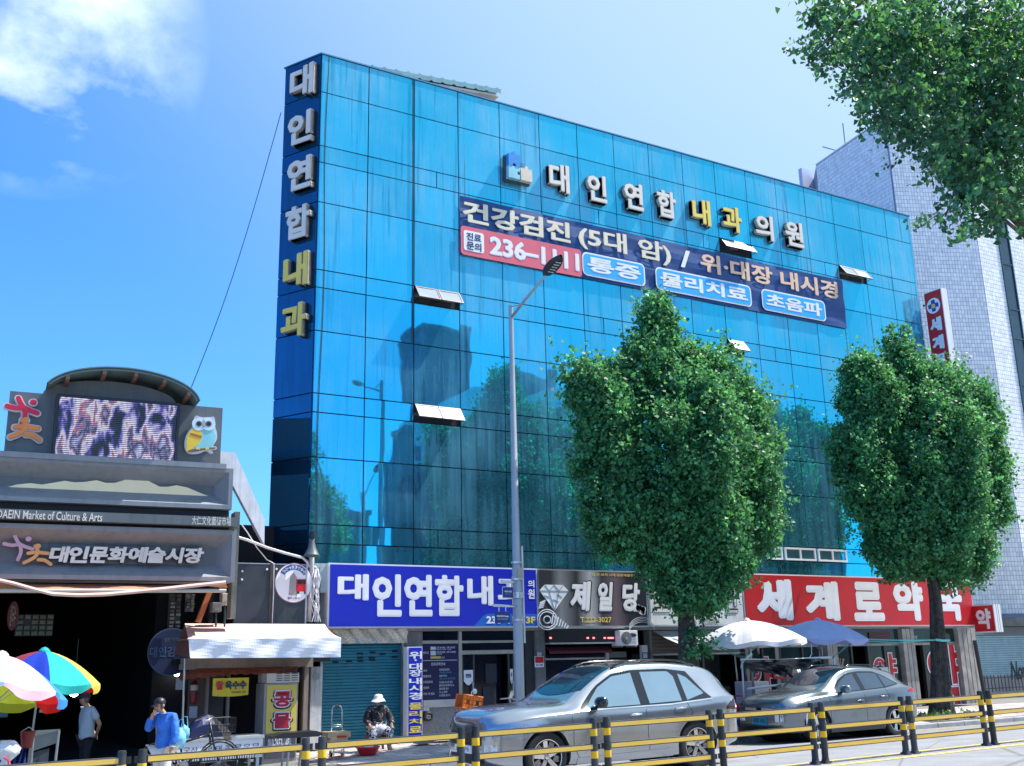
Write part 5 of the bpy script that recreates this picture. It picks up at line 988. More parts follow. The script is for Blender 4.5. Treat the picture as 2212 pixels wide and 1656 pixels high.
b=MB(); b.tube([P('A',-700,1560,YA+.05),P('A',0,1598,YA+.05),P('A',1497,1597,YA+.05)],.035,6); obj('front_bar',b,mat('bar_cream',(.5,.47,.4),.6),t)
b=MB(); b.tube([P('B',1325,105,21.6),P('B',1250,300,21.6)],.07,4); obj('arm',b,mat('orange_arm',(.45,.13,.05),.6),t)
# dark panels with round station badge
dp=mat('charcoal_panel',(.045,.055,.065),.35,.2,var=.15,streak=.3,dcol=(.09,.10,.12)); FP=Fr(0,22.1)
t=thing('charcoal_wall_panels','two charcoal wall panels with white studs above the corn stall','wall panel',(7,22.1,0))
x0,x1=FP.l('Y',322,1000)[0],FP.l('Y',820,1000)[0]; x2=FP.l('Y',1335,900)[0]; z1=FP.l('Y',850,572)[1]; z0=0.2
for a,c in ((x0,x1-.01),(x1+.05,x2)): o=obj('panel',MB().box(a,c,22.1,22.2,z0,z1),dp,t); obj('edge_trim',MB().box(a,c,22.095,22.2,z1+.001,z1+.02),alu,t)
obj('batten',MB().box(x1-.008,x1+.048,22.08,22.2,z0,z1),bronze,t)
for u,v in ((433,668),(787,643),(427,790),(924,638),(1122,618)):
    a_,z_=FP.l('Y',u,v,dy=-.02); b=MB(); b.lathe([(0,-.02),(.022,-.016),(.026,0)],(a_,22.098,z_),10,'y'); obj('stud',b,whitem,t)
obj('trim_right',MB().box(x2,x2+.03,22.06,22.2,z0,z1+.02),alu,t)
bd=thing('round_badge','round white badge with obelisk, red truck and blue ribbon on the charcoal panel','badge',(x2-.5,22.08,.9)); a_,z_=FP.l('Y',1168,838); R_=.42
disc(FP,a_,z_,R_,-.012,mat('badge_rim',(.40,.18,.18),.5),'rim',bd,40); disc(FP,a_,z_,R_-.015,-.016,wprint,'face',bd,40)
b=MB(); n=16; b.add([FP.w(a_+r_*math.cos(t_),-.02,z_+.03+r_*math.sin(t_)) for t_ in np.linspace(.55,math.pi-.55,n) for r_ in (.25,.36)],[(2*i,2*i+1,2*i+3,2*i+2) for i in range(n-1)]); obj('ribbon',b,mat('ribbon_blue',(.01,.10,.36),.5),bd,fix=False)
b=MB(); b.add([FP.w(a_+x_,-.021,z_+zz) for x_,zz in ((-.11,-.26),(.08,-.26),(.06,.12),(-.015,.22),(-.09,.12))],[(0,1,2,3,4)]); obj('obelisk',b,mat('obelisk_grey',(.36,.34,.33),.6),bd,fix=False)
b=MB(); b.box(a_+.05,a_+.29,22.075,22.079,z_-.18,z_+.08); obj('truck',b,red,bd); b=MB(); b.box(a_+.08,a_+.27,22.07,22.074,z_-.02,z_+.06); b.box(a_+.07,a_+.12,22.07,22.074,z_-.23,z_-.18); b.box(a_+.23,a_+.28,22.07,22.074,z_-.23,z_-.18); obj('truck_glass',b,blackm,bd)
for i,ch in enumerate('대인시장3번출입구'):
    an_=math.pi-.75-i*(math.pi-1.5)/7; px_,pz_=a_+.305*math.cos(an_),z_+.03+.305*math.sin(an_); letters('lettering',ch,FP,px_-.03,px_+.03,pz_-.033,pz_+.033,-.024,wprint,bd,bold=.03)
letters('lettering','동부소방서',FP,a_-.13,a_+.13,z_-.345,z_-.30,-.024,inkb,bd,bold=.02)
# conduits, cables and horn speaker at the corner
t=thing('conduit_post','white vertical conduit post wrapped in cables at the corner of the glass block','conduit',(7.6,FY-.35,-1)); YC=FY-.35
b=MB(); b.tube([P('Y',1432,125,YC),P('Y',1430,600,YC),P('Y',1390,1400,YC)],.055,8); b.tube([P('Y',1390,620,YC+.05),P('Y',1370,1400,YC+.05)],.04,6); obj('pipe',b,mat('dirty_white_pipe',(.5,.52,.52),.6,streak=.4,dcol=(.2,.2,.2)),t,smooth=True)
b=MB(); rnd=random.Random(4)
for i in range(13):
    u=1440+rnd.uniform(0,90); pts=[P('Y',u+rnd.uniform(-10,10),640,YC-.05)]
    for v in (760,900,1050,1200,1400): pts.append(P('Y',u+rnd.uniform(-45,50),v,YC-.05-rnd.uniform(0,.1)))
    b.tube(pts,rnd.choice((.008,.012,.01)),4)
obj('cable_bundle',b,cablew,t); b=MB()
for i in range(8):
    u=1380+rnd.uniform(0,190); pts=[P('Y',u,610+rnd.uniform(0,60),YC)]
    for v in (800,1000,1250,1420): pts.append(P('Y',u+rnd.uniform(-30,30),v,YC-.02))
    b.tube(pts,.012,4)
obj('black_cables',b,cable,t)
b=MB(); b.tube([P('Y',320,165,YC-1),P('Y',500,220,YC-.9),P('Y',800,335,YC-.6),P('Y',1050,410,YC-.4),P('Y',1300,475,YC-.2),P('Y',1360,530,YC-.1),P('Y',1385,600,YC),P('Y',1470,608,YC),P('Y',1520,650,YC),P('Y',1500,800,YC)],.028,6); obj('service_cable',b,cablew,label='thick pale service cable swooping from the gate box to the conduit post',cat='cable')
b=MB(); b.tube([P('Y',420,0,YC-1),P('Y',500,110,YC-.9),P('Y',640,330,YC-.7),P('Y',780,500,YC-.5),P('Y',885,560,YC-.3),P('Y',878,1000,22.0),P('Y',860,1420,22.0)],.012,5); obj('thin_cable',b,cablew,label='thin white cable drooping over the charcoal panels',cat='cable')
hs_=thing('horn_speaker','grey horn loudspeaker on the conduit post','loudspeaker',tuple(P('Y',1430,330,YC-.25))); c=P('Y',1430,350,YC-.25); b=MB(); b.lathe([(.04,.22),(.06,.14),(.09,.02),(.16,-.12),(.19,-.16),(.17,-.15),(.05,.05)],tuple(c),20); o=obj('horn',b,mat('horn_grey',(.08,.11,.12),.5),hs_,smooth=True); b=MB(); b.lathe([(0,.40),(.055,.38),(.06,.22),(0,.2)],tuple(c),14); obj('driver',b,blackm,hs_); b=MB(); b.tube([c+Vector((0,0,.3)),c+Vector((.02,.25,.32))],.02,5); obj('bracket',b,blackm,hs_)
obj('grey_cabinet',MB().box(P('Y',1450,700,FY-.2).x,P('C',215,200,FY-.2).x-.03,FY-.3,FY-.05,P('Y',1500,980,FY-.2).z,P('Y',1500,560,FY-.2).z),mat('pale_cabinet',(.36,.45,.48),.5,streak=.2,dcol=(.2,.2,.2)),label='pale blue-grey metal cabinet behind cables left of the royal blue signboard',cat='cabinet')
# electric boxes right of the gate opening
for nm,lb,u0,v0,u1,v1,m in (('beige_meter_box','beige meter box on the wall left of the charcoal panels',140,985,245,1160,mat('beige_box',(.42,.42,.37),.5)),('grey_junction_box','square grey junction box below the gate awning end',0,1118,130,1255,mat('grey_box',(.16,.17,.18),.5))):
    a=P('Y',u0,v0,21.5); c=P('Y',u1,v1,21.5); t=thing(nm,lb,'electric box',tuple(c)); bev(obj('casing',MB().box(a.x,c.x,21.5,21.7,c.z,a.z),m,t),.015); obj('cover',MB().box(a.x+.05,c.x-.05,21.49,21.499,c.z+.08,a.z-.16),mat('box_label',(.2,.22,.22),.5),t); b=MB(); b.tube([((a.x+c.x)/2,21.55,c.z),((a.x+c.x)/2+.02,21.55,c.z-.6)],.02,5); obj('conduit',b,cable,t)
# ================================================================ MEDIAN BARRIER
rub=mat('barrier_black',(.018,.024,.026),.5,var=.3,dirt=.5,dcol=(.13,.13,.12),bump=.2); yb_=mat('reflective_yellow',(.82,.50,.01),.35,var=.06); ry=mat('rail_yellow',(.80,.52,.08),.4,var=.12,dirt=.4,dcol=(.4,.3,.2)); rgrey=mat('rail_edge',(.06,.07,.08),.45)
X0F=2.345; SP=1.997; GAP=.21
def post_mesh():
    b=MB(); b.lathe([(.085,0),(.082,.012),(.055,.05),(.050,.09),(.047,.86),(.042,.885),(0,.887)],n=16); return b
pm=post_mesh().data('post'); fixn(pm,True); pm.set_sharp_from_angle(angle=.9); pm.materials.append(rub)
def band(z0,z1): 
    b=MB(); b.lathe([(.0492,z0),(.0497,z0+.004),(.0492,z1)],n=16); m=b.data('band'); fixn(m,True); m.materials.append(yb_); return m
bm1,bm2=band(.655,.745),band(.375,.465)
YF=12.2
def panel(i,first=None):
    xa=X0F+GAP+SP*(i-1); xb=X0F+SP*i; za,zb=G(xa,YF),G(xb,YF)
    t=thing('barrier_panel','',"barrier",(xa,YF,za),'black and yellow median barrier panels')
    for x,z in ((xa,za),(xb,zb)):
        p=bpy.data.objects.new('post',pm); link(p,t); p.location=(x-xa,0,z-za); p.rotation_euler=(random.uniform(-.008,.008),random.uniform(-.012,.012),0)
        for m in (bm1,bm2): o=bpy.data.objects.new('band',m); link(o,p)
        fb=MB(); 
        for a in (.6,2.2,3.8,5.4): fb.box(.075*math.cos(a)-.012,.075*math.cos(a)+.012,.075*math.sin(a)-.012,.075*math.sin(a)+.012,.012,.03)
        m=fb.data('anchor_bolts'); m.materials.append(blackm); o=bpy.data.objects.new('anchor_bolts',m); link(o,p)
    for h in (.785,.52,.25):
        b=MB(); y0,y1=YF-.03,YF+.03; e=.04
        vs=[(x,y,z+dz) for x,z in ((xa+e,za+h),(xb-e,zb+h)) for y,dz in ((y0,-.038),(y1,-.038),(y1,.038),(y0,.038))]; b.add(vs,[(0,1,2,3),(7,6,5,4)]+[(k,k+4,(k+1)%4+4,(k+1)%4) for k in range(4)])
        r=obj('rail',b,rgrey,t)
        for s in (-1,1):
            b=MB(); yy=YF+s*.033; b.add([(xa+e+.005,yy,za+h-.026),(xb-e-.005,yy,zb+h-.026),(xb-e-.005,yy,zb+h+.026),(xa+e+.005,yy,za+h+.026)],[(0,1,2,3)]); b.add([(xa+e+.005,YF+s*.0305,za+h-.026),(xb-e-.005,YF+s*.0305,zb+h-.026),(xb-e-.005,YF+s*.0305,zb+h+.026),(xa+e+.005,YF+s*.0305,za+h+.026)],[(3,2,1,0)]); obj('reflective_strip',b,ry,r,fix=False)
    for x,z,s in ((xa,za,-1),(xb,zb,1)):
        for h in (.785,.52,.25): 
            b=MB(); x0_,x1_=sorted((x+s*.045,x+s*.088)); b.box(x0_,x1_,YF-.012,YF+.012,z+h-.035,z+h+.035); obj('coupling',b,blackm,t)
    return t
LB={-2:'barrier panel beyond the left edge of the photo',0:'barrier panel low in the bottom left corner under the rainbow parasols',1:'barrier panel in front of the bicycle and the blue jacket',2:'barrier panel in front of the seated vendor',3:'barrier panel across the front wheel of the large silver car',4:'barrier panel across the rear door of the large silver car',5:'barrier panel across the number plate of the smaller grey car',6:'barrier panel across the doors of the smaller grey car',7:'barrier panel below the farther tree trunk',8:'barrier panel running out of the right edge of the photo'}
for i in range(0,9): t=panel(i); t['label']='black and yellow '+LB[i]

# ================================================================ CARS
def interp_rows(st,xs):
    st=np.array(st,float); out=[]
    for x in xs:
        k=int(np.clip(np.searchsorted(st[:,0],x)-1,0,len(st)-2)); p0=st[max(k-1,0)];p1=st[k];p2=st[k+1];p3=st[min(k+2,len(st)-1)]
        h=p2[0]-p1[0]; t=(x-p1[0])/h
        m1=(p2-p0)/(p2[0]-p0[0])*h; m2=(p3-p1)/(p3[0]-p1[0])*h
        # limited slopes so that profiles do not overshoot
        d=p2-p1
        for m in (m1,m2):
            for j in range(len(m)):
                if d[j]==0 or m[j]*d[j]<0: m[j]=0
                elif abs(m[j])>3*abs(d[j]): m[j]=3*d[j]
        r=(2*t**3-3*t*t+1)*p1+(t**3-2*t*t+t)*m1+(-2*t**3+3*t*t)*p2+(t**3-t*t)*m2; r[0]=x; out.append(r)
    return np.array(out)
class Car:
    """x = distance from the front bumper, y = half width coordinate, z = height"""
    def __init__(s,st): s.st=st
    def ring(s,x):
        _,zb,zs,zt,W,Wt=interp_rows(s.st,[x])[0]; zh=zs-zb; c=zt-zs; e=min(.07,c*.35+.005); zr=zt-e
        return [(0,zb),(W*.82,zb),(W*.945,zb+.03),(W*.975,zb+zh*.12),(W*.992,zb+zh*.32),(W*.985,zb+zh*.45),(W*1.0,zb+zh*.62),(W*1.0,zb+zh*.80),(W*.975,zs-.015),(W*.955,zs+min(.012,c*.2)),
                (Wt+(W*.945-Wt)*.52,zs+(zr-zs)*.5),(Wt,zr),(Wt*.94,zr+e*.62),(Wt*.7,zt-e*.10),(Wt*.35,zt-e*.02),(0,zt)]
    def body(s,xs):
        rings=[s.ring(x) for x in xs]; m=len(rings[0]); b=MB()
        full=[[(x,-y,z) for y,z in r]+[(x,y,z) for y,z in reversed(r[1:-1])] for x,r in zip(xs,rings)]
        n=len(full[0]); b.v=[p for r in full for p in r]
        for i in range(len(xs)-1):
            for j in range(n): b.f.append((i*n+j,(i+1)*n+j,(i+1)*n+(j+1)%n,i*n+(j+1)%n))
        b.f.append(tuple(range(n))); b.f.append(tuple(reversed(range((len(xs)-1)*n,len(xs)*n)))); return b
    def side(s,x,z):
        r=s.ring(x)
        for (y0,z0),(y1,z1) in zip(r[2:],r[3:]):
            if z0<=z<=z1: return y0+(y1-y0)*(z-z0)/max(z1-z0,1e-6)
        return r[2][0]
    def top(s,x,y):
        r=s.ring(x)[9:]
        for (y0,z0),(y1,z1) in zip(r,r[1:]):
            if y1<=abs(y)<=y0: return z0+(z1-z0)*(y0-abs(y))/max(y0-y1,1e-6)
        return r[0][1]
def patch(car,lo,hi,off,nx=16,nz=5,thick=0):
    """side patch between two polylines [(x,z)] (same x range)"""
    x0,x1=lo[0][0],lo[-1][0]; rows=[]
    for i in range(nx+1):
        x=x0+(x1-x0)*i/nx; a=np.interp(x,*zip(*lo)); c=np.interp(x,*zip(*hi)); rows.append([(x,a+(c-a)*j/nz) for j in range(nz+1)])
    return rows
def build_car(name,label,nose,ground_y,st,spec,paint,L_):
    """nose=(X,Y) of front centre; the car heads towards -X"""
    car=Car(st); X,Y=nose; zg=G(X+L_*.25,Y-.6,False); slope=(G(X+L_*.75,Y,False)-G(X+L_*.25,Y,False))/(L_*.5)
    root=thing(name,label,'car',(X,Y,0)); z0=G(X,Y-.5,False)+.0
    def wp(p,s=1): x,y,z=p; return (X+x,Y+y*s,z0+z+slope*x)
    def place(mb): mb.v=[wp(v) for v in mb.v]; return mb
    xs=sorted(set(list(np.linspace(0.0,.5,9))+list(np.linspace(.5,L_-.4,60))+list(np.linspace(L_-.4,L_,9))))
    body=obj('body',place(car.body(xs)),paint,root,smooth=True); body.data.set_sharp_from_angle(angle=math.radians(50))
    # wheel arches
    R=spec['R']; dkm=mat('wheel_well',(.006,.006,.008),.9)
    for wx in spec['wheels']:
        c=MB(); n=36; ra=R+.045
        c.prism([(wx+ra*math.cos(2*math.pi*k/n),R+ra*math.sin(2*math.pi*k/n)+.01) for k in range(n)],-1.2,1.2); place(c)
        me=c.data('cut',(X,Y,0)); fixn(me); co=bpy.data.objects.new('cut',me); link(co); co.location=(X,Y,0)
        mo=body.modifiers.new('arch','BOOLEAN'); mo.operation='DIFFERENCE'; mo.object=co; mo.solver='EXACT'
        bpy.context.view_layer.update(); dg=bpy.context.evaluated_depsgraph_get(); me2=bpy.data.meshes.new_from_object(body.evaluated_get(dg)); body.modifiers.clear(); old=body.data; body.data=me2; body.data.set_sharp_from_angle(angle=math.radians(50)); bpy.data.objects.remove(co)
        b=MB(); b.prism([(wx+(ra+.004)*math.cos(2*math.pi*k/n),R+.01+(ra+.004)*math.sin(2*math.pi*k/n)) for k in range(n)],-.62,.62); obj('wheel_well',place(b),dkm,root)
    def side_part(nm,lo,hi,m,off=.006,both=True,nx=16,nz=5,par=root,lab=None):
        r0=patch(car,lo,hi,off,nx,nz); res=None
        for s in ((-1,1) if both else (-1,)):
            b=MB(); b.grid([[(x,s*(car.side(x,z)+off),z) for x,z in r] for r in r0]); n1=len(r0); 
            # close the rim back to the body so that it has thickness
            rim=[r0[0],[r[-1] for r in r0],list(reversed(r0[-1])),list(reversed([r[0] for r in r0]))]
            for e in rim: b.grid([[(x,s*(car.side(x,z)+off),z),(x,s*(car.side(x,z)-.012),z)] for x,z in e])
            o=obj(nm,place(b),m,par,smooth=False,fix=True,label=lab); 
            for p in o.data.polygons: p.use_smooth=True
            o.data.set_sharp_from_angle(angle=math.radians(40)); res=res or o
        return res
    glassm=spec['glass']; blk=mat('gloss_black',(.008,.009,.012),.12,coat=.5); chrome=mat('car_chrome',(.75,.77,.8),.12,1)
    for lo,hi in spec['surround']: side_part('window_surround',lo,hi,blk,.004,nx=24)
    for lo,hi in spec['glassp']: side_part('side_window',lo,hi,glassm,.009,nx=20)
    if 'trim' in spec: side_part('belt_trim',*spec['trim'],chrome,.012,nx=24,nz=1)
    if 'clad' in spec:
        for lo,hi in spec['clad']: side_part('cladding',lo,hi,spec['cladm'],.010,nx=24,nz=3)
    seam=mat('panel_gap',(.01,.01,.012),.8)
    for pts in spec['seams']:
        b=MB()
        for s in (-1,1):
            for (xa,za),(xb,zb) in zip(pts,pts[1:]):
                n=6; rows=[]
                for i in range(n+1):
                    x=xa+(xb-xa)*i/n; z=za+(zb-za)*i/n; d=Vector((zb-za,-(xb-xa))).normalized()*.004
                    rows.append([(x-d.x,s*(car.side(x,z)+.002),z-d.y),(x+d.x,s*(car.side(x,z)+.002),z+d.y)])
                b.grid(rows)
        obj('door_gap',place(b),seam,root,fix=False)
    for (x,z) in spec['handles']:
        for s in (-1,1):
            y=car.side(x,z); b=MB(); n=8; rows=[]
            b.tube([(x-.11,s*(y+.0),z-.005),(x-.09,s*(y+.032),z),(x+.08,s*(y+.034),z+.004),(x+.11,s*(y+.0),z+.002)],.014,8); obj('door_handle',place(b),spec.get('handlem',paint),root,smooth=True)
            b=MB(); b.lathe([(0,0),(.035,.0),(.035,.004)],(x,s*(y+.001),z-.02),14,'y'); b.v=[((v[0]-x)*1.6+x,v[1],v[2]) for v in b.v]; obj('handle_recess',place(b),seam,root)
    # windscreen, rear screen, glass roof
    def top_part(nm,x0,x1,w0,w1,m,off=.006,nx=12,ny=12,bow=0):
        b=MB(); rows=[]
        for i in range(nx+1):
            x=x0+(x1-x0)*i/nx; wd=w0+(w1-w0)*i/nx; r=[]
            for j in range(ny+1):
                y=-wd+2*wd*j/ny; xx=x+bow*(y/wd)**2*(1-i/nx); r.append((xx,y,car.top(xx,y)+off))
            rows.append(r)
        b.grid(rows); edge=rows[0],[r[-1] for r in rows],rows[-1],[r[0] for r in rows]
        for e in edge: b.grid([[p,(p[0],p[1],p[2]-.02)] for p in e])
        o=obj(nm,place(b),m,root,smooth=True); o.data.set_sharp_from_angle(angle=math.radians(40)); return o
    for a in spec['tops']: top_part(*a)
    # front end
    for nm,y0,y1,za,zb,m,d in spec['front']:
        for s in ((-1,1) if y0>0 else (1,)):
            ya,yb2=(y0,y1) if y0>0 else (-y1,y1); b=MB(); rows=[]
            for i in range(9):
                y=ya+(yb2-ya)*i/8; r=[]
                for j in range(4):
                    z=za+(zb-za)*j/3; x=next((xx for xx in np.linspace(0,.9,46) if car.side(xx,z)>=abs(y) and z<=interp_rows(st,[xx])[0][3]),.3); r.append((x-d,s*y,z))
                rows.append(r)
            b.grid(rows)
            for e in (rows[0],[r[-1] for r in rows],rows[-1],[r[0] for r in rows]): b.grid([[p,(p[0]+.06,p[1],p[2])] for p in e])
            obj(nm,place(b),m,root)
    for lo,hi,m,nm in spec['lamps']: side_part(nm,lo,hi,m,.008,nx=10,nz=3)
    # mirrors
    mx_,mz=spec['mirror']
    for s in (-1,1):
        y=car.side(mx_,mz); b=MB(); b.lathe([(0,-.13),(.06,-.12),(.085,-.06),(.09,.04),(.075,.12),(0,.13)],(0,0,0),16,'y')
        b.v=[(mx_+.02+v[0]*.75,s*(y+.15+v[1]*.95),mz+.05+v[2]*.95) for v in b.v]; o=obj('wing_mirror',place(b),spec['mirrorm'],root,smooth=True)
        b=MB(); b.tube([(mx_+.02,s*(y-.01),mz-.03),(mx_+.02,s*(y+.09),mz+.01)],.025,6); obj('mirror_arm',place(b),blk,root)
    # roof rails
    for s in (-1,1):
        xr0,xr1=spec['rails']; pts=[]
        for t in np.linspace(0,1,14):
            x=xr0+(xr1-xr0)*t; pts.append((x,s*(car.ring(x)[11][0]-.03),car.ring(x)[12][1]+.008+.045*min(1,6*t,6*(1-t))))
        b=MB(); b.tube(pts,.014,6); obj('roof_rail',place(b),blk if spec.get('railb') else alu,root,smooth=True)
    # plate
    pz,pw,ph_,ptxt,pmt,pof=spec['plate']; xf=-.012-pof; b=MB(); b.box(xf,xf+.05,-pw/2,pw/2,pz,pz+ph_); pl=obj('number_plate',place(b),pmt,root)
    frp=Fr(0,0,-math.pi/2); frp.o=Vector((X+xf-.003,Y,0)); letters('plate_text',ptxt,frp,-pw*.42,pw*.42,z0+pz+.025,z0+pz+ph_-.025,0,blackm,pl,bold=.02)
    # wheels
    tyre=mat('tyre_rubber',(.015,.015,.016),.8,bump=.2); Rr=spec['Rr']; sil=mat('alloy_bright',(.72,.74,.76),.25,.9); dka=mat('alloy_dark',(.02,.022,.026),.4,.5)
    for wx in spec['wheels']:
        for s in (-1,1):
            y=car.side(wx,R*1.0+.35)-.02; 
            b=MB(); b.lathe([(Rr,-.10),(Rr+.03,-.115),(R-.02,-.11),(R,-.085),(R,.085),(R-.02,.11),(Rr+.03,.115),(Rr,.10)],(wx,s*(y-.11),R),36,'y'); w_=obj('wheel',place(b),tyre,root,smooth=True); w_.data.set_sharp_from_angle(angle=.6)
            yo=s*(y-.11+.07); b=MB(); b.lathe([(0,-.10*s),(Rr-.02,-.10*s),(Rr,.02*s),(Rr+.004,.035*s),(Rr-.015,.04*s),(Rr-.02,.0)],(wx,yo,R),36,'y'); obj('rim',place(b),dka,w_,smooth=False)
            b=MB(); b.lathe([(Rr-.012,.036*s),(Rr+.006,.040*s),(Rr+.006,.02*s)],(wx,yo,R),36,'y'); obj('rim_edge',place(b),sil,w_)
            b=MB(); 
            for k in range(5):
                t=math.radians(90+72*k+spec.get('rot',0)); ca,sa=math.cos(t),math.sin(t)
                def pp(r,wd,yy): return (wx+r*ca-wd*sa,yo+yy*s,R+r*sa+wd*ca)
                a,c=.04,Rr-.008; w0,w1=.030,.050 if spec['spoke']=='wide' else .038
                vs=[pp(a,-w0,.02),pp(a,w0,.02),pp(c,w1,.036),pp(c,-w1,.036),pp(a,-w0,-.03),pp(a,w0,-.03),pp(c,w1,.0),pp(c,-w1,.0)]; b.add(vs,[(0,1,2,3),(0,3,7,4),(1,5,6,2)])
            obj('spokes',place(b),sil,w_,fix=False)
            if spec['spoke']!='wide':
                b=MB()
                for k in range(5):
                    for q_ in (-.035,-.018,0,.018,.035):
                        t=math.radians(126+72*k+spec.get('rot',0)); ca,sa=math.cos(t),math.sin(t); b.add([(wx+r*ca-(q_+wd)*sa,yo+.012*s,R+r*sa+(q_+wd)*ca) for r,wd in ((.12,-.003),(.12,.003),(Rr-.02,.003),(Rr-.02,-.003))],[(0,1,2,3)])
                obj('rim_fins',place(b),sil,w_,fix=False)
            b=MB(); b.lathe([(0,.034*s),(.03,.03*s),(.04,.0)],(wx,yo,R),16,'y'); obj('hub_cap',place(b),sil,w_)
    return root
silverp=mat('silver_paint',(.42,.45,.48),.18,.85,var=.02,coat=.8); greyp=mat('grey_paint',(.20,.235,.26),.22,.75,var=.02,coat=.8)
tint=mat('tinted_glass',(.35,.47,.52),.04,.75,var=.05); tint2=mat('tinted_glass_dark',(.10,.14,.18),.05,.6,var=.05); scrn=mat('windscreen_glass',(.012,.016,.03),.03,.1,var=0,spec=1.)
lampc=mat('lamp_clear',(.35,.38,.42),.08,.6,var=.4,scale=60); lampr=mat('lamp_red',(.45,.01,.01),.15); lampd=mat('lamp_dark_red',(.05,.01,.015),.1,var=.3,coat=.5); grl=mat('grille_black',(.012,.013,.016),.35,.3,var=.5,scale=60,bump=.8,bscale=70); skirt=mat('skirt_dark',(.05,.05,.05),.5)
# x, bottom, shoulder, top, half width, half width at roof edge
st=[(0,.42,.68,.84,.44,.36),(.05,.30,.76,.93,.60,.50),(.2,.24,.84,1.01,.76,.62),(.5,.21,.89,1.055,.89,.73),(.9,.20,.93,1.075,.935,.76),(1.30,.20,.95,1.09,.94,.76),(1.42,.20,.955,1.12,.94,.74),(1.9,.20,.965,1.40,.94,.66),(2.3,.20,.97,1.575,.94,.62),(2.7,.20,.98,1.635,.94,.615),(3.3,.20,.995,1.64,.94,.61),(3.8,.21,1.02,1.605,.935,.60),(4.2,.23,1.05,1.55,.92,.58),(4.42,.26,1.06,1.47,.90,.58),(4.55,.30,1.06,1.34,.88,.62),(4.66,.32,1.04,1.17,.85,.66),(4.73,.36,.96,1.06,.80,.64),(4.77,.45,.80,.92,.72,.58)]
F0=FY*0+13.72
sx=.983
st=[(a*sx,)+tuple(v) for a,*v in st]
spec=dict(R=.355,Rr=.245,wheels=(.885,3.70),glass=tint,
 surround=[([(1.52,.985),(3.2,1.0),(4.02,1.04),(4.06,1.05)],[(1.52,1.0),(1.9,1.30),(2.25,1.475),(2.6,1.525),(3.3,1.525),(3.75,1.47),(4.02,1.06),(4.06,1.055)])],
 glassp=[([(1.66,1.00),(2.62,1.01)],[(1.66,1.035),(1.95,1.29),(2.25,1.44),(2.62,1.485)]),([(2.80,1.015),(3.44,1.03)],[(2.80,1.49),(3.30,1.485),(3.36,1.48),(3.44,1.40)]),([(3.55,1.035),(3.92,1.12)],[(3.55,1.44),(3.70,1.38),(3.92,1.14)])],
 trim=([(1.50,.965),(3.2,.98),(4.06,1.03)],[(1.50,.982),(3.2,.997),(4.06,1.047)]),
 seams=[[(1.33,.90),(1.35,.45),(1.45,.30)],[(2.70,1.0),(2.72,.60),(2.74,.30)],[(3.50,1.03),(3.62,.85),(3.55,.75)],[(1.45,.30),(2.7,.29),(3.2,.30)]],
 handles=[(2.50,.87),(3.38,.92)],tops=[('windscreen',1.50,2.28,.66,.56,scrn,.008,12,12,.16),('sunroof',2.45,3.6,.46,.46,scrn,.004),('rear_screen',4.40,4.62,.56,.60,scrn,.006)],
 front=[('grille',0,.50,.55,.72,grl,.008),('air_intake',0,.52,.30,.42,grl,.006),('daytime_lamp',.56,.72,.42,.56,whitem,.006)],
 lamps=[([(.10,.66),(.55,.76),(.72,.80)],[(.10,.74),(.55,.845),(.72,.82)],lampc,'headlight'),([(4.36,.86),(4.58,.84)],[(4.36,.90),(4.5,1.00),(4.58,1.03)],lampd,'tail_light')],
 mirror=(1.78,1.03),mirrorm=MATS['gloss_black'] if 'gloss_black' in MATS else mat('gloss_black',(.008,.009,.012),.12,coat=.5),rails=(2.3,4.0),railb=True,plate=(.43,.50,.11,'352가',wprint,.015),spoke='fins',rot=8,
 clad=[([(1.40,.22),(3.2,.22)],[(1.40,.31),(3.2,.34)]),([(1.55,.37),(3.15,.42)],[(1.55,.39),(3.15,.50)])],cladm=silverp,handlem=mat('car_chrome',(.75,.77,.8),.12,1))
suv=build_car('silver_suv','large silver sport utility car with dark sunroof parked nose left nearest the fence',(7.68,14.66),0,st,spec,silverp,4.68)
st2=[(0,.40,.60,.76,.58,.46),(.05,.28,.70,.86,.70,.58),(.2,.22,.77,.93,.80,.66),(.5,.19,.83,.99,.86,.70),(.85,.18,.89,1.035,.895,.72),(1.15,.18,.92,1.06,.90,.70),(1.25,.18,.925,1.09,.90,.68),(1.7,.18,.935,1.36,.90,.61),(2.1,.18,.95,1.49,.90,.575),(2.5,.18,.97,1.515,.90,.57),(3.0,.19,1.00,1.49,.895,.56),(3.35,.20,1.02,1.43,.885,.545),(3.6,.23,1.03,1.36,.87,.54),(3.8,.27,1.02,1.20,.85,.58),(3.95,.30,.99,1.10,.82,.60),(4.05,.34,.92,1.03,.77,.58),(4.10,.42,.80,.90,.70,.52)]
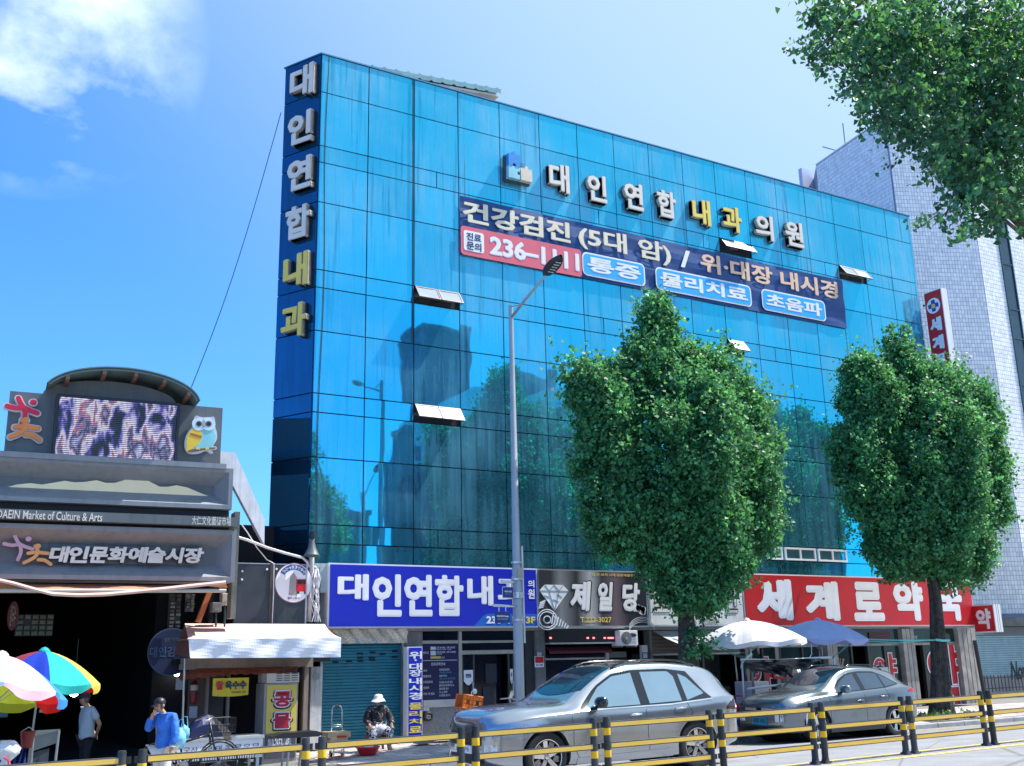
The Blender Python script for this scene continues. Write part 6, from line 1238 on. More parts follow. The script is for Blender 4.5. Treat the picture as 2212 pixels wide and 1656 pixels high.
spec2=dict(R=.335,Rr=.225,wheels=(.83,3.24),glass=tint2,
 surround=[([(1.38,.965),(3.0,1.035),(3.5,1.10)],[(1.38,.98),(1.75,1.25),(2.05,1.37),(2.4,1.405),(2.9,1.39),(3.2,1.29),(3.5,1.115)])],
 glassp=[([(1.52,.99),(2.22,1.015)],[(1.52,1.04),(1.78,1.22),(2.02,1.325),(2.22,1.36)]),([(2.36,1.02),(2.96,1.05)],[(2.36,1.365),(2.75,1.36),(2.96,1.33)]),([(3.02,1.06),(3.40,1.11)],[(3.02,1.315),(3.2,1.24),(3.40,1.13)])],
 seams=[[(1.22,.88),(1.2,.45),(1.32,.28)],[(2.28,1.0),(2.30,.55),(2.30,.28)],[(2.98,1.03),(3.05,.85),(2.92,.7)],[(1.32,.28),(2.3,.27),(2.8,.28)]],
 handles=[(2.10,.80),(2.86,.86)],tops=[('windscreen',1.32,2.06,.62,.52,scrn,.008,12,12,.16),('rear_screen',3.62,3.86,.50,.54,scrn,.006)],
 front=[('upper_grille',0,.42,.66,.71,alu,.008),('fog_lamp_bezel',.46,.66,.44,.58,whitem,.008),('lower_grille',0,.45,.22,.30,grl,.006),('badge',0,.07,.66,.72,MATS['gloss_black'],.02)],
 lamps=[([(.08,.70),(.45,.78),(.60,.81)],[(.08,.735),(.45,.83),(.60,.82)],lampc,'headlight'),([(3.72,.93),(3.98,.92)],[(3.72,.955),(3.85,1.0),(3.98,.99)],lampr,'tail_light'),([(.50,.32),(.545,.32)],[(.50,.56),(.545,.62)],whitem,'corner_trim')],
 mirror=(1.60,1.0),mirrorm=greyp,rails=(2.0,3.3),railb=True,plate=(.37,.42,.16,'41부 1433',mat('plate_green',(.02,.22,.34),.5),.012),spoke='wide',rot=20,
 clad=[([(1.2,.18),(2.85,.18)],[(1.2,.30),(2.85,.30)])],cladm=skirt)
kona=build_car('grey_crossover','smaller dark grey crossover car with blue-green number plate parked behind the silver one',(16.45,17.78),0,st2,spec2,greyp,4.10)
# ================================================================ ACROSS THE STREET (seen mirrored in the glass)
def V(px,py,Y):
    """point at distance Y on the camera's side whose mirror image in the glass falls on the given picture point"""
    d=ray(px,py); p=d*((2*FY-Y)/d.y); return Vector((p.x,Y,p.z))
def block(name,label,px0,px1,py,Y,dep,m,parts=None,slope=0):
    a=V(px0,py,Y); c=V(px1,py,Y); zt=(a.z+c.z)/2; t=thing(name,label,'building',((a.x+c.x)/2,Y,-1.6)); obj('wall',MB().box(a.x,c.x,Y-dep,Y,-1.6,zt),m,t)
    obj('parapet',MB().box(a.x-.1,c.x+.1,Y-dep-.1,Y+.1,zt,zt+.5),m,t)
    b=MB(); wq=mat('far_window',(.03,.05,.08),.1,.2,spec=.8); n=max(2,int((c.x-a.x)/3.2)); z=1.6
    while z<zt-2:
        for i in range(n): x=a.x+(c.x-a.x)*(i+.25)/n; obj('window',MB().box(x,x+(c.x-a.x)/n*.5,Y+.01,Y+.06,z,z+1.4),wq,t)
        z+=3.3
    return t
pw=mat('pale_render',(.62,.63,.62),.8,var=.06); dw=mat('dark_cladding',(.05,.06,.09),.5,var=.1); gw=mat('grey_render',(.13,.145,.16),.8,var=.1)
block('opposite_tower','dark slab tower across the street mirrored in the upper left glass',915,1008,725,-58,5,dw)
block('opposite_apartment','white apartment house across the street mirrored left of the lamp post',1024,1100,850,-46,12,pw)
block('opposite_office','grey taller block across the street mirrored beside the lamp post',1118,1215,815,-60,12,gw)
block('opposite_flats','pale flats across the street mirrored behind the nearer tree',1180,1340,860,-48,12,pw)
block('opposite_slim_house','slim tiled house across the street mirrored left of the reflected tree',868,898,945,-24,3,gw)
block('opposite_annex','pale narrow annex across the street mirrored beside the slim house',898,958,925,-26,4,pw)
block('opposite_low_shop','low flat roofed shop across the street mirrored at the lower left of the glass',700,800,1118,-22,9,gw)
block('opposite_mid_shop','low wide dark shop across the street mirrored behind the trees',960,1500,1030,-20,9,dw)
block('opposite_glass_house','stepped building with roof rail across the street mirrored between the two trees',1655,1800,1000,-34,12,gw)
# ================================================================ TREES
def leafmat(name,c,tr,ref=.35,tf=.38):
    m=bpy.data.materials.new(name); m.use_nodes=True; t=m.node_tree; L=t.links; b=t.nodes['Principled BSDF']
    geo=nd(t,'ShaderNodeNewGeometry'); n=nd(t,'ShaderNodeTexNoise'); n.inputs['Scale'].default_value=2.2; n.inputs['Detail'].default_value=4; L.new(geo.outputs['Position'],n.inputs['Vector'])
    r=nd(t,'ShaderNodeMapRange'); r.inputs[1].default_value=.3; r.inputs[2].default_value=.7; r.inputs[3].default_value=.65; r.inputs[4].default_value=1.45; L.new(n.outputs[0],r.inputs[0])
    n5=nd(t,'ShaderNodeTexWhiteNoise'); L.new(geo.outputs['Random Per Island'],n5.inputs['Vector'])
    r2=nd(t,'ShaderNodeMapRange'); r2.inputs[3].default_value=.45; r2.inputs[4].default_value=1.75; L.new(geo.outputs['Random Per Island'],r2.inputs[0])
    mu=nd(t,'ShaderNodeMath',operation='MULTIPLY'); L.new(r.outputs[0],mu.inputs[0]); L.new(r2.outputs[0],mu.inputs[1])
    c1=nd(t,'ShaderNodeMix',data_type='RGBA',blend_type='MULTIPLY'); c1.inputs[0].default_value=1; c1.inputs[6].default_value=(*c,1); L.new(mu.outputs[0],c1.inputs[7]); L.new(c1.outputs[2],b.inputs['Base Color'])
    b.inputs['Roughness'].default_value=ref; b.inputs['Specular IOR Level'].default_value=.28
    tl=nd(t,'ShaderNodeBsdfTranslucent'); c2=nd(t,'ShaderNodeMix',data_type='RGBA',blend_type='MULTIPLY'); c2.inputs[0].default_value=1; c2.inputs[6].default_value=(*tr,1); L.new(mu.outputs[0],c2.inputs[7]); L.new(c2.outputs[2],tl.inputs[0])
    mx=nd(t,'ShaderNodeMixShader'); mx.inputs[0].default_value=tf; L.new(b.outputs[0],mx.inputs[1]); L.new(tl.outputs[0],mx.inputs[2]); L.new(mx.outputs[0],t.nodes['Material Output'].inputs[0]); return m
lm=leafmat('ginkgo_leaf',(.038,.165,.078),(.18,.50,.12),.5,.24); lm2=leafmat('ginkgo_leaf_shaded',(.018,.085,.065),(.16,.44,.07),.5,.22)  # overhanging leaves darker: shade beneath the boughs is put into their colour
bark=mat('ginkgo_bark',(.055,.045,.038),.95,var=.5,scale=9,streak=.7,dcol=(.14,.13,.12),bump=1.,bscale=18)
def leaves(lobes,dens,size,rng,shoot=(.18,.42),per=11,flat=0,up_=.9,inner=.35):
    """lobes (centre, (rx,ry,rz), weight); leaves sit in short upright shoots over every lobe"""
    C=[];D=[];Ls=[]
    for c,r,wt in lobes:
        a,b_,d=r; area=4*math.pi*(((a*b_)**1.6+(a*d)**1.6+(b_*d)**1.6)/3)**(1/1.6); n=max(4,int(area*dens*wt))
        v=rng.normal(size=(n,3)); v/=np.linalg.norm(v,axis=1)[:,None]
        k=rng.random(n); rad=np.where(k<inner,rng.uniform(.35,.85,n),rng.uniform(.84,1.02,n)); 
        lump=1+.17*np.sin(v[:,0]*7+c[0]*3)*np.sin(v[:,1]*6+1)*np.sin(v[:,2]*8+c[2])
        p=np.array(c)+v*np.array(r)*rad[:,None]*lump[:,None]
        # skip clusters deep inside another lobe
        dd=v/np.array(r)*min(r); dd/=np.linalg.norm(dd,axis=1)[:,None]
        dd=dd*rng.uniform(.4,.9,n)[:,None]+np.array([0,0,up_])+rng.normal(0,.25,(n,3)); dd/=np.linalg.norm(dd,axis=1)[:,None]
        C.append(p);D.append(dd);Ls.append(rng.uniform(*shoot,n)*np.where(rng.random(n)<.16,2.1,1))
    C=np.concatenate(C);D=np.concatenate(D);Ls=np.concatenate(Ls)
    keep=np.ones(len(C),bool)
    for c,r,wt in lobes:
        q_=np.sqrt((((C-np.array(c))/np.array(r))**2).sum(1)); keep&=~((q_<.62)&(rng.random(len(C))<.75))
    C,D,Ls=C[keep],D[keep],Ls[keep]; n=len(C)*per
    i=np.repeat(np.arange(len(C)),per); t=rng.random(n)
    pos=C[i]+D[i]*(Ls[i]*t)[:,None]+rng.normal(0,size*.55,(n,3))
    ax=rng.normal(size=(n,3)); ax-=D[i]*(ax*D[i]).sum(1)[:,None]; ax/=np.linalg.norm(ax,axis=1)[:,None]
    y=ax*.9+D[i]*rng.uniform(-.1,.9,n)[:,None]+np.array([0,0,-flat]); y/=np.linalg.norm(y,axis=1)[:,None]
    x=np.cross(y,rng.normal(size=(n,3))); x/=np.linalg.norm(x,axis=1)[:,None]; z=np.cross(x,y)
    s=size*rng.uniform(.6,1.25,n)[:,None]
    v0=pos; v1=pos+(y*.75-x*.62+z*.10)*s; v2=pos+(y*.98-z*.05)*s; v3=pos+(y*.75+x*.62+z*.10)*s
    V_=np.stack([v0,v1,v2,v3],1).reshape(-1,3); F_=np.arange(n*4).reshape(-1,4)
    return V_,F_
def leafobj(name,V_,F_,m,parent,label=None):
    off=np.array(wloc(parent)); me=bpy.data.meshes.new(name); n=len(F_); me.vertices.add(len(V_)); me.vertices.foreach_set('co',(V_-off).astype(np.float32).ravel()); me.loops.add(n*4); me.loops.foreach_set('vertex_index',F_.ravel().astype(np.int32)); me.polygons.add(n); me.polygons.foreach_set('loop_start',np.arange(0,n*4,4,dtype=np.int32)); me.update(); me.validate(); me.materials.append(m)
    o=bpy.data.objects.new(name,me); link(o,parent); return o
def trunk(parent,pts,r0_,r1_,m=bark,name='trunk',n=14,rough=.12):
    b=MB(); pts=[Vector(p) for p in pts]; P2=[]
    for i in range(len(pts)-1):
        for t in np.linspace(0,1,7)[:-1]: P2.append(pts[i].lerp(pts[i+1],t))
    P2.append(pts[-1]); N_=len(P2); rows=[]
    for i,p in enumerate(P2):
        k=i/(N_-1); r=r0_+(r1_-r0_)*k**.8; flare=1+.75*math.exp(-k*N_/2.4) if name=='trunk' else 1
        row=[]
        for j in range(n+1):
            a=2*math.pi*(j%n)/n; rr=r*flare*(1+rough*math.sin(3*a+p.z*1.1)+rough*.7*math.sin(5*a+2-p.z*.8)+rough*.6*(abs(math.sin(11*a+p.z*.9))-.5)*(n>20)); row.append((p.x+rr*math.cos(a),p.y+rr*math.sin(a),p.z))
        rows.append(row)
    b.grid(rows); return obj(name,b,m,parent,smooth=True,fix=False)
def lobe(px,py,rx,ry,Y,dy=0,dr=None,w_=1.):
    p=P(px,py,Y); dep=p.dot(fw); k=dep/F_PX; a=rx*k; h=ry*k; return ((p.x,p.y+dy,p.z),(a*1.02,(dr*k if dr else a*.95),h),w_)
def street_tree(label,Y,base,stem,lobes,seed,dens,size,kick=None):
    bx_,by_=base; p0=P(bx_,by_,Y); gz=G(p0.x,Y,True); t=thing('street_tree',label,'tree',(p0.x,Y,gz),'clipped ginkgo street trees')
    pts=[(p0.x,Y,gz-.05)]+[tuple(P(u,v,Y)) for u,v in stem]; trunk(t,pts,.225,.13,n=44)
    top=Vector(pts[-1]); 
    for c,r,w_ in lobes:
        if w_<.9: continue
        e=Vector(c); m_=top.lerp(e,.5)+Vector((0,0,-.2)); st_=top.lerp(Vector(pts[-2]),.3); b=trunk(t,[tuple(st_),tuple(m_),tuple(e+Vector((0,0,r[2]*.3)))],.075,.02,name='limb',n=7)
    rg=np.random.default_rng(seed); clumps=[]
    for c,r,w_ in lobes:
        big=max(r)>.55; clumps.append((c,tuple(x*(.74 if big else .95) for x in r),1.0))
        if big: clumps.append((c,tuple(x*.45 for x in r),1.0))
        if not big: continue
        for _ in range(int(6+16*min(r))):
            v=rg.normal(size=3); v/=np.linalg.norm(v); v[1]=-abs(v[1]) if rg.random()<.65 else v[1]; s=rg.uniform(.16,.32)
            q_=tuple(np.array(c)+v*np.array(r)*.78); clumps.append((q_,(s*rg.uniform(.8,1.1),s*rg.uniform(.8,1.1),s*rg.uniform(1.1,1.7)),1.15))
    V_,F_=leaves(clumps,dens,size,rg); leafobj('crown',V_,F_,lm,t); return t
Y1=18.95
L1=[lobe(1460,1000,190,210,Y1),lobe(1416,725,26,58,Y1),lobe(1415,672,11,26,Y1),lobe(1440,835,82,85,Y1),lobe(1545,865,70,75,Y1),lobe(1498,785,22,38,Y1),lobe(1562,790,18,34,Y1),lobe(1375,815,38,52,Y1),lobe(1300,880,60,75,Y1),lobe(1262,842,34,42,Y1),lobe(1236,806,17,22,Y1),lobe(1305,1000,62,105,Y1),lobe(1320,1130,62,75,Y1),
    lobe(1600,920,62,85,Y1),lobe(1655,995,30,42,Y1),lobe(1678,968,17,25,Y1),lobe(1600,1060,75,90,Y1),lobe(1625,1150,58,80,Y1),lobe(1480,1120,140,125,Y1),lobe(1540,1225,80,72,Y1),lobe(1448,1215,72,75,Y1),lobe(1488,1290,56,42,Y1),lobe(1555,1290,28,24,Y1)]
t1=street_tree('nearer clipped ginkgo street tree with dense crown between the big silver car and umbrellas',Y1,(1496,1560),[(1488,1400),(1482,1300),(1478,1180)],L1,5,62,.085)
V_,F_=leaves([lobe(1488,1378,11,14,Y1,-.25),lobe(1512,1400,9,20,Y1,-.2),lobe(1478,1420,8,9,Y1,-.25)],90,.085,np.random.default_rng(3),shoot=(.05,.2)); leafobj('trunk_sprouts',V_,F_,lm,t1)['kind']='stuff'
Y2=19.4
L2=[lobe(1985,1000,165,190,Y2),lobe(1940,752,20,40,Y2),lobe(1945,815,38,50,Y2),lobe(1985,805,22,36,Y2),lobe(2000,885,85,80,Y2),lobe(1865,835,30,48,Y2),lobe(1880,890,62,75,Y2),lobe(1845,990,40,62,Y2),lobe(1815,965,14,30,Y2),lobe(1868,1070,60,85,Y2),lobe(2060,865,28,45,Y2),lobe(2098,895,38,50,Y2),lobe(2118,860,11,26,Y2),lobe(2112,970,58,100,Y2),lobe(2115,1080,55,95,Y2),
    lobe(1990,1130,135,120,Y2),lobe(2065,1180,72,80,Y2),lobe(1925,1190,60,70,Y2),lobe(2020,1225,76,45,Y2),lobe(2090,1245,34,34,Y2)]
t2=street_tree('farther clipped ginkgo street tree in front of the pharmacy end and tiled tower',Y2,(2032,1540),[(2030,1420),(2022,1300),(2005,1180)],L2,6,62,.088)
# tree pit with weeds
wm=leafmat('weed_leaf',(.05,.12,.03),(.12,.25,.04))
for (px,Yw) in ((1496,18.95),(2030,19.3)):
    p=P(px,1540,Yw); rg=np.random.default_rng(8); pts=[((p.x+rg.uniform(-.9,1.0),Yw+rg.uniform(-.55,.3),G(p.x,Yw)+.03),(.12,.12,.05),1) for _ in range(14)]
    b=MB(); b.grid([[(x,y,G(x,y,True)+.012) for y in (Yw-.62,Yw,Yw+.55)] for x in (p.x-1.1,p.x,p.x+1.1)]); obj('tree_pit',b,ground_mat('soil_%d'%px,(.08,.07,.05),(.16,.14,.11),4,.6),kind='structure')
    o=bpy.data.objects.new('weeds',None); V_,F_=leaves(pts,90,.05,rg,shoot=(.05,.14)); bpy.data.objects.remove(o); me=bpy.data.meshes.new('weeds'); me.from_pydata([tuple(v) for v in V_],[],[tuple(f) for f in F_]); me.materials.append(wm); o=bpy.data.objects.new('weeds',me); link(o); tag(o,kind='stuff')
# overhanging near tree, trunk outside the frame on the right
def nl(px,py,rx,ry,Y,w_=1.): return lobe(px,py,rx,ry,Y,0,None,w_)
rg=np.random.default_rng(12); NL=[]
for px,py,rx,ry,Y in ((2080,60,200,110,7.2),(1930,60,120,75,6.9),(1840,45,70,55,6.6),(1800,85,55,32,6.5),(1960,170,110,75,6.9),(2080,220,150,110,7.3),(1905,215,55,32,6.6),(1945,235,50,26,6.6),(2170,330,100,120,7.3),(2110,330,85,75,7.1),(2130,180,120,120,7.8),(2000,120,120,110,7.6),(2075,375,55,40,6.9),(2040,300,45,40,6.8),(2105,445,52,26,6.8),(2060,470,32,16,6.7),(2185,470,40,34,6.9),(2200,150,130,140,7.6)): NL.append(nl(px,py,rx,ry,Y))
bt=thing('overhanging_tree','broad ginkgo beside the camera whose leafy boughs hang into the top right corner','tree',(13.9,7.6,-1.58))
trunk(bt,[(13.9,7.6,-1.6),(13.8,7.8,2),(13.9,8.2,5.6)],.30,.17); 
for c,r,w_ in NL[::2]+NL[1::2]:
    trunk(bt,[(13.9,8.2,5.3),tuple((Vector((13.9,8.2,6.6))+Vector(c))/2+Vector((0,.5,.3))),tuple(Vector(c)+Vector((-.1,.2,-.05)))],.045,.006,name='limb',n=6)
for i in range(26):
    c,r,w_=NL[i%len(NL)]; e=Vector(c)+Vector((rg.uniform(-1,.2)*r[0],rg.uniform(-.5,.2),rg.uniform(-1.1,.5)*r[2])); s_=Vector(c)+Vector((r[0]*.6,.5,.1)); trunk(bt,[tuple(s_),tuple(s_.lerp(e,.5)+Vector((0,0,.08))),tuple(e)],.014,.003,name='branch',n=5)
V_,F_=leaves(NL,60,.062,rg,shoot=(.10,.27),per=11,flat=.5,up_=-.1,inner=.5); leafobj('crown',V_,F_,lm2,bt)
# thin twigs with single leaves at the fringe
tb=MB(); TV=[];TF=[]
for (a,c_) in (((1760,75),(1702,100)),((1765,40),(1738,10)),((1790,20),(1775,-20)),((1800,120),(1745,145)),((1860,180),(1810,205)),((1880,195),(1842,245)),((2080,300),(2000,385)),((2035,355),(1990,372)),((2030,460),(1968,478)),((2090,470),(2062,510)),((2050,330),(2018,360)),((1920,240),(1905,290)),((1980,225),(1985,268))):
    A=P(*a,6.6); B=P(*c_,6.5); tb.tube([A,(A+B)/2+Vector((0,0,.02)),B],.005,5,r2=.002)
    for k in range(9): TV.append(((A.lerp(B,.15+.1*k)+Vector((rg.normal(0,.02),rg.normal(0,.03),-.02))),k))
obj('twigs',tb,bark,bt)
lob=[((p.x,p.y,p.z),(.03,.03,.03),1) for p,k in TV]; V_,F_=leaves(lob,150,.052,rg,shoot=(.0,.05),per=1,flat=.6,up_=-.2,inner=0); leafobj('twig_leaves',V_,F_,lm2,bt)
# mirrored trees on the camera's pavement
def far_tree(label,px,py,rx,ry,Y,seed,extra=()):
    def vl(px,py,rx,ry):
        p=V(px,py,Y); dep=Vector((p.x,2*FY-Y,p.z)).dot(fw)/F_PX; return ((p.x,Y,p.z),(rx*dep,rx*dep,ry*dep),1)
    lb=[vl(px,py,rx,ry)]+[vl(*e) for e in extra]; c=lb[0][0]; t=thing('kerbside_tree',label,'tree',(c[0],Y,-1.58)); trunk(t,[(c[0],Y,-1.6),(c[0],Y,c[2])],.25,.12)
    V_,F_=leaves(lb,26,.14,np.random.default_rng(seed)); leafobj('crown',V_,F_,lm,t)
far_tree('bushy tree on the camera side mirrored in the lower left corner of the glass',700,1130,45,75,.8,22,((690,1070,22,40),(720,1170,38,30)))
# ================================================================ STREET LAMPS
def lamp(label,x,y,gz,ztop,head_dir,arm,m,rise=.55):
    t=thing('street_lamp',label,'street lamp',(x,y,gz)); b=MB(); b.lathe([(.11,gz),(.105,gz+1.2),(.098,gz+3.6),(.085,gz+3.62),(.048,ztop)],(x,y,0),16); obj('pole',b,m,t,smooth=True)
    s=head_dir; b=MB(); b.lathe([(.16,gz),(.16,gz+.03),(.11,gz+.05)],(x,y,0),16); obj('base_plate',b,m,t)
    b=MB(); p0=Vector((x,y,ztop-.28)); p1=Vector((x,y+s*arm,ztop+rise)); b.tube([p0,p0.lerp(p1,.5)+Vector((0,0,.02)),p1],.032,8,r2=.026); b.tube([(x,y,ztop-.02),p0.lerp(p1,.30)+Vector((0,0,.03))],.014,6); obj('arm',b,m,t,smooth=True)
    b=MB(); d=(p1-p0).normalized(); q_=p1+d*.02; rows=[]; L_=.62
    for i in range(13):
        k=i/12; w_=.165*math.sin(math.pi*min(1,.12+k*.86))**.6; h=.05*math.sin(math.pi*min(1,.1+k*.85))**.5; c=q_+d*L_*k; up2=Vector((0,-s*d.z,abs(d.y)))
        rows.append([tuple(c+Vector((w_*math.cos(a),0,0))+up2*(h*math.sin(a)+(.03 if math.sin(a)>0 else 0))) for a in np.linspace(0,2*math.pi,15)])
    b.grid(rows); b.f.append(tuple(range(14))); hd=obj('lamp_head',b,mat('lamp_head_dark',(.02,.035,.04),.4,.3),t,smooth=True)
    b=MB()
    for i in range(5):
        for j in (-1,1):
            c=q_+d*(.16+.08*i)+Vector((j*.035,0,0))-up2*.058; b.box(c.x-.026,c.x+.026,c.y-.018,c.y+.018,c.z-.004,c.z+.006)
    obj('led_modules',b,mat('led_module',(.55,.58,.6),.3),hd); return t
lpm=mat('lamp_grey',(.36,.40,.42),.45,.3,var=.08,streak=.2,dcol=(.2,.22,.23))
lx,ly=11.19,18.95; lt=lamp('tall grey street lamp with single arm rising beside the clinic signboard',lx,ly,G(lx,ly),P(1108,662,ly).z,-1,1.47,lpm,.22)
lz=lambda y:P(1110,y,ly).z
b=MB(); b.tube([(lx+.12,ly-.03,lz(1180)),(lx+.13,ly-.03,lz(1390))],.022,6); obj('conduit',b,mat('pale_conduit',(.6,.62,.63),.5),lt)
b=MB()
for y in (1216,1252,1290,1340): b.lathe([(.112,lz(y)-.02),(.112,lz(y)+.02)],(lx,ly,0),14)
b.lathe([(.115,lz(1280)-.12),(.115,lz(1280)+.0)],(lx,ly,0),14); obj('strap',b,alu,lt)
obj('pole_number_plate',MB().box(lx-.05,lx+.07,ly-.13,ly-.105,lz(1250)-.0,lz(1228)),mat('plate_brown',(.35,.33,.26),.5),lt)
for i,(u0,v0,u1,v1,tx_,t2x) in enumerate(((1550,285,1632,368,'제봉로184번길','Jebong-ro 184'),(1490,472,1610,560,'제일화공 Daein','대인문화시장'))):
    Ys=ly-.12; fr=Fr(0,Ys,0); x0,x1,z0,z1=fr.rect(('C',u0,v0),('C',u1,v1)); t=thing('street_name_sign',('upper' if i==0 else 'lower')+' small blue street name plate hanging from a lamp post arm','street sign',(x1,Ys,z1))
    obj('arm',MB().tube([(x0-.02,Ys+.02,z1+.12),(lx,ly-.05,z1+.10)],.028,8),alu,t,smooth=True)
    bev(obj('plate',MB().box(x0,x1,Ys,Ys+.02,z0,z1),mat('name_plate_blue',(.01,.04,.20),.4),t),.02)
    letters('lettering',tx_,fr,x0+.04,x1-.04,z0+(z1-z0)*.5,z1-.07,-.004,wprint,t,bold=.02); letters('lettering',t2x,fr,x0+.06,x1-.06,z0+.07,z0+(z1-z0)*.36,-.004,wprint,t)
    b=MB(); b.tube([(x0+.1,Ys+.01,z1),(x0+.1,Ys+.01,z1+.1)],.01,5); b.tube([(x1-.1,Ys+.01,z1),(x1-.1,Ys+.01,z1+.1)],.01,5); obj('hanger',b,alu,t)
# camera-side lamps mirrored in the glass
p=V(800,1045,2.2); lamp('street lamp on the camera side mirrored low in the left glass',p.x-.2,2.0,-1.58,p.z-.3,1,1.2,lpm)
# ================================================================ UMBRELLAS
def umbrella(label,apex,R,drop,cols,tilt=(0,0),pole_to=None,group=None,val=.13,scal=True,n_=8,rot=0,white=False):
    A=Vector(apex); t=thing('parasol',label,'parasol',(A.x,A.y,pole_to if pole_to is not None else A.z-2.2),group)
    M=Matrix.Rotation(tilt[0],3,'X')@Matrix.Rotation(tilt[1],3,'Y')
    def pt(r,a,dz=0): 
        h=-drop*(r/R)**1.75; sag=.035*R*(r/R)*(math.cos(n_*(a-rot)/1.0)-1)*.6; return A+M@Vector((r*math.cos(a)*(1-(.045*(1-math.cos(n_*(a-rot))))*(r/R)),r*math.sin(a)*(1-(.045*(1-math.cos(n_*(a-rot))))*(r/R)),h+sag+dz))
    canopy=None
    for k in range(n_):
        a0=rot+2*math.pi*k/n_; a1=rot+2*math.pi*(k+1)/n_; b=MB(); rows=[]
        for i in range(9):
            a=a0+(a1-a0)*i/8; rows.append([tuple(pt(R*j/8,a)) for j in range(9)])
        b.grid(rows)
        rows=[]
        for i in range(17):
            f=i/16; a=a0+(a1-a0)*f; vv=val*(1 if not scal else (.35+.65*min(1,4.0*min(f,1-f)))); p=pt(R,a); q_=p+M@Vector((0,0,-vv))+Vector((.01*math.sin(f*9),0,0)); rows.append([tuple(p),tuple(p.lerp(q_,.5)),tuple(q_)])
        b.grid(rows); obj('canopy_panel',b,cols[k%len(cols)],t,fix=False,smooth=True)
    b=MB(); 
    for k in range(n_):
        a=rot+2*math.pi*k/n_; b.tube([pt(.03,a,-.02),pt(R*.5,a,-.02),pt(R*.99,a,-.015)],.008,4)
        b.tube([A+M@Vector((0,0,-.75)),pt(R*.55,a,-.03)],.007,4)
    obj('ribs',b,mat('rib_steel',(.35,.36,.38),.4,.6),t)
    z=pole_to if pole_to is not None else A.z-2.2; b=MB(); b.tube([A+Vector((0,0,.06)),A+M@Vector((0,0,-.8)),Vector(((A+M@Vector((0,0,-2))).x,(A+M@Vector((0,0,-2))).y,z))],.020,7); obj('pole',b,mat('pole_grey',(.28,.30,.30),.4,.4),t,smooth=True)
    b=MB(); b.lathe([(0,.07),(.05,.05),(.09,.01),(.10,-.03)],tuple(A),12); obj('finial',b,cols[0] if not white else mat('finial_pink',(.6,.45,.45),.6),t)
    return t
def fab(n,c): 
    m=mat(n,c,.75,var=.06,scale=6); m.node_tree.nodes['Principled BSDF'].inputs['Specular IOR Level'].default_value=.2
    t=m.node_tree; b=t.nodes['Principled BSDF']; tl=nd(t,'ShaderNodeBsdfTranslucent'); tl.inputs[0].default_value=(*[min(1,x*.9) for x in c],1); mx=nd(t,'ShaderNodeMixShader'); mx.inputs[0].default_value=.28; t.links.new(b.outputs[0],mx.inputs[1]); t.links.new(tl.outputs[0],mx.inputs[2]); t.links.new(mx.outputs[0],t.nodes['Material Output'].inputs[0]); return m
cR=fab('cloth_red',(.62,.02,.02)); cB=fab('cloth_blue',(.015,.05,.45)); cT=fab('cloth_teal',(.03,.48,.46)); cY=fab('cloth_yellow',(.70,.62,.12)); cO=fab('cloth_olive',(.42,.50,.04)); cP=fab('cloth_pink',(.85,.60,.66)); cS=fab('cloth_sky',(.45,.62,.82)); cD=fab('cloth_maroon',(.30,.05,.08)); cBs=fab('cloth_midblue',(.06,.28,.66)); cOr=fab('cloth_orange',(.65,.22,.05))
gz=G(1.8,19)
umbrella('rainbow market parasol at the left edge with white, pink, olive and red panels',P(4,1416,17.2),1.02,.50,[cP,cBs,cR,cO,cO,cY,cT,cS],tilt=(-.13,.16),pole_to=G(2,17.2)-.02,rot=math.radians(-87.5),group='rainbow parasols at the market entrance')
umbrella('rainbow market parasol set back with maroon, blue, teal and yellow panels',P(96,1407,19.8),.97,.50,[cT,cY,cR,cBs,cO,cOr,cD,cB],tilt=(.02,.06),pole_to=-2.0,rot=math.radians(-87.5),n_=8,group='rainbow parasols at the market entrance')
wc=fab('cloth_white',(.80,.80,.84)); wb_=fab('cloth_periwinkle',(.45,.52,.82))
umbrella('white parasol left of the pale blue one over the fruit stall by the nearer tree',P(1613,1341,19.7),1.36,.50,[wc],tilt=(-.02,-.03),pole_to=G(18,19.7),val=.10,scal=False,rot=.2,white=True,group='pale parasols over the pavement stall')
umbrella('pale blue parasol overlapping the white one in front of the pharmacy',P(1766,1340,20.2),1.25,.46,[wb_],tilt=(.03,.02),pole_to=G(20,20.2),val=.12,scal=True,rot=.5,group='pale parasols over the pavement stall')
# ================================================================ CORN AND BEAN STALL
YS=20.6
t=thing('stall_awning','long peach roofed awning with plain white valance over the bean stall','awning',tuple(P('B',1650,400,YS)))
a0,a1,a2,a3=P('B',1175,310,YS+1.5),P('B',2055,312,YS+1.5),P('B',2155,398,YS-.5),P('B',1190,406,YS-.5)
a0=P('B',1168,308,21.9); a1=P('B',2052,312,21.9)
b=MB(); rows=[]
for i in range(25):
    f=i/24; T_=a0.lerp(a1,f); Bm=a3.lerp(a2,f); rows.append([tuple(T_.lerp(Bm,j/6)+Vector((0,0,-.03*math.sin(math.pi*j/6)*(1+.4*math.sin(f*20))))) for j in range(7)])
b.grid(rows); top_c=mat('awning_peach',(.70,.47,.41),.8,var=.08,streak=.2,dcol=(.8,.7,.6)); obj('canopy',b,top_c,t,smooth=True,fix=False)
b=MB(); rows=[]; b3,b2=P('B',1200,528,YS-.5),P('B',2150,522,YS-.5)
for i in range(61):
    f=i/60; rows.append([tuple(a3.lerp(a2,f).lerp(b3.lerp(b2,f),j/6)+Vector((0,-.012*math.sin(f*31+j)-.01*math.sin(f*12-j*.7)-.02,0))) for j in range(7)])
b.grid(rows); obj('valance',b,mat('white_canvas',(.74,.76,.80),.8,var=.05,scale=4,bump=.3,bscale=6),t,smooth=True,fix=False)
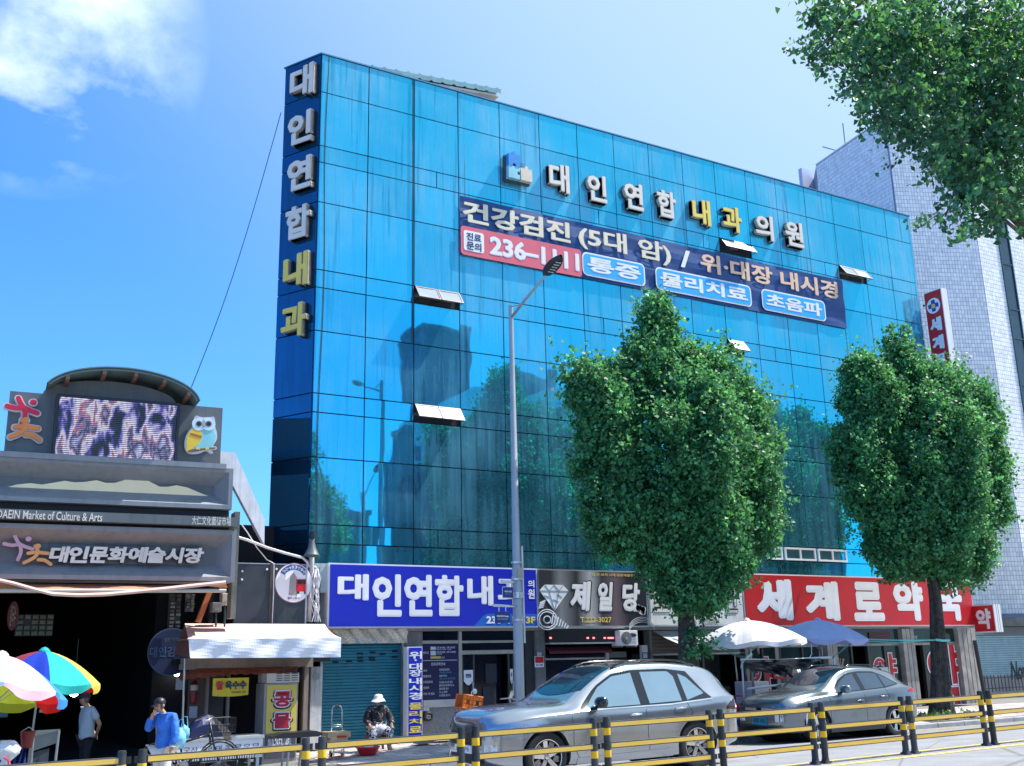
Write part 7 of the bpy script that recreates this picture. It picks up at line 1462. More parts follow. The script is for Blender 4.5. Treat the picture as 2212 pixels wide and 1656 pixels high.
b=MB(); b.add([tuple(a0),tuple(a3),tuple(b3),tuple(b3+Vector((0,1.3,.1)))],[(0,1,2,3)]); obj('end_flap',MB().add([tuple(a1),tuple(a2),tuple(b2),tuple(b2+Vector((0,1.3,.1)))],[(0,1,2,3)]),mat('flap_brown',(.22,.10,.08),.8),t,fix=False); obj('end_flap',b,mat('flap_brown',(.22,.10,.08),.8),t,fix=False)
b=MB(); b.tube([a3+Vector((0,.03,-.01)),a2+Vector((0,.03,-.01))],.018,6); b.tube([a3+Vector((0,.03,0)),(a3.x,21.9,a3.z)],.015,5); b.tube([a2+Vector((0,.03,0)),(a2.x,22.0,a2.z)],.015,5); obj('frame',b,alu,t)
# stall shell
sh=thing('stall_shell','weathered stall front below the charcoal panels with dark doorway','stall',(6.6,21.6,-1.8))
ob=mat('stall_wall',(.16,.12,.09),.8,var=.3,streak=.5,dcol=(.05,.05,.05)); pm2=mat('stall_post',(.30,.25,.21),.7,var=.2,streak=.4,dcol=(.1,.09,.08))
xa=P('T',150,900,21.6).x; xb=P('T',1720,900,21.6).x; gz=-1.95
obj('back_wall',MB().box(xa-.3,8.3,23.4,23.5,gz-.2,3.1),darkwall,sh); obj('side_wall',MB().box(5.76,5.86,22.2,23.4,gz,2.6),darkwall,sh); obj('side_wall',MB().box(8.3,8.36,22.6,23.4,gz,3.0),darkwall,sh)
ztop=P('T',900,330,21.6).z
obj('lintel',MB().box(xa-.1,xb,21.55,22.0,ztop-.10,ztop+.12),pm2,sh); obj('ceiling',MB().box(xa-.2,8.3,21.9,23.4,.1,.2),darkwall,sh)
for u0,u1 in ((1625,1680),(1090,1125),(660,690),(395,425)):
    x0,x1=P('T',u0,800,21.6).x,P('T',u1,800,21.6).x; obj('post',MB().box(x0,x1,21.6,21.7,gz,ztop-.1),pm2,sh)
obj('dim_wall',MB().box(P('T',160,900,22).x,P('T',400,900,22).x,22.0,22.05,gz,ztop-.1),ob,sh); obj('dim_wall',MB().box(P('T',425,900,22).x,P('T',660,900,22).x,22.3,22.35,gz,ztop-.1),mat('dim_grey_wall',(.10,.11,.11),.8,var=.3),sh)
pl0=P('T',118,300,20.2); b=MB(); b.tube([P('T',122,270,20.2),P('T',95,1050,20.2)],.018,6); obj('awning_pole',b,steel,sh)
b=MB(); rows=[]
for i in range(41):
    f=i/40; u=60+1490*f; v0=400-30*f+60*(f<.15)*(1-f/.15); v1=(545-90*f)+10*math.sin(f*60); v1=545-75*min(1,f*2.2)*1.0-70*max(0,f-.6)+9*math.sin(f*70)
    A=P('T',u,v0,21.5); B=P('T',u,v1,21.2); rows.append([tuple(A),tuple(A.lerp(B,.5)+Vector((0,-.05,0))),tuple(B)])
b.grid(rows); obj('scalloped_blind',b,mat('rust_cloth',(.32,.09,.04),.8,var=.3,scale=5),sh,smooth=True,fix=False)
# corn banner
fr=Fr(0,21.15); x0,x1,z0,z1=fr.rect(('T',482,522),('T',925,728)); t=thing('corn_banner','small yellow cloth banner with red and navy corn lettering hanging in the stall','banner',(x0,21.15,z0))
b=MB(); b.grid([[(x0+(x1-x0)*i/16,21.15-.012*math.sin(i*.8),z0+(z1-z0)*j/4-.02*math.sin(math.pi*i/16)*(1-j/4)) for j in range(5)] for i in range(17)]); obj('cloth',b,mat('banner_yellow',(.78,.58,.03),.7,var=.05),t,fix=False,smooth=True)
W_=x1-x0; letters('lettering','찰',fr,x0+W_*.07,x0+W_*.29,z0+(z1-z0)*.34,z1-(z1-z0)*.16,-.03,mat('print_red',(.55,.03,.05),.5),t,bold=.05); letters('lettering','옥수수',fr,x0+W_*.33,x0+W_*.93,z0+(z1-z0)*.34,z1-(z1-z0)*.16,-.03,inkb,t,bold=.05); letters('lettering','010-3625-1900',fr,x0+W_*.52,x0+W_*.92,z0+(z1-z0)*.12,z0+(z1-z0)*.24,-.03,inkb,t,bold=.02)
# fridge with bean milk poster
fr=Fr(0,20.95); x0,x1,z0,z1=fr.rect(('T',1115,460),('T',1545,1200)); zf=gz+.05; zz=P('T',1300,585,20.95).z; x0=P('T',1125,900,20.95).x
t=thing('upright_fridge','upright drinks fridge with yellow poster and stacked red bean-milk letters','fridge',((x0+x1)/2,21.2,zf)); obj('casing',MB().box(x0,x1,20.97,21.5,zf,zz),mat('fridge_grey',(.35,.34,.31),.5,streak=.3,dcol=(.15,.14,.13)),t)
tg_=obj('vent_head',MB().box(x0+.03,x1,20.93,21.5,zz+.01,z1),mat('fridge_cream',(.62,.58,.50),.5,dirt=.3,dcol=(.3,.28,.25)),t); b=MB()
for i in range(4):
    for j in range(7): xx=x0+.22+.155*i; b.box(xx,xx+.12,20.924,20.929,zz+.05+.042*j,zz+.065+.042*j)
obj('vent_slots',b,blackm,tg_,kind='stuff')
zp=P('T',1300,1195,20.95).z; obj('poster',MB().box(x0+.05,x1-.03,20.955,20.968,zp-.02,zz-.03),mat('poster_yellow',(.72,.56,.10),.5,var=.05),t)
hz_=(zz-.10-zp)/2
for i,ch in enumerate('콩물'):
    za,zb_=zp+.04+hz_*(1-i),zp+hz_*(2-i)-.03
    for m_,bo,dd,g_ in ((blackm,.085,-.002,.03),(wprint,.085,-.008,0),(mat('print_crimson',(.50,.01,.04),.5),.045,-.015,-.02)): letters('lettering',ch,fr,x0+.16-g_,x1-.12+g_,za-g_ ,zb_+(g_ if g_<0 else 0),dd,m_,t,bold=bo)
obj('price_panel',MB().box(x0+.05,x1-.03,20.955,20.968,zf+.2,zp-.05),mat('panel_dim',(.10,.09,.12),.4),t); letters('lettering','010-2653-0488',fr,x0+.1,x1-.12,zp-.30,zp-.12,-.004,wprint,t,bold=.03)
# chest freezer
YZ=20.0; x0=P('T',5,1300,YZ).x; x1=P('T',1112,1300,YZ).x; z1=P('T',600,1300,YZ).z; z0=P('T',600,1545,YZ).z; fr=Fr(0,YZ)
t=thing('chest_freezer','long white stall counter with dark painted letters behind the bicycle','counter',((x0+x1)/2,YZ+.3,z0)); obj('casing',MB().box(x0,x1,YZ,YZ+.65,z0,z1),whitem,t); obj('lid',MB().box(x0-.02,x1+.02,YZ-.02,YZ+.67,z1+.002,z1+.05),mat('lid_grey',(.45,.48,.48),.3),t)
letters('lettering','국산 서리태',fr,x0+.15,x0+(x1-x0)*.52,z0+.13,z1-.09,-.006,inkb,t,bold=.0); letters('lettering','콩물우무',fr,x0+(x1-x0)*.56,x1-.06,z0+.13,z1-.09,-.006,inkb,t,bold=.0)
b=MB(); [b.box(x0+.03+i*.045,x0+.045+i*.045,YZ-.005,YZ-.001,z0+.0,z0+.05) for i in range(int((x1-x0-.1)/.045))]; obj('vent_slots',b,blackm,t,kind='stuff')
for xx in (x0+.05,x1-.1):
    for yy in (YZ+.03,YZ+.55): obj('leg',MB().box(xx,xx+.05,yy,yy+.05,G(xx,YZ)-.02,z0-.001),whitem,t)
# tarp mound, cardboard
def mound(name,label,cat,pts,Y0,Y1,m,seed=1):
    rg=random.Random(seed); b=MB(); rows=[]; N_=len(pts)
    bt_=min(p.z for p in pts)
    for j in range(7):
        k=j/6; y=Y0+(Y1-Y0)*k; s=math.sin(math.pi*min(1,.18+k*.82))**.7; rows.append([(p.x,y,bt_+(p.z-bt_)*s+rg.uniform(-.012,.012)) for p in pts])
    b.grid([[(p.x,Y0,bt_-.02) for p in pts]]+rows+[[(p.x,Y1,bt_-.02) for p in pts]]); c=pts[len(pts)//2]; return obj(name,b,m,origin=(c.x,(Y0+Y1)/2,bt_),smooth=True,label=label,cat=cat,fix=False)
pts=[P('T',u,v,20.4) for u,v in ((125,1270),(150,1130),(210,1060),(300,995),(380,980),(460,990),(540,1060),(600,1150),(650,1270))]
mound('tarp_heap','dark navy tarpaulin heap bundled on the white stall counter','tarpaulin',pts,20.05,20.6,mat('navy_tarp',(.008,.015,.07),.5,var=.3))
b=MB()
for i in range(14): u=440+i*2; b.tube([P('T',u,985,19.95),P('T',u+150+i*7,1200,19.95),P('T',u+190+i*4,1300,19.98)],.005,4)
obj('folded_slat_blind','' if 0 else b,mat('bamboo_dim',(.28,.22,.16),.7),label='folded brown bamboo blind leaning on the tarpaulin heap',cat='blind')
t=thing('fire_extinguisher','dark red fire extinguisher on the dim stall wall left of the corn banner','fire extinguisher',tuple(P('T',232,750,21.9))); c=P('T',232,845,21.9); b=MB(); b.lathe([(0,0),(.07,.01),(.075,.04),(.075,.34),(.05,.42),(.02,.45)],tuple(c),16); obj('cylinder',b,mat('extinguisher_red',(.20,.01,.01),.35),t,smooth=True); b=MB(); b.lathe([(.077,.26),(.077,.36)],tuple(c),16); obj('band',b,mat('ext_label',(.5,.48,.42),.5),t); b=MB(); b.tube([c+Vector((0,0,.44)),c+Vector((0,-.02,.5)),c+Vector((.09,-.02,.48))],.014,5); obj('valve',b,blackm,t)
a=P('T',183,875,21.9); c=P('T',277,1020,21.9); obj('pinned_paper',MB().box(a.x,c.x,21.9,21.91,c.z,a.z),mat('paper_dim',(.42,.43,.46),.7),label='pale paper sheet pinned under the fire extinguisher',cat='paper')
a=P('B',1090,655,21.9); c=P('B',1135,725,21.9); obj('hanging_paper',MB().box(a.x,c.x,21.6,21.61,c.z,a.z),mat('paper_grey',(.30,.32,.34),.7),label='grey paper notice hanging below the small bulb',cat='paper')
# black plank bench, trolley, cardboard, low table
def boxthing(name,label,cat,k,u0,v0,u1,v1,Y,dep,m,bevel=.01): a=P(k,u0,v0,Y); c=P(k,u1,v1,Y); o=obj(name,MB().box(a.x,c.x,Y,Y+dep,c.z,a.z),m,origin=(a.x,Y,c.z),label=label,cat=cat); return bev(o,bevel) if bevel else o
YB=19.6; x0,x1=P('T',1235,1215,YB).x,P('T',1885,1215,YB).x; zt=P('T',1500,1200,YB).z; t=thing('black_scooter_seat_bench','long black padded bench beside the fridge','bench',((x0+x1)/2,YB,G(x0,YB)))
t.name='padded_bench'; b=MB(); b.prism([(x0,zt-.06),(x0+.1,zt-.10),(x1-.1,zt-.10),(x1,zt-.05),(x1-.15,zt),(x0+.2,zt-.01)],YB,YB+.4); obj('seat',b,blackm,t)
for xx in (x0+.35,x1-.3): 
    b=MB(); b.tube([(xx,YB+.05,zt-.1),(xx-.05,YB+.05,G(xx,YB))],.018,6); obj('leg',b,steel,t); b=MB(); b.tube([(xx,YB+.35,zt-.1),(xx-.05,YB+.35,G(xx,YB))],.018,6); obj('leg',b,steel,t)
YT=20.9; t=thing('luggage_trolley','folding chrome luggage trolley standing by the left edge of the teal shutter','trolley',tuple(P('J',470,700,YT)))
A=P('J',408,250,YT); B=P('J',530,250,YT); C_=P('J',395,600,YT); D_=P('J',540,600,YT); r=.011
b=MB(); b.tube([C_,A-Vector((0,0,.04)),A+Vector((.03,0,.02)),B+Vector((-.03,0,.02)),B-Vector((0,0,.04)),D_],r,7); b.tube([P('J',398,515,YT),P('J',425,475,YT),P('J',520,475,YT),P('J',540,515,YT)],r,6); b.tube([P('J',400,500,YT-.01),P('J',538,500,YT-.01)],r,6); obj('handle_frame',b,mat('trolley_chrome',(.5,.6,.65),.25,.8),t,smooth=True)
b=MB(); b.tube([A+Vector((.05,0,.022)),B+Vector((-.05,0,.022))],.018,7); obj('grip',b,blackm,t); b=MB(); b.box(C_.x-.02,D_.x+.02,YT-.3,YT,G(A.x,YT)+.08,G(A.x,YT)+.10); obj('foot_plate',b,alu,t)
for xx in (C_.x,D_.x): b=MB(); b.lathe([(0,-.02),(.06,-.02),(.06,.02),(0,.02)],(xx,YT,G(xx,YT)+.06),14,'x'); obj('wheel',b,blackm,t)
cb_=mat('cardboard',(.42,.30,.17),.85,var=.15,scale=5); YC2=20.2
t=thing('produce_crates','flattened tan cardboard boxes piled on a low stand left of the seated vendor','boxes',tuple(P('J',500,760,YC2)))
for i,(u0,v0,u1,v1,m) in enumerate(((355,572,645,632,cb_),(380,640,600,700,cb_),(400,710,655,745,mat('cardboard_dark',(.26,.16,.09),.85)))):
    a=P('J',u0,v0,YC2); c=P('J',u1,v1,YC2); b=MB().box(a.x,c.x,YC2-.02*i,YC2+.4,c.z,a.z); o=bev(obj('box',b,m,t),.012); 
a=P('J',455,615,YC2); c=P('J',580,633,YC2); obj('red_print',MB().box(a.x,c.x,YC2-.05,YC2-.045,c.z,a.z),mat('box_print',(.35,.02,.02),.6),t)
for u in (430,555): a=P('J',u,745,YC2); obj('leg',MB().tube([a,(a.x,YC2,G(a.x,YC2))],.012,5),steel,t)
# red basin, stool, vendor
def basin(name,label,c,r,m,fill=None):
    t=thing(name,label,'basin',tuple(c)); b=MB(); b.lathe([(0,.01),(r*.62,.0),(r*.7,.02),(r*.95,.135),(r*1.04,.15),(r*1.0,.16),(r*.9,.135),(r*.62,.03),(0,.03)],tuple(c),24); obj('bowl',b,m,t,smooth=True)
    if fill:
        b=MB()
        for i in range(7): a=i*.9; b.lathe([(0,.09),(.05,.08),(.06,.04),(.04,0),(0,0)],(c[0]+.07*math.cos(a)*(i>0),c[1]+.07*math.sin(a)*(i>0),c[2]+.10+(.05 if i==0 else 0)),10)
        obj('contents',b,fill,t,smooth=True)
    return t
Yb=20.55; c=P('J',855,810,Yb); basin('red_basin','shiny red plastic basin of pale produce on the pavement before the seated vendor',(c.x,Yb,G(c.x,Yb)+.01),.245,mat('basin_red',(.62,.01,.02),.2,coat=.4),mat('produce_pale',(.65,.60,.52),.7))
t=boxthing('blue_tarp_sheet','flat pale blue plastic sheet on the ground left of the barrier post','plastic sheet','J',1640,625,1990,655,21.6,.35,mat('sheet_blue',(.10,.28,.42),.5),.02)
boxthing('cardboard_pad','brown cardboard pad at the base of the wall beside the plastic sheet','cardboard','J',1500,665,1700,710,21.3,.3,mat('pad_brown',(.30,.26,.22),.8),.01)
# ================================================================ BICYCLE
def bicycle(label,c,yaw=0):
    X,Y,Z_=c; t=thing('bicycle',label,'bicycle',c); fb=mat('bike_black',(.02,.02,.024),.35,.3)
    def wq(x,y,z): return (X+x*math.cos(yaw)-y*math.sin(yaw),Y+x*math.sin(yaw)+y*math.cos(yaw),Z_+z)
    for x in (-.52,.52):
        b=MB(); b.tube([wq(x+.32*math.cos(a),0,.33+.32*math.sin(a)) for a in np.linspace(0,2*math.pi,33)],.018,6); wh=obj('wheel',b,blackm,t,smooth=True); b=MB()
        for k in range(14): a=k*2*math.pi/14; b.tube([wq(x,0,.33),wq(x+.31*math.cos(a),0,.33+.31*math.sin(a))],.0025,3)
        obj('spokes',b,alu,wh); b=MB(); b.tube([wq(x+.36*math.cos(a),0,.33+.36*math.sin(a)) for a in np.linspace(.3,2.6,12)],.012,5); obj('mudguard',b,fb,t)
    b=MB()
    for p_,q_ in (((-.52,.33),(-.08,.30)),((-.08,.30),(-.18,.78)),((-.18,.72),(-.52,.33)),((-.08,.30),(.36,.62)),((-.16,.66),(.34,.78)),((.34,.80),(.36,.60))): b.tube([wq(p_[0],0,p_[1]),wq(q_[0],0,q_[1])],.018,7)
    obj('frame',b,fb,t,smooth=True); b=MB(); b.tube([wq(.52,0,.33),wq(.42,0,.60),wq(.33,0,.98)],.017,7); obj('fork',b,fb,t,smooth=True)
    b=MB(); b.tube([wq(.16,-.27,1.0),wq(.30,-.20,1.05),wq(.34,0,1.02),wq(.30,.20,1.05),wq(.16,.27,1.0)],.012,6); obj('handlebar',b,alu,t,smooth=True)
    b=MB(); b.lathe([(0,.05),(.08,.04),(.10,.01),(.06,-.01),(0,-.01)],wq(-.20,0,.84),12); obj('saddle',b,blackm,t,smooth=True); b=MB(); b.tube([wq(-.18,0,.70),wq(-.20,0,.84)],.014,6); obj('seat_post',b,alu,t)
    b=MB(); x0,x1,y0,y1,z0,z1=.42,.74,-.16,.16,.80,1.04
    for i in range(7):
        xx=x0+(x1-x0)*i/6
        for yy in (y0,y1): b.tube([wq(xx*.97+.02,yy*.85,z0),wq(xx,yy,z1)],.004,4)
        yy=y0+(y1-y0)*i/6
        for xx in (x0,x1): b.tube([wq(xx,yy*.85,z0),wq(xx,yy,z1)],.004,4)
    for zz in (z0,(z0+z1)/2,z1): b.tube([wq(x0,y0,zz),wq(x1,y0,zz),wq(x1,y1,zz),wq(x0,y1,zz),wq(x0,y0,zz)],.005,4)
    obj('basket',b,blackm,t); b=MB(); b.lathe([(0,-.02),(.08,-.02),(.08,.02),(0,.02)],wq(-.08,0,.30),16,'y'); b.tube([wq(-.08,-.06,.30),wq(-.02,-.12,.16)],.01,5); b.tube([wq(-.08,.06,.30),wq(-.14,.12,.44)],.01,5); obj('crank',b,steel,t)
    b=MB(); b.tube([wq(-.2,0,.62),wq(-.72,0,.66)],.01,5); b.tube([wq(-.52,0,.33),wq(-.68,0,.66)],.01,5); obj('carrier',b,steel,t); return t
p=P('T',560,1560,18.95); bicycle('black city bicycle with a front wire basket parked before the white counter',(p.x-.52,18.95,G(4.8,18.95)),.05)
plast=mat('blue_plastic',(.18,.50,.72),.3,var=.3,scale=9,bump=.5,bscale=14)
def bag(label,c,r,h,m):
    t=thing('plastic_bag',label,'bag',tuple(c)); b=MB(); b.lathe([(0,-h),(r*.7,-h*.97),(r,-h*.6),(r*.85,-h*.3),(r*.35,-.02),(r*.1,.0)],tuple(c),14); b.v=[(x+.015*math.sin(z*50+x*30),y+.02*math.sin(z*40+x*20),z) for x,y,z in b.v]; obj('sack',b,m,t,smooth=True); b=MB(); b.tube([c+Vector((-.05,0,-.05)),c+Vector((-.02,0,.12)),c+Vector((.04,0,.12)),c+Vector((.06,0,-.05))],.008,4); obj('handles',b,m,t); return t
bag('large pale blue plastic bag hanging behind the person in blue jacket',P('B',1140,965,18.6),.12,.34,plast); bag('smaller pale blue plastic bag bulging on the right of the larger one',P('B',1165,945,18.7),.10,.24,plast)
# ================================================================ STALL AT THE LEFT EDGE
YL=17.6
t=thing('steel_grill_table','dim stainless steel grill table under the rainbow parasols','table',tuple(P('U',590,1400,YL)))
a=P('U',430,1240,YL); c=P('U',745,1150,YL); gz=G(3,YL); sm2=mat('dull_steel',(.10,.13,.15),.4,.6,var=.2)
b=MB(); b.add([P('U',420,1250,YL),P('U',745,1180,YL+.1),P('U',770,1160,YL+.8),P('U',440,1180,YL+.8)],[(0,1,2,3)]); b.add([P('U',420,1275,YL),P('U',745,1205,YL+.1),P('U',745,1180,YL+.1),P('U',420,1250,YL)],[(0,1,2,3)]); obj('top',b,sm2,t,fix=False)
b=MB(); b.add([P('U',415,1270,YL),P('U',735,1205,YL+.1),P('U',735,1330,YL+.1),P('U',415,1440,YL)],[(0,1,2,3)]); obj('front_panel',b,sm2,t,fix=False)
b=MB(); b.add([P('U',400,1460,YL+.05),P('U',625,1400,YL+.1),P('U',600,1640,YL+.1),P('U',395,1640,YL+.05)],[(0,1,2,3)]); obj('lower_panel',b,mat('dark_steel',(.04,.055,.065),.5,.4),t,fix=False)
for u0,v0,u1,v1 in ((420,1250,385,1640),(745,1180,700,1560)): obj('leg',MB().tube([P('U',u0,v0,YL),P('U',u1,v1,YL)],.02,6),steel,t)
t=thing('display_table','stall table at the left edge draped with blue cloth and a knotted white bag','table',tuple(P('U',150,1500,16.8))); 
b=MB(); rows=[]
for i in range(21):
    u=130+205*i/20; rows.append([tuple(P('U',u-15*j/5,1385-15*math.sin(i*.3)+230*j/5,16.8+.05*math.sin(i*1.1+j))) for j in range(6)])
b.grid(rows); obj('blue_cloth',b,mat('table_cloth_blue',(.01,.03,.16),.6,var=.5,scale=12),t,smooth=True,fix=False)
b=MB(); c=P('U',75,1450,16.6); b.lathe([(0,.16),(.10,.14),(.2,.05),(.17,-.03),(.06,-.12),(.05,-.16),(.10,-.3),(.09,-.45)],tuple(c),18); b.v=[(x+.03*math.sin(z*31+y*9),y+.02*math.sin(x*40),z+.012*math.sin(x*60)) for x,y,z in b.v]; obj('white_bag',b,mat('bag_white',(.62,.64,.64),.6,var=.15,scale=15),t,smooth=True)
b=MB(); b.tube([P('U',60,1520,16.4),P('U',85,1540,16.35),P('U',110,1560,16.4),P('U',120,1620,16.4)],.018,5); obj('pink_tie',b,mat('pink_tie',(.6,.08,.15),.5),t)
obj('tray',MB().box(P('U',20,1370,16.9).x,P('U',160,1370,16.9).x,16.9,17.2,P('U',20,1395,16.9).z,P('U',20,1340,16.9).z),mat('tray_grey',(.35,.42,.45),.4),t)
c=P('U',345,1290,17.3); t=thing('red_bucket','dim red plastic bucket behind the parasol pole','bucket',tuple(c)); b=MB(); b.lathe([(0,-.12),(.07,-.12),(.105,.10),(.11,.11),(.095,.10),(.06,-.1)],tuple(c),18); obj('pail',b,mat('bucket_red',(.16,.006,.008),.4),t,smooth=True); b=MB(); b.tube([c+Vector((-.1,0,.1)),c+Vector((0,-.05,.17)),c+Vector((.1,0,.1))],.005,4); obj('handle',b,alu,t)
for nm,lb,u0,v0,u1,v1,Y,m in (('green_panel','dim green notice panel in the dark behind the left stall',0,870,95,1010,20,mat('dim_green',(.03,.10,.11),.6)),('menu_strip','small dim cream menu strip left of the man in the grey shirt',498,920,580,950,22,mat('dim_strip',(.16,.20,.18),.6))):
    a=P('U',u0,v0,Y); c=P('U',u1,v1,Y); obj(nm,MB().box(a.x,c.x,Y,Y+.03,c.z,a.z),m,label=lb,cat='panel')
# ================================================================ PAVEMENT STALL BY THE PHARMACY
t=thing('pipe_stall_frame','tied white pipe frame of the pavement stall under the pale parasols','frame',tuple(P(1610,1500,19.2))); ppm=mat('pipe_white',(.60,.64,.66),.45,var=.1,dirt=.3,dcol=(.2,.25,.25)); YQ=19.2
def seg(name,pts,r,m,par=t): return obj(name,MB().tube(pts,r,7),m,par,smooth=True)
seg('top_pipe',[P('M',312,662,YQ),P('M',700,672,YQ-.0),P('M',1308,636,YQ+.1)],.030,ppm); seg('lower_pipe',[P('M',385,985,YQ),P('M',850,925,YQ+.1)],.028,ppm)
for u0,v0,u1,v1,Y in ((325,660,350,1180,YQ),(415,400,455,1150,YQ+.4),(835,760,850,920,YQ+.05),(1340,640,1350,800,YQ+.1),(245,600,290,1050,20.6),(500,520,510,600,20),(1200,470,1210,640,20.2)): seg('upright',[P('M',u0,v0,Y),P('M',u1,v1,Y)],.020 if v1-v0>300 else .026,ppm if u0 in(325,835,1340) else steel)
tarp=mat('black_tarp',(.012,.014,.02),.35,var=.3,bump=.4,bscale=6)
t3=thing('black_tarpaulin','sagging black tarpaulin tied along the white top pipe','tarpaulin',tuple(P('M',800,700,YQ-.05))); b=MB(); rows=[]
for i in range(41):
    f=i/40; u=370+830*f; vt=668-22*f; lo=760+ (60*math.sin(math.pi*f*1.0) if f<.55 else 0)+ (130*math.exp(-((f-.68)/.16)**2)) - 60*max(0,f-.85)*5; rows.append([tuple(P('M',u,vt+(lo-vt)*j/6,YQ-.06-.10*math.sin(j*.9)*math.sin(f*14+j*.5))) for j in range(7)])
b.grid(rows); obj('sheet',b,tarp,t3,smooth=True,fix=False)
b=MB(); pts=[P('M',u,v,YQ-.1) for u,v in ((360,680),(380,760),(440,800),(510,790),(520,740),(470,700))]; b.add([tuple(p) for p in pts],[(0,1,2,3,4,5)]); obj('loose_flap',b,tarp,t3,fix=False)
rope=mat('mint_rope',(.15,.55,.50),.6); roped=mat('green_rope',(.03,.16,.13),.6)
t4=thing('mint_ropes','mint green ropes tying the parasols and stall frame to both tree trunks','rope',tuple(P('R',1000,480,19)))
def rp(pts,r=.014,m=rope): obj('rope',MB().tube([P(*a) for a in pts],r,5),m,t4)
rp([('R',600,458,19.05),('R',660,462,19.0),('R',735,455,19.05)],.03); rp([('R',800,465,19.1),('R',900,478,19.1),('R',1050,482,19.1),('R',1150,460,19.1)],.02); rp([('R',1090,480,19.1),('R',1250,560,19.1),('R',1400,620,19.1)],.009,roped); rp([('R',1100,470,19.1),('R',1300,520,19.1),('R',1530,575,19.1)],.010,roped); rp([('R',1120,490,19.1),('R',1300,560,19.1),('R',1480,625,19.1)],.010,roped)
rp([('R',800,420,19.2),('R',960,405,19.2),('R',1130,455,19.2),('R',1165,360,19.4)],.009,ppm); rp([('R',480,360,19.3),('R',600,400,19.2),('R',720,412,19.1)],.012); rp([('W',700,398,20),('W',760,372,19.8),('W',1050,380,19.2),('W',1380,378,19.0)],.018); rp([('W',760,390,19.8),('W',1060,402,19.3),('W',1380,374,19.0)],.012); rp([('W',1385,374,18.95),('W',1450,382,18.95),('W',1515,380,19.0)],.03)
rp([('W',620,395,20),('W',520,470,19.6),('W',420,545,19.3)],.014,roped); rp([('W',560,420,20),('W',440,535,19.3)],.010); rp([('M',1090,470,19.6),('M',1095,600,19.3),('M',1060,660,19.2)],.010,ppm); rp([('M',430,600,19.3),('M',330,690,19.2),('M',320,760,19.2)],.03,mat('mint_pale',(.35,.62,.60),.6))
rp([('M',700,430,19.6),('M',740,500,19.5),('M',760,525,19.5)],.016,mat('mint_pale',(.35,.62,.60)))
# foam boxes, red chair, red bench
t=thing('foam_box_stack','stack of white foam boxes under the white parasol','boxes',tuple(P('M',520,1140,19.9))); fm=mat('foam_white',(.78,.80,.82),.7,var=.04)
for i,(u0,v0,u1,v1) in enumerate(((468,905,628,962),(462,965,628,1020),(466,1024,630,1080),(462,1084,632,1150))): a=P('M',u0,v0,19.9); c=P('M',u1,v1,19.9); bev(obj('foam_box',MB().box(a.x,c.x,19.9,20.4,c.z,a.z),fm,t),.02)
a=P('M',380,905,19.95); c=P('M',458,1150,19.95); bev(obj('grey_crate',MB().box(a.x,c.x,19.95,20.4,c.z,a.z),mat('crate_lavender',(.35,.34,.42),.6),t),.02)
rp_=mat('chair_red',(.42,.01,.02),.35); a=P('M',215,1060,19.3); c=P('M',330,1200,19.3); w_=c.x-a.x
t=thing('red_plastic_chair','red plastic chair behind the tail of the silver car','chair',((a.x+c.x)/2,19.3,G(a.x,19.3))); b=MB(); n=14; b.prism([(a.x,c.z+.1),(c.x,c.z+.1)]+[(a.x+w_/2+w_/2*math.cos(q_),a.z-.12+.12*math.sin(q_)) for q_ in np.linspace(0,math.pi,n)],19.62,19.65); bk=obj('backrest',b,rp_,t); obj('seat',MB().box(a.x,c.x,19.25,19.62,c.z+.06,c.z+.10),rp_,t)
for xx in (a.x,c.x-.04):
    for yy in (19.25,19.58): obj('leg',MB().box(xx,xx+.04,yy,yy+.04,G(xx,yy),c.z+.059),rp_,t)
    obj('armrest',MB().box(xx,xx+.04,19.27,19.62,c.z+.26,c.z+.29),rp_,t)
a=P('M',216,1172,18.9); c=P('M',388,1210,18.9); t=thing('red_low_bench','low bright red bench between the two parked cars','bench',(a.x,18.9,G(a.x,18.9))); obj('seat',MB().box(a.x,c.x,18.9,19.2,c.z,a.z),mat('bench_red',(.60,.01,.015),.35),t)
for xx in (a.x+.04,c.x-.08): obj('leg',MB().box(xx,xx+.04,18.95,19.15,G(xx,19),c.z-.001),mat('bench_red',(.6,.01,.02)),t)
boxthing('blue_bucket','dark blue plastic tub low between the two parked cars','tub','M',285,1330,370,1400,18.8,.3,mat('tub_blue',(.01,.04,.25),.4),.03)
boxthing('lean_to_crate','pale open crate on the pharmacy step holding dry twigs','crate','M',1360,745,1515,780,21.9,.25,mat('crate_white',(.6,.6,.6),.5),.01)
b=MB()
for u0,u1 in ((1395,1385),(1415,1455),(1440,1440),(1405,1410)): b.tube([P('M',u0,745,21.95),P('M',u1,650,21.9)],.01,4)
obj('dry_twigs',b,mat('twig_tan',(.45,.36,.26),.7),label='bare tan twigs sticking out of the crate by the pharmacy door',cat='twigs')
boxthing('pane_sheet','pale greenish sheet of glass leaning behind the roof of the grey crossover','glass sheet','F',1085,872,1215,940,21.9,.02,mat('pale_green_sheet',(.30,.40,.38),.15),0)
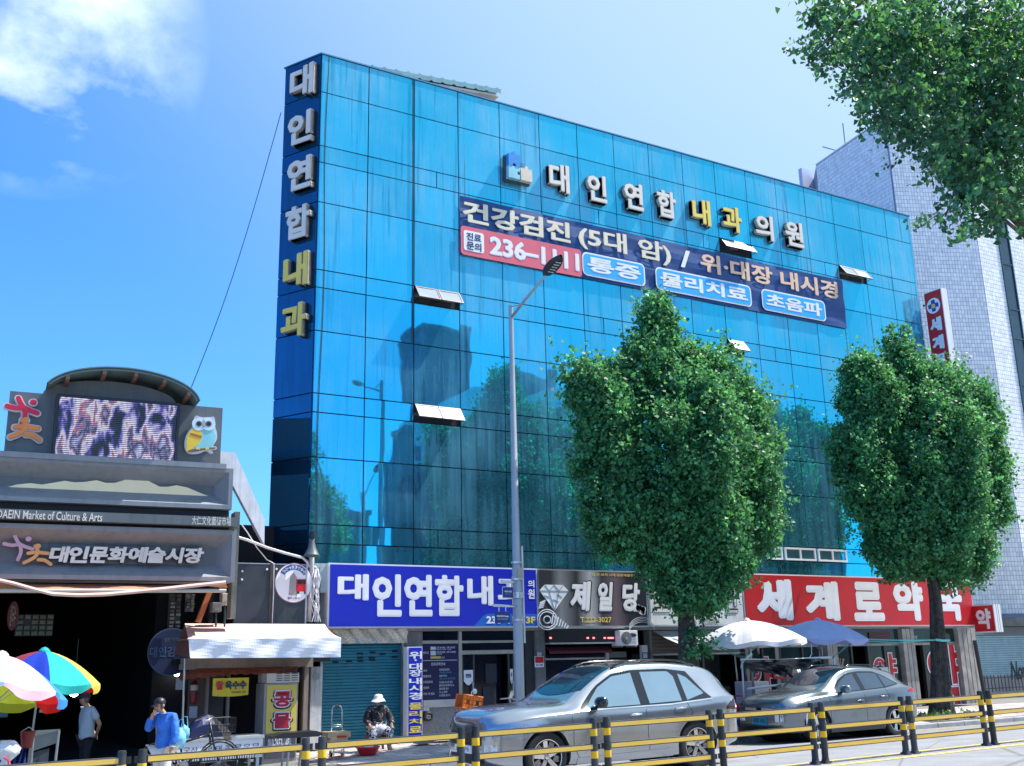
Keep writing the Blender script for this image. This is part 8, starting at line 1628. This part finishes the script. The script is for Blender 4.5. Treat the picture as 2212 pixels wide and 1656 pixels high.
# ================================================================ SCOOTER AND CRATE
YM=18.9; om=mat('crate_orange',(.72,.16,.01),.5,var=.15,scale=9)
t=thing('orange_crate','bright orange slatted crate strapped on the scooter rack, tilted','crate',tuple(P('V',960,1260,YM))); q4=[P('V',838,1122,YM),P('V',1132,1168,YM),P('V',1108,1388,YM),P('V',798,1335,YM)]
def qp(u,v): return q4[0].lerp(q4[1],u).lerp(q4[3].lerp(q4[2],u),v)
for i in range(3):
    for j in range(6):
        if (i,j) in ((1,1),(1,4)) : continue
        b=MB(); a=[qp((j+du)/6,(i+dv)/3) for du,dv in ((.06,.08),(.94,.08),(.94,.92),(.06,.92))]; b.add([tuple(p) for p in a]+[tuple(p+Vector((0,.015,0))) for p in a],[(0,1,2,3),(7,6,5,4),(0,4,5,1),(1,5,6,2),(2,6,7,3),(3,7,4,0)]); obj('slat',b,om,t)
b=MB(); b.tube([q4[0],q4[1],q4[2],q4[3],q4[0]],.014,5); b.tube([p+Vector((0,.32,0)) for p in (q4[0],q4[1],q4[2],q4[3],q4[0])],.014,5); 
for p in q4: b.tube([p,p+Vector((0,.32,0))],.014,5)
obj('rim',b,om,t); b=MB(); b.add([tuple(p+Vector((0,.32,0))) for p in q4],[(0,1,2,3)]); b.add([tuple(q4[3]),tuple(q4[2]),tuple(q4[2]+Vector((0,.32,0))),tuple(q4[3]+Vector((0,.32,0)))],[(0,1,2,3)]); obj('shaded_inside',b,mat('crate_shade',(.45,.09,.01),.6),t,fix=False)  # back and bottom of the crate in darker orange, its inner shade painted in
c=P('V',1000,1400,YM); gz=G(c.x,YM); t=thing('motor_scooter','black motor scooter mostly hidden behind the bonnet of the silver car','scooter',(c.x+.4,YM,gz))
for x in (0,1.25): b=MB(); b.lathe([(.14,-.05),(.25,-.05),(.27,0),(.25,.05),(.14,.05)],(c.x-.05+x,YM+.15,gz+.27),24,'y'); obj('wheel',b,tyre if 'tyre' in globals() else blackm,t,smooth=True)
b=MB(); b.prism([(c.x-.25,gz+.62),(c.x+.1,gz+.35),(c.x+.85,gz+.28),(c.x+1.05,gz+.85),(c.x+.95,gz+.9),(c.x+.75,gz+.42),(c.x+.55,gz+.42),(c.x+.5,gz+.72),(c.x-.3,gz+.74)],YM+.02,YM+.30); bev(obj('body',b,mat('scooter_black',(.015,.015,.02),.25,coat=.5),t),.03)
obj('seat',bev(obj('saddle',MB().box(c.x-.3,c.x+.5,YM+.03,YM+.3,gz+.742,gz+.82),blackm,t),.03).data,blackm,t) if 0 else bev(obj('seat',MB().box(c.x-.3,c.x+.5,YM+.03,YM+.3,gz+.745,gz+.82),blackm,t),.03)
b=MB(); b.tube([P('V',885,1372,YM+.05),P('V',1080,1410,YM+.05)],.012,5); b.tube([P('V',945,1412,YM+.05),P('V',1015,1450,YM+.05)],.012,5); obj('rack',b,alu,t)
b=MB(); b.tube([(c.x+.95,YM+.16,gz+.8),(c.x+.88,YM+.16,gz+1.02)],.02,6); b.tube([(c.x+.85,YM-.15,gz+1.02),(c.x+.88,YM+.16,gz+1.04),(c.x+.85,YM+.47,gz+1.02)],.014,6); obj('handlebar',b,alu,t)
b=MB(); p=P('V',1600,1140,YM); b.tube([p,p+Vector((.05,.0,-.15))],.008,5); b.add([p+Vector((-.09,0,-.07)),p+Vector((-.02,0,.10)),p+Vector((.05,0,.08)),p+Vector((.02,0,-.05))],[(0,1,2,3)]); obj('mirror',b,mat('mirror_glass',(.6,.7,.72),.1,.9),t,fix=False)
b=MB(); b.tube([P('V',950,1130,YM),P('V',950,1085,YM),P('V',980,1065,YM)],.010,5); p=P('V',1000,1072,YM); b.lathe([(0,-.02),(.05,-.01),(.05,.02),(0,.03)],tuple(p),12,'y'); obj('rear_mirror',b,alu,t)
# ================================================================ PEOPLE
def skin(name,nodes,edges,m,par,T,root=None,sub=2,label=None):
    keys=list(nodes); idx={k:i for i,k in enumerate(keys)}; me=bpy.data.meshes.new(name); me.from_pydata([tuple(T(Vector(nodes[k][:3]))-wloc(par)) for k in keys],[(idx[a],idx[b]) for a,b in edges],[]); o=bpy.data.objects.new(name,me); COL.objects.link(o)
    sm_=o.modifiers.new('s','SKIN'); sv_=me.skin_vertices[0].data
    for k in keys: 
        r=nodes[k][3]; sv_[idx[k]].radius=(r,r) if not isinstance(r,tuple) else r
        sv_[idx[k]].use_root=(k==(root or keys[0]))
    ss=o.modifiers.new('u','SUBSURF'); ss.levels=sub; ss.render_levels=sub
    bpy.context.view_layer.update(); dg=bpy.context.evaluated_depsgraph_get(); me2=bpy.data.meshes.new_from_object(o.evaluated_get(dg)); o.modifiers.clear(); o.data=me2; me2.name=name; me2.materials.clear(); me2.materials.append(m)
    for p in me2.polygons: p.use_smooth=True
    o.parent=par; return o
def chain(*k): return [(a,b) for a,b in zip(k,k[1:])]
def hand(N_,E_,side,wr,d,palm,curl=.5):
    """palm and five fingers growing from the wrist node"""
    d=Vector(d).normalized(); w_=Vector(palm).normalized(); n_=d.cross(w_); p=Vector(N_[wr][:3]); h=side+'palm'; c=p+d*.055; N_[h]=(*c,.026); E_.append((wr,h))
    for i,o in enumerate((-.028,-.010,.009,.027)):
        a=p+d*.095+w_*o; b_=a+d*.030*(1-abs(o)*4)+n_*.012*curl; c2=b_+d*.022*(1-curl*.6)+n_*.026*curl; ks=[f'{side}f{i}{j}' for j in range(3)]
        for k_,v,r in zip(ks,(a,b_,c2),(.0095,.009,.008)): N_[k_]=(*v,r)
        E_+=[(h,ks[0])]+chain(*ks)
    a=p+d*.04+w_*-.036; b_=a+d*.035-w_*.010; N_[side+'t0']=(*a,.011); N_[side+'t1']=(*b_,.010); E_+=[(h,side+'t0'),(side+'t0',side+'t1')]
skinm=mat('skin_tone',(.46,.26,.17),.5,var=.05); hairm=mat('hair_grey',(.09,.09,.09),.7,var=.4,scale=40); shoe=mat('shoe_dark',(.02,.02,.022),.5)
def face(par,T,hc,f,s=1.,look=0):
    """eyes, brows, mouth and ears set on a head centred at hc, facing direction f (local)"""
    f=Vector(f).normalized(); l=Vector((0,0,1)).cross(f).normalized(); hc=Vector(hc)
    for sgn in (-1,1):
        e=hc+f*.088*s+l*.030*sgn*s+Vector((0,0,.005)); b=MB(); b.lathe([(0,-.010),(.011,0),(0,.010)],(0,0,0),10); b.v=[tuple(T(e+Vector(v)*.9)) for v in b.v]; obj('eye',b,mat('eye_dark',(.02,.015,.012),.3),par)
        e=hc+l*.080*sgn*s+Vector((0,0,-.005))-f*.005; b=MB(); b.lathe([(0,-.03),(.018,-.01),(.02,.012),(0,.03)],(0,0,0),10); b.v=[tuple(T(e+Vector((v[0]*.9,v[1]*.6,v[2])))) for v in b.v]; obj('ear',b,skinm,par,smooth=True)
    e=hc+f*.086*s+Vector((0,0,-.052)); b=MB(); b.tube([T(e+l*.022),T(e+f*.006),T(e-l*.022)],.005,6); obj('mouth',b,mat('lip',(.30,.10,.08),.5),par)
def body_nodes(h,lean=0,head_f=(1,0,0),bow=0):
    """standing figure facing +x; h = height"""
    k=h/1.70; N_={'pel':(0,0,.93*k,.115*k),'wai':(lean*.3,0,1.08*k,.105*k),'che':(lean*.7,0,1.26*k,(.125*k,.145*k)),'nk0':(lean,0,1.41*k,.060*k),'nk1':(lean+.02+bow*.3,0,1.475*k,.050*k)}
    hf=Vector(head_f).normalized(); hc=Vector((lean+.035+bow,0,1.575*k-bow*.3)); N_['jaw']=(*(hc+Vector((hf.x*.025,hf.y*.025,-.060*k))),.062*k); N_['hed']=(*hc,.083*k); N_['crn']=(*(hc+Vector((-.01,0,.055*k))),.074*k); N_['nos']=(*(hc+hf*.098*k+Vector((0,0,-.018))),.012)
    E_=chain('pel','wai','che','nk0','nk1','jaw','hed','crn')+[('hed','nos')]; return N_,E_,k,hc,hf
def legs(N_,E_,k,step=.08,wid=.09,tw=1.0):
    for s,n_ in ((1,'L'),(-1,'R')):
        N_[n_+'hip']=(0,s*wid*k,.86*k,.095*k*tw); N_[n_+'kne']=(step*s*.6,s*(wid+.01)*k,.48*k,.062*k*tw); N_[n_+'ank']=(step*s-.02,s*(wid+.01)*k,.09*k,.045*k*tw); E_+=chain('pel',n_+'hip',n_+'kne',n_+'ank')
def shoes(par,T,N_,k):
    for n_ in 'LR':
        a=Vector(N_[n_+'ank'][:3]); b=MB(); rows=[]
        for i in range(9):
            f=i/8; x=-.07+.26*f; w_=.048*math.sin(math.pi*(.15+.72*f))**.5; h=.085-.045*f; rows.append([tuple(T(Vector((a.x+x,a.y+w_*math.cos(q_),(h*.5+h*.5*math.sin(q_)))))) for q_ in np.linspace(0,2*math.pi,13)])
        b.grid(rows); b.f.append(tuple(range(12))); b.f.append(tuple(range(8*13,8*13+12))); obj('shoe',b,shoe,par,smooth=True)
def frame_T(X,Y,Z_,yaw): 
    R_=Matrix.Rotation(yaw,3,'Z'); o=Vector((X,Y,Z_)); return lambda v: o+R_@v
def cap(par,T,hc,f,k,m,brim=True,r=.098):
    b=MB(); hc=Vector(hc); b.lathe([(r*k,0),(r*.98*k,.03),(r*.75*k,.075*k),(r*.3*k,.098*k),(0,.1*k)],(0,0,0),18); f=Vector(f).normalized()
    b.v=[tuple(T(hc+Vector((-.005,0,.030))+Vector(v))) for v in b.v]; o=obj('cap',b,m,par,smooth=True)
    if brim:
        l=Vector((0,0,1)).cross(f); b=MB(); rows=[]
        for i in range(9): a=-1.1+2.2*i/8; e=hc+(f*math.cos(a)+l*math.sin(a))*r*k*.97+Vector((0,0,.034)); rows.append([tuple(T(e)),tuple(T(e+f*.075*max(0,math.cos(a*1.2))-Vector((0,0,.012)))),tuple(T(e-Vector((0,0,.008))))])
        b.grid(rows); obj('cap_brim',b,m,o,fix=False,smooth=True)
    return o
def hairpatch(par,T,hc,f,k,m=None):
    b=MB(); rows=[]; hc=Vector(hc); f=Vector(f).normalized(); l=Vector((0,0,1)).cross(f)
    for i in range(13):
        a=math.radians(75+210*i/12); d=f*math.cos(a)+l*math.sin(a); rows.append([tuple(T(hc+d*r_*k+Vector((0,0,z_*k)))) for r_,z_ in ((.090,.04),(.093,0),(.088,-.035),(.075,-.06))])
    b.grid(rows); return obj('hair',b,m or hairm,par,fix=False,smooth=True)
# man in grey shirt, hands behind his back, seen from his left side, facing the left edge
Ym=21.9; hx=P(190,1495,Ym); H1=1.66; t=thing('person','person in light grey-blue polo shirt and dark cap, hands behind back, in hall entrance','person',(hx.x+.03,Ym,hx.z-H1)); T=frame_T(hx.x+.03,Ym,hx.z-H1,math.pi+.25)
N_,E_,k,hc,hf=body_nodes(H1,.02,(1,0,0),.03); legs(N_,E_,k,.05)
for s,n_ in ((1,'L'),(-1,'R')):
    N_[n_+'sho']=(0,s*.165,1.36*k,.060); N_[n_+'elb']=(-.14,s*.235,1.10*k,.042); N_[n_+'wri']=(-.17,s*.06,.93*k,.030); E_+=chain('che',n_+'sho',n_+'elb',n_+'wri'); hand(N_,E_,n_,n_+'wri',(-.2,-s*.6,-.5),(0,0,1),.5)
skin('body',N_,E_,skinm,t,T)
sh_={'hem':(0,0,.80*k,(.155,.178)),'pel':(0,0,.92*k,(.150,.175)),'wai':(.0,0,1.06*k,(.145,.17)),'che':(.01,0,1.27*k,(.145,.185)),'nk':(.02,0,1.43*k,.075)}
for s,n_ in ((1,'L'),(-1,'R')): sh_[n_+'s']=(0,s*.175,1.355*k,.082); sh_[n_+'e']=(-.09,s*.225,1.18*k,.075)
skin('shirt',sh_,chain('hem','pel','wai','che','nk')+chain('che','Ls','Le')+chain('che','Rs','Re'),mat('shirt_greyblue',(.42,.54,.62),.8,var=.08,scale=8,bump=.4,bscale=12),t,T)
tr={'pel':(0,0,.92*k,(.13,.15))}; e=[]
for s,n_ in ((1,'L'),(-1,'R')): tr[n_+'h']=(0,s*.085,.82*k,.10); tr[n_+'k']=(.03*s,s*.10,.46*k,.078); tr[n_+'a']=(.05*s-.02,s*.10,.07*k,.062); e+=chain('pel',n_+'h',n_+'k',n_+'a')
skin('trousers',tr,e,mat('trousers_black',(.012,.014,.02),.8),t,T); shoes(t,T,N_,k); face(t,T,hc,hf); cap(t,T,hc,hf,k,mat('cap_charcoal',(.035,.035,.045),.7)); hairpatch(t,T,hc,hf,k)
# man in blue linen jacket, walking left, hand to his mouth
Yj=18.0; hx=P('U',2055,750,Yj); H2=1.56; zg=hx.z-H2; t=thing('person','person in crumpled bright blue jacket, cream trousers and dark cap, hand at mouth','person',(hx.x+.08,Yj,zg)); T=frame_T(hx.x+.06,Yj,zg,math.pi+.55)
N_,E_,k,hc,hf=body_nodes(H2,.05,(1,0,-.25),.05); legs(N_,E_,k,.06)
N_['Rsho']=(.02,-.17,1.35*k,.06); N_['Relb']=(.16,-.20,1.14*k,.042); N_['Rwri']=(.20,-.06,1.42*k,.030); E_+=chain('che','Rsho','Relb','Rwri'); hand(N_,E_,'R','Rwri',(-.2,.5,.6),(1,0,0),.8)
N_['Lsho']=(.0,.18,1.34*k,.06); N_['Lelb']=(-.0,.24,1.06*k,.042); N_['Lwri']=(.07,.24,.84*k,.030); E_+=chain('che','Lsho','Lelb','Lwri'); hand(N_,E_,'L','Lwri',(.1,0,-1),(1,0,0),.6)
skin('body',N_,E_,skinm,t,T)
jk={'hem':(-.02,0,.80*k,(.155,.18)),'pel':(-.02,0,.94*k,(.145,.17)),'wai':(.0,0,1.08*k,(.135,.16)),'che':(.03,0,1.27*k,(.135,.17)),'nk':(.055,0,1.42*k,.075),'Ls':(.0,.185,1.35*k,.085),'Le':(-.0,.25,1.08*k,.068),'Lw':(.06,.245,.90*k,.056),'Rs':(.02,-.175,1.35*k,.085),'Re':(.16,-.21,1.14*k,.066),'Rw':(.205,-.10,1.36*k,.054)}
jm=mat('jacket_blue',(.03,.17,.60),.75,var=.25,scale=9,bump=1.,bscale=16)
skin('jacket',jk,chain('hem','pel','wai','che','nk')+chain('che','Ls','Le','Lw')+chain('che','Rs','Re','Rw'),jm,t,T)
cf={'a':(.062,.245,.895*k,.060),'b':(.068,.245,.865*k,.060)}; skin('cuff',cf,[('a','b')],mat('cuff_pale',(.45,.60,.78),.8),t,T,sub=1)
tr={'pel':(0,0,.86*k,(.14,.155))}; e=[]
for s,n_ in ((1,'L'),(-1,'R')): tr[n_+'h']=(0,s*.085,.78*k,.108); tr[n_+'k']=(.04*s+.02,s*.10,.45*k,.085); tr[n_+'a']=(.06*s-.02,s*.10,.07*k,.07); e+=chain('pel',n_+'h',n_+'k',n_+'a')
skin('trousers',tr,e,mat('trousers_cream',(.72,.66,.56),.8,var=.06,scale=6,bump=.4,bscale=10),t,T); shoes(t,T,N_,k); face(t,T,hc,hf); cap(t,T,hc,hf,k,mat('cap_black',(.012,.015,.02),.45)); hairpatch(t,T,hc,hf,k)
fx0=T(Vector((.20+hc.x*0,-.02,1.44*k))); b=MB(); b.lathe([(.022,-.04),(.03,.045),(.0,.045)],tuple(fx0),12); obj('paper_cup',b,mat('cup_tan',(.62,.34,.16),.6),label='small tan paper cup raised to the mouth of the person in the blue jacket',cat='cup')
# seated vendor
Yv=21.2; hv=P('J',965,125,Yv); gz=G(9.3,Yv); X=hv.x; hgt=hv.z-gz; s_=hgt/1.16
t=thing('person','seated person in white bucket hat and dark patterned blouse by the teal shutter','person',(X,Yv,gz)); T0=frame_T(X+.02,Yv,gz,-math.pi/2-.12); T=lambda v:T0(v*s_)
st_=.40; N_={'pel':(-.02,0,st_+.10,.12),'wai':(.0,0,st_+.26,.115),'che':(.04,0,st_+.44,(.12,.15)),'nk0':(.06,0,st_+.56,.055),'nk1':(.075,0,st_+.60,.048)}
hf=Vector((.55,-.83,0)).normalized(); hc=Vector((.09,0,st_+.69)); N_['jaw']=(*(hc+hf*.02-Vector((0,0,.05))),.058); N_['hed']=(*hc,.08); N_['crn']=(*(hc+Vector((0,0,.045))),.07); N_['nos']=(*(hc+hf*.092-Vector((0,0,.015))),.011)
E_=chain('pel','wai','che','nk0','nk1','jaw','hed','crn')+[('hed','nos')]
for s,n_ in ((1,'L'),(-1,'R')):
    N_[n_+'hip']=(.05,s*.10,st_+.06,.09); N_[n_+'kne']=(.40,s*.20,st_+.03,.06); N_[n_+'ank']=(.36,s*.19,.09,.042); N_[n_+'toe']=(.50,s*.20,.03,.03); E_+=chain('pel',n_+'hip',n_+'kne',n_+'ank',n_+'toe')
    N_[n_+'sho']=(.04,s*.17,st_+.50,.058); N_[n_+'elb']=(.10,s*.29,st_+.27,.042); N_[n_+'wri']=(.34,s*.25,st_+.14,.03); E_+=chain('che',n_+'sho',n_+'elb',n_+'wri'); hand(N_,E_,n_,n_+'wri',(.8,0,-.4),(0,1,0),.7)
skin('body',N_,E_,skinm,t,T)
def pattern_mat(name,c1,c2,sc,lo,hi):
    m=bpy.data.materials.new(name); m.use_nodes=True; tt=m.node_tree; bb=tt.nodes['Principled BSDF']; geo=nd(tt,'ShaderNodeTexCoord'); n=nd(tt,'ShaderNodeTexNoise'); n.inputs['Scale'].default_value=sc; n.inputs['Detail'].default_value=2; n.inputs['Distortion'].default_value=1.5; tt.links.new(geo.outputs['Object'],n.inputs['Vector']); r=nd(tt,'ShaderNodeMapRange'); r.inputs[1].default_value=lo; r.inputs[2].default_value=hi; tt.links.new(n.outputs[0],r.inputs[0]); mx=nd(tt,'ShaderNodeMix',data_type='RGBA'); mx.inputs[6].default_value=(*c1,1); mx.inputs[7].default_value=(*c2,1); tt.links.new(r.outputs[0],mx.inputs[0]); tt.links.new(mx.outputs[2],bb.inputs['Base Color']); bb.inputs['Roughness'].default_value=.8; return m
bl_={'pel':(-.02,0,st_+.08,(.16,.18)),'wai':(.0,0,st_+.25,(.15,.175)),'che':(.04,0,st_+.44,(.145,.185)),'nk':(.065,0,st_+.57,.07)}
e=chain('pel','wai','che','nk')
for s,n_ in ((1,'L'),(-1,'R')): bl_[n_+'s']=(.04,s*.18,st_+.49,.085); bl_[n_+'e']=(.10,s*.30,st_+.27,.075); bl_[n_+'w']=(.29,s*.26,st_+.165,.055); e+=chain('che',n_+'s',n_+'e',n_+'w')
skin('blouse',bl_,e,pattern_mat('blouse_print',(.010,.010,.014),(.30,.27,.24),16,.60,.66),t,T)
tr={'pel':(0,0,st_+.08,(.15,.17))}; e=[]
for s,n_ in ((1,'L'),(-1,'R')): tr[n_+'h']=(.06,s*.11,st_+.06,.11); tr[n_+'k']=(.40,s*.20,st_+.03,.085); tr[n_+'a']=(.37,s*.19,.13,.07); e+=chain('pel',n_+'h',n_+'k',n_+'a')
skin('trousers',tr,e,pattern_mat('trouser_print',(.01,.01,.015),(.72,.73,.76),19,.47,.53),t,T); face(t,T,hc,hf)
b=MB(); prof=[(.17,-.055),(.135,-.01),(.102,.02),(.098,.06),(.075,.10),(.0,.112)]; b.lathe(prof,(0,0,0),24); b.v=[tuple(T(hc+Vector((0,0,.028))+Vector((v[0],v[1],v[2]+.012*math.sin(math.atan2(v[1],v[0])*3)*(v[2]<-.02))))) for v in b.v]; obj('bucket_hat',b,mat('hat_white',(.80,.79,.84),.8,var=.04),t,smooth=True)
b=MB(); b.lathe([(0,.05),(.10,.03),(.13,-.05),(.11,-.12),(0,-.13)],(0,0,0),16); b.v=[tuple(T(Vector((.27+v[0]*.6,-.0+v[1]*1.15,st_+.12+v[2])))) for v in b.v]; bg_=obj('shoulder_bag',b,pattern_mat('bag_print',(.45,.42,.46),(.78,.76,.82),9,.4,.6),smooth=True,label='pale shoulder bag lying in the lap of the seated vendor',cat='bag')
b=MB(); b.tube([T(Vector((.20,.10,st_+.16))),T(Vector((.19,.02,st_+.36))),T(Vector((.13,-.08,st_+.52)))],.008,5); st2_=obj('strap',b,mat('strap_brown',(.14,.10,.09),.7),bg_)
b=MB(); sz=.34*s_; c=T(Vector((-.02,0,0))); b.box(c.x-.19,c.x+.19,Yv-.16,Yv+.2,gz+.31*s_*.9,gz+.335*s_); t=thing('plastic_stool','dark maroon plastic stool under the seated vendor','stool',(c.x,Yv,gz)); mm_=mat('stool_maroon',(.14,.015,.02),.4); obj('seat',b,mm_,t)
for sx_ in (-1,1):
    for sy in (-1,1): obj('leg',MB().prism([(c.x+sx_*.17-.025,gz+.30*s_*.9),(c.x+sx_*.17+.025,gz+.30*s_*.9),(c.x+sx_*.21+.02,gz),(c.x+sx_*.21-.02,gz)],Yv+sy*.15-.01,Yv+sy*.15+.03),mm_,t)
# parking litter: small stones and leaves on the pavement edge
rg=random.Random(9); b=MB()
for i in range(260):
    x=rg.uniform(7.6,12.5) if i%2 else rg.uniform(20,30); y=rg.uniform(18.3,19.0); z=G(x,y)+.012; s=rg.uniform(.01,.03); a=rg.uniform(0,6); b.add([(x+s*math.cos(a+k*2.1),y+s*math.sin(a+k*2.1),z+rg.uniform(0,.012)) for k in range(3)],[(0,1,2)])
o=obj('leaf_litter',b,mat('dry_leaf',(.28,.24,.10),.8,var=.4,scale=30),kind='stuff',fix=False)
